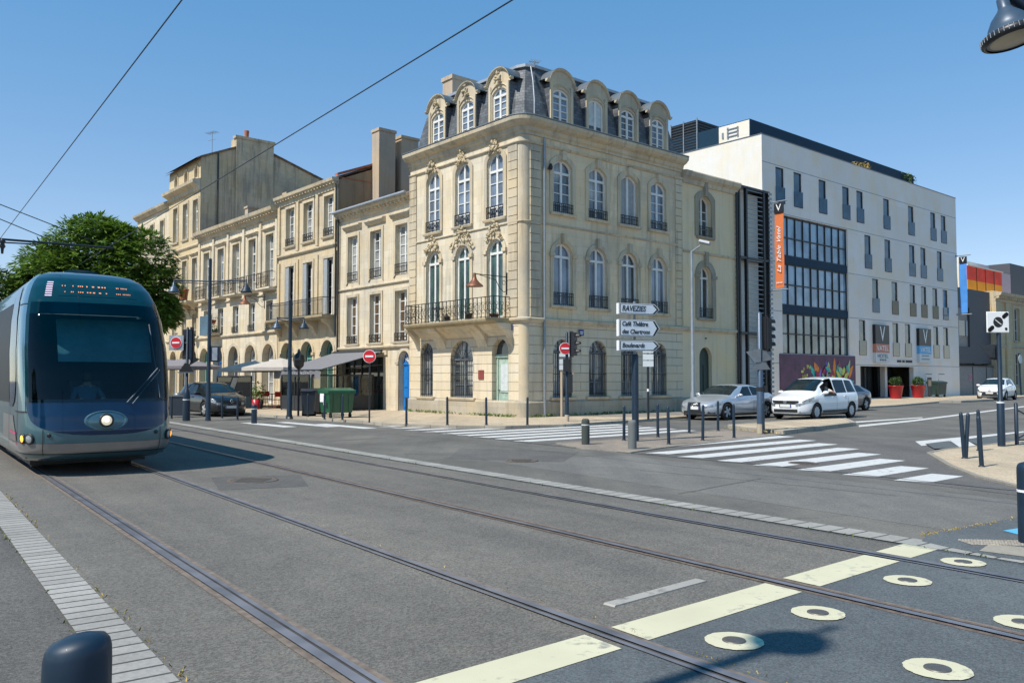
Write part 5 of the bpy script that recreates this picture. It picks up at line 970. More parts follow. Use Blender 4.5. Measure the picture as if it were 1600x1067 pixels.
# lamp hanging into the picture at the top right
p = atY(1563, 84, 8.0); l = thing('street_lamp', 'large bell street lamp hanging from an arm at the top right corner', 'street lamp', Matrix.Translation((p.x + 1.7, p.y + .2, 0)))
m1, m2 = MB(), MB(); T0 = Matrix.Translation((-1.7, -.2, p.z + .66)) @ Matrix.Rotation(rad(-9), 4, 'Y') @ Matrix.Rotation(rad(-7), 4, 'X'); m1.T = T0; m2.T = T0; bell(m1, m2, 0, 0, 0, .76, 36); h_ = m1.build('lamp_head', 'post_blue_light', l); m2.build('lens', 'lamp_lens', h_)
mb = MB(T0)
for k in range(40): a = 6.2832 * k / 40; mb.tube((.272 * math.cos(a), .272 * math.sin(a), -.5), (.276 * math.cos(a), .276 * math.sin(a), -.55), .005, n=4)
mb.build('rim_ribs', 'grey_metal', h_); mb = MB(T0); mb.lathe([(.245, -.49), (.268, -.505), (.272, -.56), (.235, -.575)], (0, 0, 0), 36, cap=False); mb.build('rim', 'post_black', h_)
mb = MB(); mb.tube((-1.72, -.2, p.z + .67), (0, 0, p.z - .5), .06); mb.tube((-1.72, -.2, p.z + .67), (0, 0, p.z + .95), .035); mb.build('arm', 'post_blue', l); mb = MB(); mb.lathe([(.14, 0), (.13, 1.1), (.09, 1.2), (.07, p.z + 1.2), (.001, p.z + 1.3)], (0, 0, 0), 16); mb.build('pole', 'post_blue', l)
# lamp behind the photographer, whose shadow lies on the blue asphalt
q = G(1228, 1006); Hh = 9.4; off = -sdir * (Hh / sdir.z); b0 = q - Vector((off.x, off.y, 0))
l = thing('street_lamp', 'street lamp standing left of the camera whose shadow falls on the blue asphalt', 'street lamp', Matrix.Translation((b0.x, b0.y, 0))); mb = MB(); mb.lathe([(.13, 0), (.12, 1.1), (.08, 1.2), (.06, Hh), (.035, Hh + .1), (.035, Hh + .72), (.001, Hh + .75)], (0, 0, 0), 16); mb.build('pole', 'post_blue', l)
mb = MB(); mb.lathe([(.05, .25), (.12, .2), (.2, .1), (.24, -.02), (.235, -.06), (.001, -.07)], (.04, .02, Hh), 24); mb.build('lamp_head', 'post_blue', l)
# ---------------------------------------------------------------- signs
def disc(mb, c, r, M, t=.02, mi=0): mb.lathe([(.001, 0), (r, 0), (r, t), (.001, t)], (0, 0, 0), 28, mi, M=M, smooth=False)
def noentry(parent, M, r, square=None):
    """M: local frame, facing -Y"""
    A = M @ UP; mb = MB()
    if square: mb.T = M; mb.box(-square / 2, square / 2, 0, .02, -square / 2, square / 2); sg_ = mb.build('sign_plate', 'zinc', parent)
    mb = MB(); disc(mb, (0, 0, 0), r * 1.08, A @ Matrix.Translation((0, 0, .005))); s_ = mb.build('sign', 'sign_white', parent)
    mb = MB(); disc(mb, (0, 0, 0), r, A @ Matrix.Translation((0, 0, .012))); mb.build('sign_face', 'sign_red', s_); mb = MB(M); mb.box(-r * .68, r * .68, -.045, -.034, -r * .15, r * .15); mb.build('white_bar', 'sign_white', s_)
def sig(parent, M, n=3, w_=.26, h_=.3, face=1):
    """signal head facing local -Y, with visors"""
    mb = MB(M); mb.box(-w_ / 2, w_ / 2, -.1, .1, 0, h_ * n); hd = mb.build('signal_head', 'post_black', parent); mb = MB(M); mb.box(-w_ / 2 - .05, w_ / 2 + .05, .06, .08, -.05, h_ * n + .05); mb.build('back_plate', 'post_black', hd)
    for k in range(n):
        mb = MB(M); z = h_ * (k + .5); 
        for a in range(9): t = math.pi * (a / 8) ; mb.add([(.1 * math.cos(t), -.1, z + .1 * math.sin(t)), (.1 * math.cos(t + .4), -.1, z + .1 * math.sin(t + .4)), (.1 * math.cos(t + .4), -.26, z + .09 * math.sin(t + .4)), (.1 * math.cos(t), -.26, z + .09 * math.sin(t))], [(0, 1, 2, 3)])
        mb.build('visor', 'post_black', hd); mb = MB(M); mb.lathe([(.09, 0), (.001, .02)], (0, -.1, z), 14, M=Matrix.Rotation(math.pi / 2, 4, 'X')); mb.build('lens', ('dark_green_door', 'copper', 'plaque_red')[k % 3], hd)
s1 = thing('no_entry_sign', 'round red no entry sign on a thin black post in front of the terrace', 'road sign', place(577, 660, PAV)); mb = MB(); mb.tube((0, 0, 0), (0, 0, 2.45), .03); mb.build('post', 'post_black', s1); noentry(s1, TR(0, -.04, 2.32, rad(-8)), .215)
# signal at the corner crossing, x 885
s2 = thing('traffic_signal', 'traffic signal post with a small round no entry sign by the corner building', 'traffic light', place(886, 661, .03)); mb = MB(); mb.lathe([(.075, 0), (.07, .95), (.055, 1.0), (.05, 3.25), (.001, 3.3)], (0, 0, 0), 12); mb.build('pole', 'post_blue', s2); mb = MB(); mb.lathe([(.08, 0), (.078, .3)], (0, 0, 0), 12); mb.build('pole_foot', 'chimney_plaster', s2)
sig(s2, TR(.24, .03, 2.42, rad(65)), 3, .27, .28); noentry(s2, TR(-.07, -.07, 2.68, rad(10)), .2)
mb = MB(); mb.box(-.3, .15, -.06, .02, 2.33, 2.38); mb.box(-.14, .1, -.14, .02, 1.85, 2.3); mb.box(.02, .2, -.1, .06, 1.1, 1.75); mb.build('pedestrian_signal', 'post_black', s2); mb = MB(); mb.obox(TR(.17, -.02, 1.65) @ Matrix.Rotation(.3, 4, 'Y'), .03, .1, .34); mb.build('sticker', 'pink_plaster', s2)
# tall signal, x 1188
s3 = thing('traffic_signal', 'tall traffic signal seen from behind, in front of the white van', 'traffic light', place(1189, 677, .02)); mb = MB(); mb.lathe([(.115, 0), (.11, 1.25), (.085, 1.3), (.07, 3.55), (.001, 3.6)], (0, 0, 0), 14); mb.build('pole', 'post_blue_light', s3); mb = MB(); mb.lathe([(.12, 0), (.118, .28)], (0, 0, 0), 14); mb.build('pole_foot', 'plinth', s3)
sig(s3, TR(.2, .02, 2.5, rad(110)), 4, .27, .225); mb = MB(); mb.lathe([(.12, 1.25), (.12, 1.36)], (0, 0, 0), 14); mb.box(.08, .2, -.06, .06, 1.2, 1.4); mb.build('collar', 'post_black', s3)
mb = MB(); mb.add([(-.42, -.05, 2.4), (.0, -.1, 2.5), (.0, -.1, 2.1), (-.2, -.1, 2.08)], [(0, 1, 2, 3)]); mb.add([(-.42, -.03, 2.4), (.0, -.02, 2.5), (.0, -.02, 2.1), (-.2, -.05, 2.08)], [(3, 2, 1, 0)]); mb.prism([(.0, 2.1), (.3, 2.16), (.36, 2.4), (.0, 2.45)], -.05, .1, 'y'); mb.build('turned_sign', 'zinc_dark', s3)
mb = MB(); mb.prism([(-.25, 1.86), (.28, 1.88), (.14, 2.1), (-.12, 2.1)], -.08, -.05, 'y'); mb.build('triangle_sign', 'zinc_dark', s3)
# left signal by the tram, x 290
s4 = thing('traffic_signal', 'traffic signal with a square no entry plate on a thick post beside the tram', 'traffic light', place(291, 657, .02)); mb = MB(); mb.lathe([(.14, 0), (.135, .9), (.12, 1.0), (.10, 1.15), (.06, 1.2), (.05, 3.55), (.001, 3.6)], (0, 0, 0), 14); mb.build('pole', 'post_blue', s4); mb = MB(); mb.lathe([(.14, .78), (.14, .82)], (0, 0, 0), 14); mb.build('reflective_band', 'white_strap', s4)
sig(s4, TR(.02, .1, 2.4, rad(165)), 3, .36, .35); mb = MB(); mb.box(.14, .2, -.12, .1, 2.3, 3.58); mb.build('shield', 'post_blue', s4); noentry(s4, TR(-.42, -.04, 2.98, rad(-5)), .21, .58)
mb = MB(); mb.prism([(-.3, 1.83), (.32, 1.83), (.08, 2.2), (-.06, 2.2)], -.1, -.07, 'y'); mb.prism([(.1, 2.1), (.52, 2.35), (.2, 2.45)], -.08, -.05, 'y'); mb.build('triangle_sign', 'post_black', s4)
mb = MB(); mb.prism([(-.3, 1.82), (.33, 1.82), (.36, 1.86), (-.33, 1.86)], -.12, -.1, 'y'); mb.tube((-.5, 0, 2.98), (0, 0, 2.98), .02); mb.tube((-.42, 0, 3.3), (-.42, 0, 3.36), .03); mb.build('bracket', 'zinc_dark', s4)
s5 = thing('traffic_signal', 'small dark pedestrian signal post between the terrace lamp and the wheelie bins', 'traffic light', place(466, 650, PAV)); mb = MB(); mb.tube((0, 0, 0), (0, 0, 2.5), .045); mb.build('pole', 'post_black', s5); mb = MB(); mb.lathe([(.05, 1.9), (.2, 2.05), (.24, 2.3), (.2, 2.5), (.07, 2.6), (.04, 2.75)], (0, 0, 0), 6, smooth=False); mb.build('signal_head', 'post_black', s5)
# direction signpost
dp = thing('direction_signpost', 'dark blue post with three white arrow signs pointing right', 'signpost', place(993, 689, .02)); mb = MB(); mb.lathe([(.09, 0), (.09, 2.2), (.08, 2.24), (.001, 2.25)], (0, 0, 0), 20); mb.build('post', 'post_blue', dp); mb = MB(); mb.tube((0, .05, 2.2), (0, .05, 3.62), .035); mb.build('sign_mast', 'grey_metal', dp)
plain('sign_face', (.66, .71, .77), .35, var=.02)
RS = rad(24)
for z0, z1, tx, sz in ((3.27, 3.56, [('RAVEZIES', .2, .72, 0)], 0), (2.70, 3.14, [('Café Théâtre', .16, .78, .1), ('des Chartrons', .16, .84, -.1)], 0), (2.33, 2.60, [('Boulevards', .16, .68, 0)], 0)):
    Mx = TR(-.02, -.08, 0, RS) ; mb = MB(Mx); x0, x1, d = -.5, .74, .16; zm = (z0 + z1) / 2; tip = [(x0, z0), (x1 - d, z0), (x1, zm), (x1 - d, z1), (x0, z1)]
    mb.prism(tip, -.06, .05, 'y'); sg = mb.build('arrow_sign', 'zinc', dp)
    def ring(i0, i1, y, mat, nm): 
        mb = MB(Mx); a = [(x0 + i0, z0 + i0), (x1 - d - i0 * .4, z0 + i0), (x1 - i0 * 1.3, zm), (x1 - d - i0 * .4, z1 - i0), (x0 + i0, z1 - i0)]; mb.add([(p[0], y, p[1]) for p in a], [tuple(range(5))]); mb.build(nm, mat, sg)
    ring(.008, 0, -.0625, 'sign_white', 'rim'); ring(.022, 0, -.065, 'sign_black', 'border')
    mb = MB(Mx); a = [(x0 + .045, z0 + .034), (x1 - d - .06, z0 + .034), (x1 - .1, zm), (x1 - d - .06, z1 - .034), (x0 + .045, z1 - .034)]; mb.add([(p[0], -.0675, p[1]) for p in a], [tuple(range(5))]); mb.build('sign_face', 'sign_face', sg)
    mb = MB(Mx); mb.box(x0 - .012, x0 - .002, -.06, .05, z0 + .006, z1 - .006); mb.build('side_cap', 'sign_white', sg)
    for s_, size, fw_, dz in tx:
        text_obj('lettering', s_, size, 'sign_black', sg, Mx @ Matrix.Translation((x0 + .08 + fw_ / 2, -.071, zm + dz)) @ UP, shear=.22, fitw=fw_, bold=.004, ext=.002)
# info post behind, x 1013
ip = thing('sign_post', 'thin dark post with small white plates on the pavement behind the signpost', 'signpost', place(1013, 655, PAV)); mb = MB(); mb.tube((0, 0, 0), (0, 0, 2.75), .045); mb.build('post', 'post_black', ip); mb = MB(); mb.tube((0, 0, 1.05), (0, 0, 1.15), .048); mb.build('reflective_band', 'sign_white', ip)
for z in (2.62, 2.35, 2.1): mb = MB(); mb.box(-.2, .2, -.07, -.05, z - .11, z + .11); mb.build('plate', 'sign_pale', ip)
wp = thing('sign_post', 'pale post with three small white plates against the corner building wall', 'signpost', FM(.35, 1.75, PAV, rad(55))); mb = MB(); mb.tube((0, 0, 0), (0, 0, 2.6), .05); mb.build('post', 'chimney_plaster', wp); 
for z in (2.45, 2.22, 1.99): mb = MB(); mb.box(-.1, .32, -.08, -.05, z - .1, z + .1); mb.build('plate', 'sign_pale', wp)
# right sign post
rp = thing('tramway_sign', 'square white sign with a black diagonal band and disc on a dark blue post', 'road sign', place(1565, 697, .03)); mb = MB(); mb.lathe([(.085, 0), (.085, 1.05), (.07, 1.08), (.055, 1.1), (.05, 3.2)], (0, 0, 0), 16); mb.build('post', 'post_blue', rp); mb = MB(); mb.lathe([(.08, 0), (.078, .12)], (0, 0, 0), 14); mb.lathe([(.088, 1.02), (.088, 1.06)], (0, 0, 0), 14); mb.build('post_foot', 'sign_pale', rp)
Mx = TR(-.05, -.07, 2.95, rad(6)); mb = MB(Mx); mb.box(-.285, .285, 0, .03, -.25, .25); sp = mb.build('sign', 'sign_white', rp, bevel=.02)
def band(x0, z0, x1, z1, w_, y, mat, nm):
    d = Vector((x1 - x0, 0, z1 - z0)).normalized(); q = Vector((-d.z, 0, d.x)) * w_ / 2; a, b = Vector((x0, y, z0)), Vector((x1, y, z1)); mb = MB(Mx); mb.add([a - q, b - q, b + q, a + q], [(0, 1, 2, 3)]); mb.lathe([(.001, 0), (w_ / 2, 0)], a, 16, M=UP); mb.lathe([(.001, 0), (w_ / 2, 0)], b, 16, M=UP); mb.build(nm, mat, sp)
band(-.22, -.19, -.15, -.13, .1, -.003, 'sign_black', 'black_band'); band(.15, .13, .22, .19, .1, -.003, 'sign_black', 'black_band')
mb = MB(Mx); disc(mb, 0, .125, UP @ Matrix.Translation((0, 0, .002)), .002); mb.build('black_disc', 'sign_black', sp); band(-.08, .06, .08, -.06, .018, -.007, 'sign_white', 'white_slash'); mb = MB(Mx); mb.prism([(.17, -.13), (.23, -.13), (.23, -.18), (.2, -.2), (.17, -.18)], -.006, -.002, 'y'); mb.build('small_shield', 'sign_black', sp)
mb = MB(); mb.box(-.14, .08, .04, .26, 2.05, 2.42); mb.build('signal_housing', 'post_black', rp, bevel=.03); mb = MB(); mb.add([(-.5, -.02, 2.38), (-.1, 0, 2.42), (-.1, 0, 2.1), (-.22, -.02, 2.12)], [(0, 1, 2, 3), (3, 2, 1, 0)]); mb.build('back_plate', 'dark_metal', rp)
fp = thing('road_sign', 'round white sign on a leaning dark post beyond the white hatchback', 'road sign', HM @ TR(7.9, -2.3, .05)); mb = MB(); mb.tube((0, 0, 0), (-.35, 0, 3.9), .07); mb.build('post', 'post_blue', fp); mb = MB(); disc(mb, 0, .42, Matrix.Translation((-.3, -.1, 3.35)) @ UP); mb.build('sign', 'sign_pale', fp)
gp = thing('street_lamp', 'pale grey hooked lamp post at the right edge beside the stone building', 'street lamp', HM @ TR(11.8, -2.4, .05)); mb = MB(); mb.tube((0, 0, 0), (0, 0, 7.2), .13); mb.build('pole', 'zinc', gp); mb = MB(); mb.path([(0, 0, 7.2), (.1, 0, 7.6), (.5, 0, 7.9), (1.4, 0, 8.0)], .09); mb.build('arm', 'zinc', gp)
# barriers: two near the hotel bin, one on the right pavement
def barrier(M, L, lab, h=.9, n=2):
    b = thing('cross_barrier', lab, 'barrier', M, 'dark cross braced pedestrian barriers')
    for x in (0, L): mb = MB(); mb.lathe([(.045, 0), (.043, h), (.001, h + .03)], (x, 0, 0), 10); mb.build('post', 'post_blue', b)
    mb = MB(); mb.tube((0, 0, .12), (L, 0, .12), .018); mb.tube((0, 0, h - .12), (L, 0, h - .12), .018) if n else None; mb.tube((0, 0, .14), (L, 0, h - .14), .018); mb.tube((0, 0, h - .14), (L, 0, .14), .018); mb.build('cross_bar', 'post_blue', b)
c = G(1589, 695, .03); barrier(Matrix.Translation((c.x, c.y, .03)) @ Matrix.Rotation(rad(12), 4, 'Z'), 1.5, 'near cross braced barrier at the right edge beside the tramway sign', 1.0, 0)
for x, lab in ((-5.6, 'far cross braced barrier left of the pair near the hotel'), (-3.2, 'far cross braced barrier right of the pair near the hotel')): barrier(HM @ TR(x, -8.6, .14), 2.2, lab, 1.35)
# ---------------------------------------------------------------- bins
plain('bin_green', (.008, .085, .036), .4, var=.12, coat=.2); plain('bin_dark', (.02, .03, .045), .5); plain('rubber', (.012, .012, .013), .8)
def container(M, lab, w_=1.15, d=.75, h=1.02, mat='bin_green'):
    b = thing('waste_container', lab, 'waste bin', M); mb = MB(); t = .88
    vs = [(sx * w_ / 2 * t * k, sy * d / 2 * t * k, z) for k, z in ((1, .2), (1 / t, h)) for sx, sy in ((-1, -1), (1, -1), (1, 1), (-1, 1))]; mb.add(vs, [(3, 2, 1, 0), (4, 5, 6, 7), (0, 1, 5, 4), (1, 2, 6, 5), (2, 3, 7, 6), (3, 0, 4, 7)])
    for x in (-.3, 0, .3): mb.add([(x * w_ - .03, -d / 2 * t - .02, .25), (x * w_ + .03, -d / 2 * t - .02, .25), (x * w_ + .03, -d / 2 - .02, h - .05), (x * w_ - .03, -d / 2 - .02, h - .05)], [(0, 1, 2, 3)])
    mb.box(-w_ / 2 - .03, w_ / 2 + .03, -d / 2 - .04, d / 2 + .04, h - .06, h); mb.build('body', mat, b, bevel=.015)
    mb = MB(); mb.prism([(-d / 2 - .05, h), (d / 2 + .05, h), (d / 2 + .02, h + .13), (0, h + .17), (-d / 2 - .02, h + .08)], -w_ / 2 - .04, w_ / 2 + .04, 'x'); mb.build('lid', mat, b, bevel=.02)
    for sx in (-1, 1):
        for sy in (-1, 1): mb = MB(); mb.tube((sx * w_ * .38 - .03, sy * d * .36, .09), (sx * w_ * .38 + .03, sy * d * .36, .09), .09, n=14); mb.box(sx * w_ * .38 - .04, sx * w_ * .38 + .04, sy * d * .36 - .03, sy * d * .36 + .03, .1, .22); mb.build('castor', 'rubber', b)
    return b
c = G(512, 653, PAV); gb_ = container(Matrix.Translation((c.x + .25, c.y + .45, PAV)) @ Matrix.Rotation(rad(38), 4, 'Z'), 'green waste container with a white notice standing on the pavement by the terrace', 1.1, .9, 1.0)
mb = MB(Matrix.Translation((0, 0, 0))); mb.box(-.61, -.60, -.12, .22, .62, .95); mb.box(-.61, -.60, -.28, -.08, .5, .7); mb.build('notice', 'sign_white', gb_)
def wheelie(M, lab, mat='bin_dark', s=1.0):
    b = thing('wheelie_bin', lab, 'waste bin', M @ Matrix.Scale(s, 4)); mb = MB(); vs = [(sx * a, sy * c_, z) for a, c_, z in ((.22, .24, .08), (.29, .34, 1.0)) for sx, sy in ((-1, -1), (1, -1), (1, 1), (-1, 1))]; mb.add(vs, [(3, 2, 1, 0), (4, 5, 6, 7), (0, 1, 5, 4), (1, 2, 6, 5), (2, 3, 7, 6), (3, 0, 4, 7)]); mb.build('body', mat, b, bevel=.015)
    mb = MB(); mb.prism([(-.38, 1.0), (.36, 1.0), (.36, 1.08), (.1, 1.12), (-.38, 1.05)], -.31, .31, 'x'); mb.build('lid', mat, b, bevel=.015); mb = MB(); mb.tube((-.28, .28, .1), (.28, .28, .1), .1, n=14); mb.build('wheel', 'rubber', b)
wheelie(place(482, 650, PAV, rad(10)), 'dark blue wheelie bin left of the green waste container'); wheelie(place(496, 647, PAV, rad(-15)), 'brownish wheelie bin squeezed behind the green waste container', 'rubber')
c = G(278, 651, .02); lb = thing('litter_bin', 'square dark grey litter bin behind the traffic signal beside the tram', 'litter bin', Matrix.Translation((c.x, c.y, .02))); mb = MB(); mb.box(-.3, .3, -.25, .25, .06, .85); mb.build('body', 'bin_dark', lb, bevel=.02); mb = MB(); mb.box(-.33, .33, -.28, .28, .85, .9); mb.lathe([(.2, .9), (.18, 1.0), (.001, 1.02)], (0, 0, 0), 12); mb.build('lid', 'zinc_dark', lb)
container(HM @ TR(-7.6, -1.2, .1, 0), 'dark green waste container by the hotel wall', 1.7, .9, 1.15, 'dark_green_door')
ab = thing('menu_board', 'narrow upright menu board beside the hotel entrance', 'board', HM @ TR(-9.5, -1.4, .1)); mb = MB(); mb.box(-.35, .35, -.05, .0, .1, 1.6); mb.build('board', 'dark_metal', ab); mb = MB(); mb.box(-.25, .25, -.06, -.05, .9, 1.4); mb.build('menu', 'chimney_plaster', ab)
# ---------------------------------------------------------------- restaurant terrace
plain('awning_grey', (.17, .17, .185), .8, var=.06); plain('parasol_cream', (.46, .42, .38), .8, var=.05); plain('parasol_grey', (.20, .19, .21), .8, var=.06); plain('red_metal', (.50, .03, .02), .4); plain('brown_cloth', (.25, .13, .08), .8)
aw = thing('awning', 'grey fabric awning with a hanging valance over the restaurant terrace', 'awning', FM(-15.0, 0)); A0, A1 = -.3, 4.6
mb = MB(); y1, z1_ = -3.4, 2.02; zt_ = 2.98
mb.grid([[(A0 + (A1 - A0) * i / 8, -.05 + (y1 + .05) * k / 6, zt_ + (z1_ - zt_) * k / 6 - .03 * math.sin(math.pi * k / 6)) for i in range(9)] for k in range(7)]); mb.grid([[(A0 + (A1 - A0) * i / 8, -.05 + (y1 + .05) * k / 6, zt_ - .02 + (z1_ - zt_) * k / 6 - .03 * math.sin(math.pi * k / 6)) for i in range(9)] for k in range(6, -1, -1)]); mb.build('canopy', 'awning_grey', aw)
mb = MB(); mb.grid([[(A0 + (A1 - A0) * i / 40, y1 - .02 + .02 * math.sin(i * 1.3), z) for i in range(41)] for z in (2.0, 1.62)]); va = mb.build('valance', 'awning_grey', aw); mb = MB(); mb.path([(1.8 + k * .04, y1 - .05, 1.82 + .06 * math.sin(k * 1.1) * (1 + .6 * math.sin(k * .37))) for k in range(44)], .012, 4); mb.build('lettering', 'parasol_cream', va)
mb = MB(); mb.tube((A0, y1, z1_), (A1, y1, z1_), .04); mb.tube((A1 - .05, -.05, 2.9), (A1 - .05, y1, z1_), .025); mb.tube((A1 - .05, -.05, 2.3), (A1 - .05, y1, z1_ - .05), .02); mb.tube((A0, -.1, 2.98), (A1, -.1, 2.98), .06); mb.build('awning_arm', 'dark_metal', aw)
def tglass(name, alpha, col):
    m, t, b = nodes(name); tr = N(t, 'ShaderNodeBsdfTransparent'); tr.inputs[0].default_value = (*col, 1); gl = N(t, 'ShaderNodeBsdfGlossy'); gl.inputs['Roughness'].default_value = .02; fr = N(t, 'ShaderNodeFresnel'); fr.inputs[0].default_value = alpha
    mx = N(t, 'ShaderNodeMixShader'); t.links.new(fr.outputs[0], mx.inputs[0]); t.links.new(tr.outputs[0], mx.inputs[1]); t.links.new(gl.outputs[0], mx.inputs[2]); t.links.new(mx.outputs[0], t.nodes['Material Output'].inputs[0]); MATS[name] = m
tglass('clear_glass', 1.5, (.75, .8, .8)); tglass('tram_glass', 1.5, (.45, .66, .72))
def screen(M, L, lab, low=.62, h=1.7, lowmat='dark_metal'):
    s_ = thing('terrace_screen', lab, 'screen', M, 'glazed windbreak screens round the terrace'); mb = MB()
    for x in ([0, L] if L < 2 else [0, L / 2, L]): mb.box(x - .03, x + .03, -.03, .03, 0, h)
    mb.box(0, L, -.035, .035, h - .05, h + .03); mb.build('frame', 'post_black', s_); mb = MB(); mb.box(.03, L - .03, -.02, .02, .04, low); mb.build('lower_panel', lowmat, s_)
    mb = MB(); mb.box(.03, L - .03, -.006, .006, low, h - .05); mb.build('glass_pane', 'clear_glass', s_); return s_
screen(FM(-11.0, -3.5, PAV, math.pi / 2), 3.3, 'glazed screen with a dark lower panel closing the terrace on the blue door side', .72)
screen(FM(-14.0, -3.6, PAV), 2.9, 'glazed screen along the front of the terrace behind the green waste container', .72)
screen(FM(-21.3, -4.0, PAV), 4.6, 'front screen with a thin black frame left of the terrace lamp', .6, 1.65, 'dark_green_door'); 
plain('skin', (.45, .26, .18), .6, var=.05)
def parasol(x, y, r, zt, mat, lab):
    p = thing('parasol', lab, 'parasol', FM(x, y, PAV)); mb = MB(); mb.tube((0, 0, 0), (0, 0, zt), .03); mb.build('pole', 'dark_metal', p); mb = MB(); n = 8
    c8 = [(r * math.cos(6.2832 * (k + .5) / n) * 1.05, r * math.sin(6.2832 * (k + .5) / n) * 1.05, zt - .5) for k in range(n)]; mb.add([(0, 0, zt)] + c8, [(0, 1 + k, 1 + (k + 1) % n) for k in range(n)]); mb.add(c8 + [(a, b, z - .17) for a, b, z in c8], [(k, (k + 1) % n, n + (k + 1) % n, n + k) for k in range(n)]); mb.build('canopy', mat, p)
    mb = MB(); mb.lathe([(.25, 0), (.25, .06), (.05, .1)], (0, 0, 0), 12); mb.build('base', 'dark_metal', p)
parasol(-16.2, -2.6, 1.9, 2.6, 'parasol_cream', 'cream parasol beside the grey awning'); parasol(-19.4, -2.6, 1.9, 2.55, 'parasol_cream', 'cream parasol at the far end of the terrace, left of the other')
parasol(-26.0, -4.2, 2.0, 2.75, 'parasol_grey', 'grey parasol behind the black car'); parasol(-29.5, -4.0, 2.2, 2.75, 'parasol_grey', 'grey parasol behind the traffic signal beside the tram')
def chair(x, y, rz, lab, mat='red_metal'):
    c = thing('chair', lab, 'chair', FM(x, y, PAV, rz), 'metal chairs on the terrace'); mb = MB(); mb.box(-.21, .21, -.21, .21, .43, .46); mb.build('seat', mat, c); mb = MB(); mb.box(-.21, .21, .19, .22, .6, .86); mb.build('backrest', mat, c)
    for sx in (-1, 1):
        for sy in (-1, 1): mb = MB(); mb.tube((sx * .19, sy * .2, 0), (sx * .19, sy * .2, .86 if sy > 0 else .44), .014, n=6); mb.build('leg', mat, c)
def table(x, y, lab, mat='red_metal'):
    c = thing('table', lab, 'table', FM(x, y, PAV), 'terrace tables'); mb = MB(); mb.box(-.33, .33, -.33, .33, .72, .75); mb.build('table_top', mat, c); mb = MB(); mb.tube((0, 0, 0), (0, 0, .72), .03); mb.lathe([(.2, 0), (.2, .02)], (0, 0, 0), 10); mb.build('leg', 'dark_metal', c)
for i, (x, y) in enumerate(((-19.6, -3.2), (-18.0, -3.3), (-16.4, -3.0))):
    nm = ('left', 'middle', 'right')[i]; table(x, y, f'small red table on the open terrace, {nm} of three', 'red_metal')
    chair(x - .6, y, math.pi / 2, f'red metal chair left of the {nm} red terrace table'); chair(x + .6, y, -math.pi / 2, f'red metal chair right of the {nm} red terrace table')
table(-12.6, -2.4, 'table under the awning behind the glazed screen', 'brown_cloth'); chair(-13.3, -2.4, math.pi / 2, 'brown chair under the awning left of the covered table', 'brown_cloth'); chair(-11.9, -2.4, -math.pi / 2, 'brown chair under the awning right of the covered table', 'brown_cloth')
def tpot(x, y, h, r, pm, lm, lab, fh, sp, n=140): 
    p = thing('potted_plant', lab, 'plant', FM(x, y, PAV)); mb = MB(); mb.lathe([(r * .72, 0), (r, h), (r * .9, h)], (0, 0, 0), 16); mb.lathe([(.001, 0), (r * .9, 0)], (0, 0, h - .03), 12); mb.build('pot', pm, p); leaves([(0, 0, h + fh * .5)], [(sp, sp, fh * .55)], n, .1, rnd).build('foliage', lm, p)
tpot(-21.0, -4.4, .55, .25, 'pot_red', 'leaf_mid', 'red pot with a drooping plant at the left end of the terrace', .4, .35); tpot(-15.4, -4.3, .5, .22, 'pot_red', 'leaf_light', 'bright red pot with sparse flowers beside the terrace lamp', .7, .22); tpot(-14.6, -2.6, .5, .25, 'pot_black', 'leaf_dark', 'tall green plant under the awning behind the wheelie bins', 1.3, .35, 260); tpot(-15.9, -3.9, .4, .2, 'pot_black', 'leaf_mid', 'leafy plant at the front corner of the awning', 1.0, .3, 160)
mbd = thing('menu_board', 'tilted white menu board on a post before the open terrace', 'board', FM(-17.6, -4.6, PAV, rad(20))); mb = MB(); mb.tube((0, 0, 0), (0, 0, 1.05), .025); mb.build('post', 'dark_metal', mbd); mb = MB(Matrix.Translation((0, 0, 1.25)) @ Matrix.Rotation(.45, 4, 'Y')); mb.box(-.03, .03, -.2, .2, -.42, .42); mb.build('board', 'dark_metal', mbd); mb = MB(Matrix.Translation((0, 0, 1.25)) @ Matrix.Rotation(.45, 4, 'Y')); mb.box(.03, .036, -.17, .17, -.38, .38); mb.box(-.036, -.03, -.17, .17, -.38, .38); mb.build('menu', 'sign_white', mbd)
# ---------------------------------------------------------------- cars
def carpaint(name, col, metal=.6, rough=.3, coat=.8): plain(name, col, rough, metal, var=.02, coat=coat)
carpaint('paint_silver', (.48, .52, .58), .55); carpaint('paint_whitecar', (.74, .76, .78), 0, .35); carpaint('paint_black', (.016, .018, .023), .2, .25); carpaint('paint_grey', (.13, .13, .15), .5)
plain('tyre', (.012, .012, .013), .85); plain('rim_alloy', (.42, .43, .45), .35, .15, var=.05); plain('rim_white', (.5, .51, .52), .4, .1, var=.05); plain('trim_black', (.016, .017, .019), .5); plain('headlight', (.26, .29, .33), .12, .3, coat=1, var=.7, vs=14); plain('plate_white', (.62, .63, .62), .5, var=.05); plain('chrome', (.6, .62, .65), .18, .9, var=0); plain('amber', (.6, .2, .02), .3); plain('tail_red', (.30, .01, .012), .25, coat=.5)
def interp(tab, x):
    if x <= tab[0][0]: return tab[0][1:]
    for a, b in zip(tab, tab[1:]):
        if x <= b[0]:
            t = (x - a[0]) / (b[0] - a[0]); return [p + (q - p) * t for p, q in zip(a[1:], b[1:])]
    return tab[-1][1:]
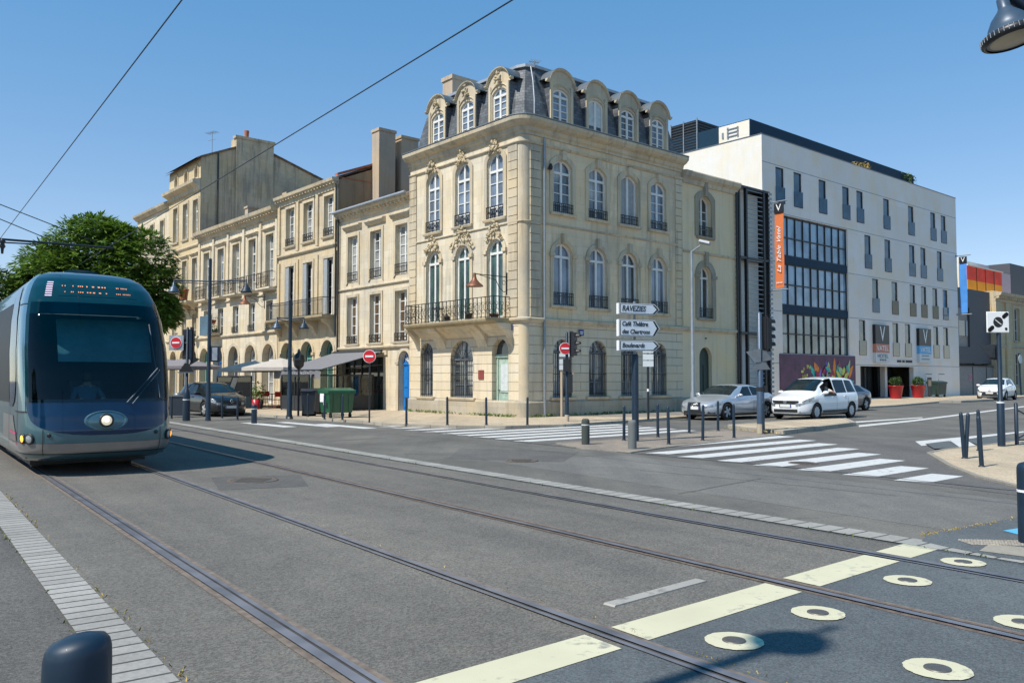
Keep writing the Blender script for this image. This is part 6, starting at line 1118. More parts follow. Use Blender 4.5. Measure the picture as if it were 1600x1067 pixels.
def smooth(tab, n=90):
    """resample a profile table and soften its corners"""
    x0, x1 = tab[0][0], tab[-1][0]; xs = [x0 + (x1 - x0) * i / n for i in range(n + 1)]; v = [interp(tab, x) for x in xs]
    for _ in range(2): v = [v[0]] + [[(a + 2 * b + c) / 4 for a, b, c in zip(v[i - 1], v[i], v[i + 1])] for i in range(1, n)] + [v[-1]]
    return [(x, *q) for x, q in zip(xs, v)]
def car(label, M, L, W, H, prof, wb, fo, wr=.33, paint='paint_silver', rim='rim_alloy', ws=(0, 0), side=(), grille=None, glass_m='glass_car', plate=True, open_win=None, belt_drop=.05, spokes=5, rub=None, lamps=None, emblem=None, low_grille=None, rearglass=None):
    """x forward, nose at +L/2, left side at +y.  prof rows: x, z_bottom, z_belt, z_top; ws = windscreen x range; side = list of side window x ranges"""
    c = thing('car', label, 'car', M, 'cars in the street'); hw = W / 2; pf = smooth(prof)
    def wid(x):
        d = min(1, abs(abs(x) - L / 2) / .75); s_ = 1 - (1 - d) ** 2.6 * (.36 if x > 0 else .26); return hw * s_
    NV = 17
    def section(x):
        zb, zl, zt = interp(pf, x); w_ = wid(x); gh = max(0, zt - zl - .02); k = min(1, gh / .35)
        wt = w_ * (.86 - .17 * k); lean = wt
        pts = [(w_ * .80, zb), (w_ * .94, zb + .02), (w_ * .985, zb + .12), (w_, zb + (zl - zb) * .4), (w_ * .998, zb + (zl - zb) * .62), (w_ * .985, zb + (zl - zb) * .84), (w_ * .955, zl - .02), (w_ * .93, zl + .012)]
        e = zl + .012; tops = zt - .035
        for t in (.1, .5, .88): pts.append((w_ * .93 + (lean - w_ * .93) * t ** .85, e + max(0, tops - e) * t))
        pts += [(lean * .95, zt - .022 if k > .1 else zt - .012), (lean * .82, zt - .006), (lean * .5, zt + .008 * k + .006), (lean * .2, zt + .014), (0, zt + .015)]
        return pts
    stn = [-L / 2 + .0, -L / 2 + .02, -L / 2 + .06, -L / 2 + .14] + [-L / 2 + .14 + (L - .28) * i / 52 for i in range(1, 52)] + [L / 2 - .14, L / 2 - .06, L / 2 - .02, L / 2]
    rows = []
    for x in stn:
        s_ = section(x); rows.append([(x, -y, z) for y, z in s_] + [(x, y, z) for y, z in reversed(s_[:-1])])
    nc = len(rows[0]); fs_x = [fo, fo - wb]; ar = wr + .045
    mb = MB(); mb.grid(rows); mb.add(rows[0], [tuple(reversed(range(nc)))]); mb.add(rows[-1], [tuple(range(nc))]); mb.add([rows[i][j] for i in range(len(rows)) for j in (0, -1)], [(2 * i, 2 * i + 1, 2 * i + 3, 2 * i + 2) for i in range(len(rows) - 1)])
    body = mb.build('body', paint, c); bm = bmesh.new(); bm.from_mesh(body.data); bmesh.ops.remove_doubles(bm, verts=bm.verts, dist=1e-4); bmesh.ops.recalc_face_normals(bm, faces=bm.faces); bm.to_mesh(body.data); bm.free()
    # cut real wheel arches
    cut = MB()
    for fx_ in fs_x:
        for s_ in (-1, 1): cut.tube((fx_, s_ * (hw - .26), wr), (fx_, s_ * (hw + .2), wr), ar, n=28, smooth=False)
    co = bpy.data.objects.new('cutter', cut.mesh('cutter', 'tyre')); sc.collection.objects.link(co); co.matrix_basis = M; bm = bmesh.new(); bm.from_mesh(co.data); bmesh.ops.remove_doubles(bm, verts=bm.verts, dist=1e-4); bmesh.ops.recalc_face_normals(bm, faces=bm.faces); bm.to_mesh(co.data); bm.free()
    body.data.materials.append(MATS['trim_black']); md = body.modifiers.new('b', 'BOOLEAN'); md.object = co; md.operation = 'DIFFERENCE'; md.solver = 'EXACT'
    bpy.context.view_layer.update(); dg = bpy.context.evaluated_depsgraph_get(); me = bpy.data.meshes.new_from_object(body.evaluated_get(dg)); body.modifiers.clear(); body.data = me
    if open_win:
        bm = bmesh.new(); bm.from_mesh(me); kill = []
        for f in bm.faces:
            p = f.calc_center_median(); q = interp(pf, p.x)
            if open_win[0] < p.x < open_win[1] and p.y > hw * .6 and q[1] + .03 < p.z < q[2] - .06: kill.append(f)
        bmesh.ops.delete(bm, geom=kill, context='FACES'); bm.to_mesh(me); bm.free()
    for p_ in me.polygons:
        p_.use_smooth = True
        for fx_ in fs_x:
            if abs(p_.center.y) < hw + .01 and all(math.hypot(me.vertices[v].co.x - fx_, me.vertices[v].co.z - wr) < ar + .004 for v in p_.vertices): p_.material_index = len(me.materials) - 1; p_.use_smooth = False
    bpy.data.objects.remove(co)
    # wheels
    for fx_ in fs_x:
        for s_ in (-1, 1):
            yo = s_ * (wid(fx_) + .012); yi = s_ * (wid(fx_) - .2); Mw = Matrix.Translation((fx_, yo, wr)) @ Matrix.Rotation(-s_ * math.pi / 2, 4, 'X')
            mb = MB(Mw); mb.lathe([(wr * .66, -.02), (wr * .8, .0), (wr * .95, -.012), (wr, -.04), (wr, -.17), (wr * .9, -.2)], (0, 0, 0), 28, cap=False); wh = mb.build('wheel', 'tyre', c)
            mb = MB(Mw); mb.lathe([(wr * .66, -.02), (wr * .62, -.03), (wr * .6, -.07), (.001, -.07)], (0, 0, 0), 24, cap=False)
            mb2 = MB(Mw)
            for q in range(spokes):
                a = 6.2832 * q / spokes; T_ = Mw @ Matrix.Rotation(a, 4, 'Z'); mb2.T = T_; mb2.add([(.04, -.035, -.02), (.04, .035, -.02), (wr * .62, .05, -.03), (wr * .62, -.05, -.03), (.04, -.035, -.06), (.04, .035, -.06), (wr * .62, .05, -.06), (wr * .62, -.05, -.06)], [(0, 3, 2, 1), (0, 1, 5, 4), (3, 7, 6, 2), (0, 4, 7, 3), (1, 2, 6, 5)])
            mb2.T = Mw; mb2.lathe([(.07, -.025), (.05, -.01), (.001, -.008)], (0, 0, 0), 14); mb.build('rim_well', 'trim_black', wh); mb2.build('rim', rim, wh)
    # glass patches just proud of the shell
    def topatch(x0, x1, k, mat, nm, off=.006, m=12):
        mb = MB(); R_ = []
        for i in range(m + 1):
            x = x0 + (x1 - x0) * i / m; s_ = section(x); pts = s_[-5:]; y1 = pts[0][0] * k(i / m); r = []
            for q in range(-6, 7):
                y = y1 * q / 6; ay = abs(y); z = pts[-1][1]
                for (a, b), (d, e) in zip(pts, pts[1:]):
                    if d <= ay <= a: z = e + (b - e) * ((ay - d) / max(1e-5, a - d))
                r.append((x, y, z + off))
            R_.append(r)
        mb.grid(R_); return mb.build(nm, mat, c)
    topatch(ws[0], ws[1], lambda t: 1.02 if 0 < t < 1 else .97, glass_m, 'windscreen', .012)
    if rearglass: topatch(rearglass[0], rearglass[1], lambda t: .96, glass_m, 'rear_window', .012)
    def sidepatch(x0, x1, s_, t0, t1, mat, nm, slope0=0, slope1=0, off=.006, m=10, lower=False):
        mb = MB(); R_ = []
        for i in range(m + 1):
            r = []
            for j in range(7):
                t = t0 + (t1 - t0) * j / 6; xa = x0 + slope0 * (j / 6); xb = x1 + slope1 * (j / 6); x = xa + (xb - xa) * i / m; zb, zl, zt = interp(pf, x); w_ = wid(x)
                if lower: z = zb + (zl - zb) * t; y = w_ * (1.0 - .02 * max(0, t - .5) * 2)
                else: e = zl + .012; tp = zt - .035; kk = min(1, max(0, zt - zl - .02) / .35); wt = w_ * (.86 - .17 * kk); z = e + max(0, tp - e) * t; y = w_ * .93 + (wt - w_ * .93) * t ** .85
                r.append((x, s_ * (y + off), z))
            R_.append(r)
        mb.grid(R_ if s_ > 0 else R_[::-1]); return mb.build(nm, mat, c)
    for s_ in (-1, 1):
        for q, (a, b, sa, sb2) in enumerate(side):
            if open_win and s_ > 0 and q == 0: continue
            sidepatch(a, b, s_, .06, .9, glass_m, 'side_window', sa, sb2)
        yo = hw + .005
        mb = MB(); mb.lathe([(.001, -.075), (.05, -.055), (.075, 0), (.06, .05), (.001, .07)], (0, 0, 0), 14, M=Matrix.Translation((ws[0] - .28, s_ * (hw * .93 + .16), interp(pf, ws[0] - .4)[1] + .09)) @ Matrix.Diagonal((.9, 1.7, 1, 1))); mb.tube((ws[0] - .28, s_ * hw * .88, interp(pf, ws[0] - .4)[1] + .04), (ws[0] - .28, s_ * (hw * .93 + .12), interp(pf, ws[0] - .4)[1] + .07), .03); mb.build('mirror', paint if paint != 'paint_black' else 'trim_black', c)
        for a, b, sa, sb2 in side[:2]:
            mb = MB(); xx = min(a, b) + .12; mb.box(xx, xx + .2, s_ * (hw * .985), s_ * (hw * .985) + s_ * .03, interp(pf, xx)[1] - .12, interp(pf, xx)[1] - .085); mb.build('door_handle', paint, c)
            mb = MB(); zb, zl, zt = interp(pf, a); mb.grid([[(min(a, b) - .04 + dx, s_ * (wid(a) * f_ + .003), zb + (zl - zb) * t) for dx in (0, .012)] for t, f_ in ((.12, .985), (.4, 1), (.62, .998), (.84, .985), (.97, .95))]); mb.build('door_gap', 'trim_black', c)
        if rub: sidepatch(rub[0], rub[1], s_, .06, .2, 'trim_black', 'sill_trim', off=.012, lower=True)
        if lamps:
            x0, x1, t0, t1 = lamps; sidepatch(x0, x1, s_, t0, t1, 'headlight', 'headlight', slope0=.0, slope1=0, off=.008, lower=True)
    # nose: grille, lower intake, plate, lamp fronts on the flat front cap
    xn = L / 2; wn = wid(xn); zb, zl, zt = interp(pf, xn)
    def nose(y0, y1, z0, z1, mat, nm, off=.012, tap=0.0):
        mb = MB(); m = 10; R_ = []
        for i in range(m + 1):
            y = y0 + (y1 - y0) * i / m; ay = abs(y)
            x = xn
            if ay > wn * .93:
                lo, hi = L / 2 - .7, L / 2
                for _ in range(18):
                    md = (lo + hi) / 2
                    if wid(md) * .97 > ay: lo = md
                    else: hi = md
                x = lo
            R_.append([(x + off, y * (1 - tap * k), z0 + (z1 - z0) * k) for k in (0, 1)])
        mb.grid(R_); mb.grid([[(p[0] - .03, p[1], p[2]) for p in r] for r in reversed(R_)]); a = [r[1] for r in R_]; mb.grid([a, [(p[0] - .04, p[1], p[2]) for p in a]]); b_ = [r[0] for r in R_]; mb.grid([[(p[0] - .04, p[1], p[2]) for p in b_], b_]); return mb.build(nm, mat, c)
    if grille: nose(-grille[0], grille[0], grille[1], grille[2], 'trim_black', 'grille', .014, grille[3] if len(grille) > 3 else 0)
    if low_grille: nose(-low_grille[0], low_grille[0], low_grille[1], low_grille[2], 'trim_black', 'lower_grille', .012)
    if lamps:
        for s_ in (-1, 1): nose(*sorted((s_ * wn * .78, s_ * hw * .96)), zl - (zl - zb) * (1 - lamps[2]), zl - (zl - zb) * (1 - lamps[3]), 'headlight', 'headlight', .016)
    if plate: 
        mb = MB(); z = plate; mb.box(xn + .012, xn + .03, -.26, .26, z, z + .11); p_ = mb.build('number_plate', 'plate_white', c); mb = MB(); mb.box(xn + .03, xn + .032, -.26, -.22, z, z + .11); mb.box(xn + .03, xn + .032, .22, .26, z, z + .11); mb.build('plate_ends', 'sign_blue', p_)
    if emblem:
        mb = MB(); z = emblem[1]
        if emblem[0] == 'rings':
            for k in range(4): mb.path([(xn + .03, -.12 + k * .08 + .05 * math.cos(a), z + .05 * math.sin(a)) for a in [q * .6283 for q in range(11)]], .009, 4)
        elif emblem[0] == 'diamond': mb.path([(xn + .03, 0, z + .09), (xn + .03, .055, z), (xn + .03, 0, z - .09), (xn + .03, -.055, z), (xn + .03, 0, z + .09)], .014, 4)
        elif emblem[0] == 'shield': mb.prism([(-.09, z + .07), (.09, z + .07), (.05, z - .07), (-.05, z - .07)], xn + .02, xn + .035, 'x')
        else:
            mb.path([(xn + .03, .08 * math.cos(a), z + .055 * math.sin(a)) for a in [q * .6283 for q in range(11)]], .009, 4); mb.path([(xn + .03, .03 * math.cos(a), z + .05 * math.sin(a)) for a in [q * .6283 for q in range(11)]], .008, 4)
        mb.build('emblem', 'chrome', c)
    mb = MB(); mb.box(-L / 2 + .3, L / 2 - .3, -hw * .8, hw * .8, .16, .3); mb.build('underbody', 'trim_black', c)
    return c, section, pf
HB = AB + math.pi
def cp(px, py, off, dx): # world matrix from the near front wheel foot: off = body centre offset towards -uA, dx = distance of the wheel ahead of the centre
    g_ = G(px, py); p = g_ - uA * off + uB * dx; return Matrix.Translation((p.x, p.y, 0)) @ Matrix.Rotation(HB, 4, 'Z')
# silver saloon
A_ = [(-2.35, .38, .78, .84), (-2.25, .3, .88, .95), (-1.75, .26, .93, 1.06), (-1.2, .24, .93, 1.28), (-.5, .22, .92, 1.39), (.15, .22, .90, 1.37), (.6, .22, .88, 1.20), (1.08, .22, .87, .945), (1.6, .22, .80, .86), (2.05, .22, .70, .755), (2.28, .22, .62, .69), (2.35, .24, .58, .64)]
car('silver four door saloon with alloy wheels waiting behind the slim bollards', cp(1137, 656.5, .9, 1.42), 4.7, 1.84, 1.39, A_, 2.72, 1.42, .335, 'paint_silver', 'rim_alloy', (1.02, .28), [(.62, -.32, -.55, .0), (-.38, -1.25, .0, .28)], (.33, .36, .70, .12), open_win=None, plate=.42, lamps=(2.25, 1.75, .72, .93), emblem=('rings', .6), low_grille=(.8, .26, .36), rearglass=(-1.1, -1.75))
# white people carrier with an open driver window
V_ = [(-2.25, .40, .98, 1.05), (-2.2, .3, 1.03, 1.35), (-2.0, .26, 1.03, 1.58), (-1.4, .24, 1.02, 1.66), (-.4, .22, 1.0, 1.68), (.35, .22, .99, 1.62), (.75, .22, .98, 1.42), (1.3, .22, .98, 1.08), (1.6, .22, .92, .99), (2.0, .22, .82, .89), (2.2, .22, .70, .80), (2.25, .24, .66, .74)]
vm = cp(1277.6, 656, .9, 1.42); van, vsec, vpf = car('white people carrier with a driver leaning an arm on the open window', vm, 4.5, 1.8, 1.68, V_, 2.75, 1.42, .325, 'paint_whitecar', 'rim_white', (1.22, .42), [(.85, -.08, -.5, 0), (-.16, -1.02, 0, 0), (-1.1, -1.85, .0, .22)], (.52, .62, .76, -.1), open_win=(-.05, .78), plate=.50, lamps=(2.15, 1.62, .72, 1.0), emblem=('shield', .69), low_grille=(.62, .30, .42), rub=(1.0, -.95), spokes=9)
mb = MB(); mb.box(-.9, .3, -.6, .45, .5, 1.48); mb.box(.3, .72, -.6, .45, .5, 1.28); mb.box(-.2, .9, .45, .78, .5, .9); mb.build('cabin_interior', 'trim_black', van)
mb = MB(); mb.box(.82, -.1, .86, .89, .93, 1.03); mb.build('window_frame', 'trim_black', van)
# white hatchback far right, grey saloon behind the van, black hatchback on the left
T_ = [(-1.97, .42, .92, .98), (-1.9, .3, .98, 1.2), (-1.55, .26, .98, 1.42), (-.6, .24, .95, 1.5), (.2, .22, .93, 1.45), (.6, .22, .92, 1.25), (1.1, .22, .91, 1.0), (1.5, .22, .84, .92), (1.85, .22, .72, .80), (1.97, .24, .62, .70)]
p = G(1555, 625); q_ = Matrix.Translation((p.x + .6, p.y + .8, 0)) @ Matrix.Rotation(HB + .12, 4, 'Z') @ Matrix.Scale(1.1, 4)
car('small white hatchback coming down the street at the far right', q_, 3.94, 1.74, 1.5, T_, 2.55, 1.25, .31, 'paint_whitecar', 'rim_alloy', (1.02, .3), [(.7, -.2, -.5, 0), (-.26, -1.1, 0, .15)], (.62, .28, .58, .2), plate=.44, lamps=(1.9, 1.5, .72, .98), emblem=('oval', .66), spokes=6)
S_ = [(-2.2, .4, .85, .92), (-2.1, .3, .93, 1.0), (-1.6, .26, .95, 1.12), (-1.1, .24, .95, 1.3), (-.4, .22, .93, 1.4), (.2, .22, .92, 1.36), (1.1, .22, .88, .95), (1.7, .22, .8, .87), (2.1, .22, .7, .76), (2.2, .24, .6, .68)]
g_ = G(1354, 641.5); p = g_ - uA * .88 - uB * 1.3; car('dark grey coupe half hidden behind the white people carrier', Matrix.Translation((p.x, p.y, 0)) @ Matrix.Rotation(HB, 4, 'Z'), 4.4, 1.8, 1.4, S_, 2.65, 1.35, .33, 'paint_grey', 'rim_alloy', (1.05, .3), [(.65, -.3, -.5, 0), (-.36, -1.3, 0, .35)], (.5, .5, .62), lamps=(2.1, 1.7, .72, .93))
K_ = [(-2.02, .42, .92, .98), (-1.95, .3, .98, 1.2), (-1.6, .26, .98, 1.38), (-.6, .24, .94, 1.47), (.15, .22, .92, 1.43), (.6, .22, .91, 1.24), (1.1, .22, .90, .99), (1.55, .22, .84, .91), (1.9, .22, .72, .80), (2.02, .24, .62, .70)]
g_ = G(356, 650.5); hd = AF + rad(2); p = g_ - Vector((math.cos(hd), math.sin(hd), 0)) * 1.7
car('black hatchback facing the camera behind the left street lamp', Matrix.Translation((p.x, p.y, 0)) @ Matrix.Rotation(hd, 4, 'Z'), 4.05, 1.76, 1.47, K_, 2.58, 1.22, .32, 'paint_black', 'rim_alloy', (1.02, .28), [(.68, -.25, -.5, 0), (-.32, -1.15, 0, .3)], (.6, .55, .66), plate=.36, lamps=(1.95, 1.5, .72, .99), emblem=('diamond', .66), low_grille=(.6, .24, .36))
# ---------------------------------------------------------------- people
def figure(name, label, M, joints, edges, shirt, skin_from, hair=True, head=None, cat='person', group=None, coat_z=None):
    """one continuous skinned body; joints: name -> (x, y, z, radius)"""
    me = bpy.data.meshes.new(name); keys = list(joints); me.from_pydata([joints[k][:3] for k in keys], [(keys.index(a), keys.index(b)) for a, b in edges], [])
    o = bpy.data.objects.new(name, me); sc.collection.objects.link(o); md = o.modifiers.new('skin', 'SKIN'); sd = o.modifiers.new('sub', 'SUBSURF'); sd.levels = 2; sd.render_levels = 2
    if not me.skin_vertices: me.attributes.new('skin', 'FLOAT', 'POINT') if False else None
    bm_ = __import__('bmesh').new(); bm_.from_mesh(me); lay = bm_.verts.layers.skin.verify()
    for v, k in zip(bm_.verts, keys): r = joints[k][3]; v[lay].radius = (r, r); v[lay].use_root = (k == 'pelvis')
    bm_.to_mesh(me); bm_.free(); dg = bpy.context.evaluated_depsgraph_get(); m2 = bpy.data.meshes.new_from_object(o.evaluated_get(dg)); o.modifiers.clear(); o.data = m2; m2.materials.clear()
    for m_ in (shirt, 'skin', 'trim_black'): m2.materials.append(MATS[m_])
    for p_ in m2.polygons: p_.use_smooth = True; p_.material_index = skin_from(p_.center)
    o.matrix_basis = M; tag(o, label, cat, group)
    hx, hy, hz, hr = joints['head']
    if hair:
        mb = MB(); mb.lathe([(.001, .135), (.06, .125), (.098, .08), (.108, .02), (.1, -.04), (.085, -.08)], (hx - .02, hy, hz + .02), 14); mb.build('hair', 'hair_dark', o)
    return o
plain('hair_dark', (.03, .02, .014), .6); plain('shirt_pale', (.5, .47, .45), .8); plain('shirt_teal', (.06, .16, .22), .8)
def seated(label, M, shirt, arm_out=False):
    j = {'pelvis': (0, 0, .1, .14), 'waist': (-.02, 0, .28, .125), 'chest': (-.05, 0, .46, .15), 'neck': (-.03, 0, .62, .055), 'head': (0, 0, .74, .095), 'crown': (0, 0, .84, .06), 'chin': (.06, 0, .68, .05),
         'shl': (-.05, .19, .54, .06), 'ell': (.05, .3, .34, .045), 'wrl': (.28, .22, .36, .032), 'hal': (.35, .2, .37, .035), 'shr': (-.05, -.19, .54, .06), 'elr': (.06, -.26, .33, .045), 'wrr': (.28, -.16, .36, .032), 'har': (.35, -.14, .37, .035),
         'hpl': (.08, .1, .08, .09), 'knl': (.45, .12, .12, .065), 'anl': (.5, .12, -.3, .045), 'ftl': (.62, .12, -.34, .04), 'hpr': (.08, -.1, .08, .09), 'knr': (.45, -.12, .12, .065), 'anr': (.5, -.12, -.3, .045), 'ftr': (.62, -.12, -.34, .04)}
    if arm_out: j['shl'] = (-.04, .2, .52, .06); j['ell'] = (-.02, .42, .40, .05); j['wrl'] = (.22, .44, .46, .036); j['hal'] = (.3, .42, .5, .038)
    e = [('pelvis', 'waist'), ('waist', 'chest'), ('chest', 'neck'), ('neck', 'head'), ('head', 'crown'), ('head', 'chin'), ('chest', 'shl'), ('shl', 'ell'), ('ell', 'wrl'), ('wrl', 'hal'), ('chest', 'shr'), ('shr', 'elr'), ('elr', 'wrr'), ('wrr', 'har'), ('pelvis', 'hpl'), ('hpl', 'knl'), ('knl', 'anl'), ('anl', 'ftl'), ('pelvis', 'hpr'), ('hpr', 'knr'), ('knr', 'anr'), ('anr', 'ftr')]
    def sk(c): return 1 if c.z > .6 or (c.x > .12 and c.z > .25) or (arm_out and c.y > .3) else (2 if c.z < .2 else 0)
    return figure('person', label, M, j, e, shirt, sk)
seated('van driver in a pale top resting a bare arm on the open window', vm @ Matrix.Translation((.02, .45, .62)) , 'shirt_pale', True)
def walker(x, y, rz, label, shirt, M=None):
    j = {'pelvis': (0, 0, .92, .13), 'waist': (0, 0, 1.08, .115), 'chest': (0, 0, 1.3, .14), 'neck': (0, 0, 1.46, .05), 'head': (.01, 0, 1.6, .09), 'crown': (0, 0, 1.69, .06), 'chin': (.06, 0, 1.54, .045), 'shl': (0, .19, 1.4, .055), 'ell': (-.04, .25, 1.13, .042), 'wrl': (.1, .24, .92, .03), 'hal': (.14, .23, .84, .032),
         'shr': (0, -.19, 1.4, .055), 'elr': (-.05, -.25, 1.13, .042), 'wrr': (.06, -.24, .9, .03), 'har': (.08, -.23, .82, .032), 'hpl': (0, .1, .86, .095), 'knl': (.08, .1, .48, .065), 'anl': (.02, .1, .09, .045), 'ftl': (.16, .11, .04, .035), 'hpr': (0, -.1, .86, .095), 'knr': (.03, -.1, .48, .065), 'anr': (-.12, -.1, .12, .045), 'ftr': (.0, -.11, .05, .035)}
    e = [('pelvis', 'waist'), ('waist', 'chest'), ('chest', 'neck'), ('neck', 'head'), ('head', 'crown'), ('head', 'chin'), ('chest', 'shl'), ('shl', 'ell'), ('ell', 'wrl'), ('wrl', 'hal'), ('chest', 'shr'), ('shr', 'elr'), ('elr', 'wrr'), ('wrr', 'har'), ('pelvis', 'hpl'), ('hpl', 'knl'), ('knl', 'anl'), ('anl', 'ftl'), ('pelvis', 'hpr'), ('hpr', 'knr'), ('knr', 'anr'), ('anr', 'ftr')]
    return figure('person', label, M or FM(x, y, PAV, rz), j, e, shirt, lambda c: 1 if c.z > 1.47 or (abs(c.y) > .2 and c.z < 1.15) else (2 if c.z < .95 else 0))
# ---------------------------------------------------------------- tram
tram_t = 15.55; tc = T(2.915, tram_t); TMX = Matrix.Translation((tc.x, tc.y, 0)) @ Matrix.Rotation(TA - math.pi / 2, 4, 'Z')     # local x towards the camera
tr = thing('tram', 'blue green metallic tram with a big curved windscreen and one round headlight', 'tram', TMX)
XN = [(.16, -.42), (.24, -.2), (.36, -.08), (.55, -.01), (.75, 0), (1.0, -.03), (1.3, -.1), (1.7, -.24), (2.1, -.43), (2.5, -.68), (2.8, -.93), (3.0, -1.15), (3.15, -1.42), (3.25, -1.72), (3.32, -2.1), (3.35, -2.6)]
WN = [(.16, 1.08), (.24, 1.15), (.4, 1.19), (.7, 1.2), (2.0, 1.2), (2.5, 1.16), (2.8, 1.1), (3.0, 1.03), (3.15, .94), (3.25, .82), (3.32, .66), (3.35, .45)]
DN = [(.16, .9), (.6, .95), (1.0, .95), (2.0, .85), (3.0, .7), (3.35, .5)]
def xn(z): return interp(XN, z)[0]
def wn_(z): return interp(WN, z)[0]
def zmap(z): return .93 + (z - .93) * (1.13 if z > .93 else .88)
def surf(th, z, off=0.0):
    """th in -1..1 runs round the nose from the tram's right to its left, beyond +-1 along the sides (metres)"""
    w_, D_ = wn_(z), interp(DN, z)[0]; pw = 2 / 2.9
    if abs(th) <= 1:
        a = th * math.pi / 2; c_, s_ = abs(math.cos(a)) ** pw, abs(math.sin(a)) ** pw; y = w_ * math.copysign(s_, a); x = xn(z) - D_ + D_ * c_
    else: y = math.copysign(w_, th); x = xn(z) - D_ - (abs(th) - 1)
    z = zmap(z)
    if off:
        e = 1e-3
        p = surf(th, z); u = surf(th + e, z) - p; v = surf(th, min(3.349, z + e)) - p; n = u.cross(v)
        if n.length > 0: n.normalize(); return p + n * off
    return Vector((x, y, z))
zs = [.16, .2, .24, .3, .36, .44, .55, .65, .75, .85, .95, 1.05, 1.15, 1.25, 1.35, 1.5, 1.65, 1.8, 1.95, 2.1, 2.25, 2.4, 2.55, 2.7, 2.8, 2.9, 2.97, 3.04, 3.1, 3.15, 3.2, 3.25, 3.29, 3.32, 3.34, 3.35]
ths = [-14, -10, -6, -4, -3, -2.5, -2, -1.6, -1.3, -1.1] + [-1 + 2 * i / 56 for i in range(57)] + [1.1, 1.3, 1.6, 2, 2.5, 3, 4, 6, 10, 14]
GT = .74
def glass_half(z): # half extent of the dark glass front in th
    if z < .62 or z > 3.15: return 0
    if z < 1.25: t = (z - .62) / .63; return GT * (1 - (1 - t) ** 2.2) ** .62
    if z > 2.85: t = (3.15 - z) / .3; return (GT - .01) * (1 - (1 - t) ** 3) ** .5 if t > 0 else 0
    return GT
def clear(th, z): return abs(th) < GT - .06 and 1.17 < z < 2.5
plain('tram_teal', (.085, .175, .21), .3, .55, var=.05, coat=.7); plain('tram_light', (.15, .28, .35), .25, .6, var=.04, coat=.8); plain('tram_silver', (.30, .29, .28), .35, .6, var=.06, coat=.4); plain('tram_navy', (.004, .026, .07), .08, .0, var=.08, coat=.15, spec=.45); plain('tram_mask', (.005, .03, .042), .06, .0, var=.1, coat=.15, spec=.5)
plain('tram_roof', (.09, .11, .14), .5); plain('graffiti_pink', (.5, .05, .16), .6)
rows = [[surf(t, z) for t in ths] for z in zs]
mb = MB(); mb.grid(rows, keep=lambda i, j: not clear((ths[j] + ths[j + 1]) / 2, (zs[i] + zs[i + 1]) / 2))
mb.add(rows[0], [tuple(reversed(range(len(ths))))]); mb.add(rows[-1], [tuple(range(len(ths)))]); mb.build('body', 'tram_teal', tr)
def patch(nm, mat, z0, z1, fl, fr, off, n=30, m=26, parent=None, keep=None):
    R_ = []
    for i in range(m + 1): z = z0 + (z1 - z0) * i / m; a, b = fl(z), fr(z); R_.append([surf(a + (b - a) * k / n, z, off) for k in range(n + 1)])
    mb = MB()
    kp = None
    if keep: kp = lambda i, j: keep((fl(z0 + (z1 - z0) * (i + .5) / m) + (fr(z0 + (z1 - z0) * (i + .5) / m) - fl(z0 + (z1 - z0) * (i + .5) / m)) * (j + .5) / n), z0 + (z1 - z0) * (i + .5) / m)
    mb.grid(R_, keep=kp); return mb.build(nm, mat, parent or tr)
def cleari(th, z): return abs(th) < GT - .085 and 1.2 < z < 2.37
patch('windscreen_surround', 'tram_mask', .625, 3.148, lambda z: -glass_half(z), lambda z: glass_half(z), .012, 60, 90, keep=lambda th, z: not cleari(th, z))
patch('windscreen_mask', 'tram_navy', .63, 1.17, lambda z: -glass_half(z) * .985, lambda z: glass_half(z) * .985, .016, 40, 26)
patch('windscreen', 'tram_glass', 1.12, 2.53, lambda z: -GT + .06, lambda z: GT - .06, .014, 30, 20)
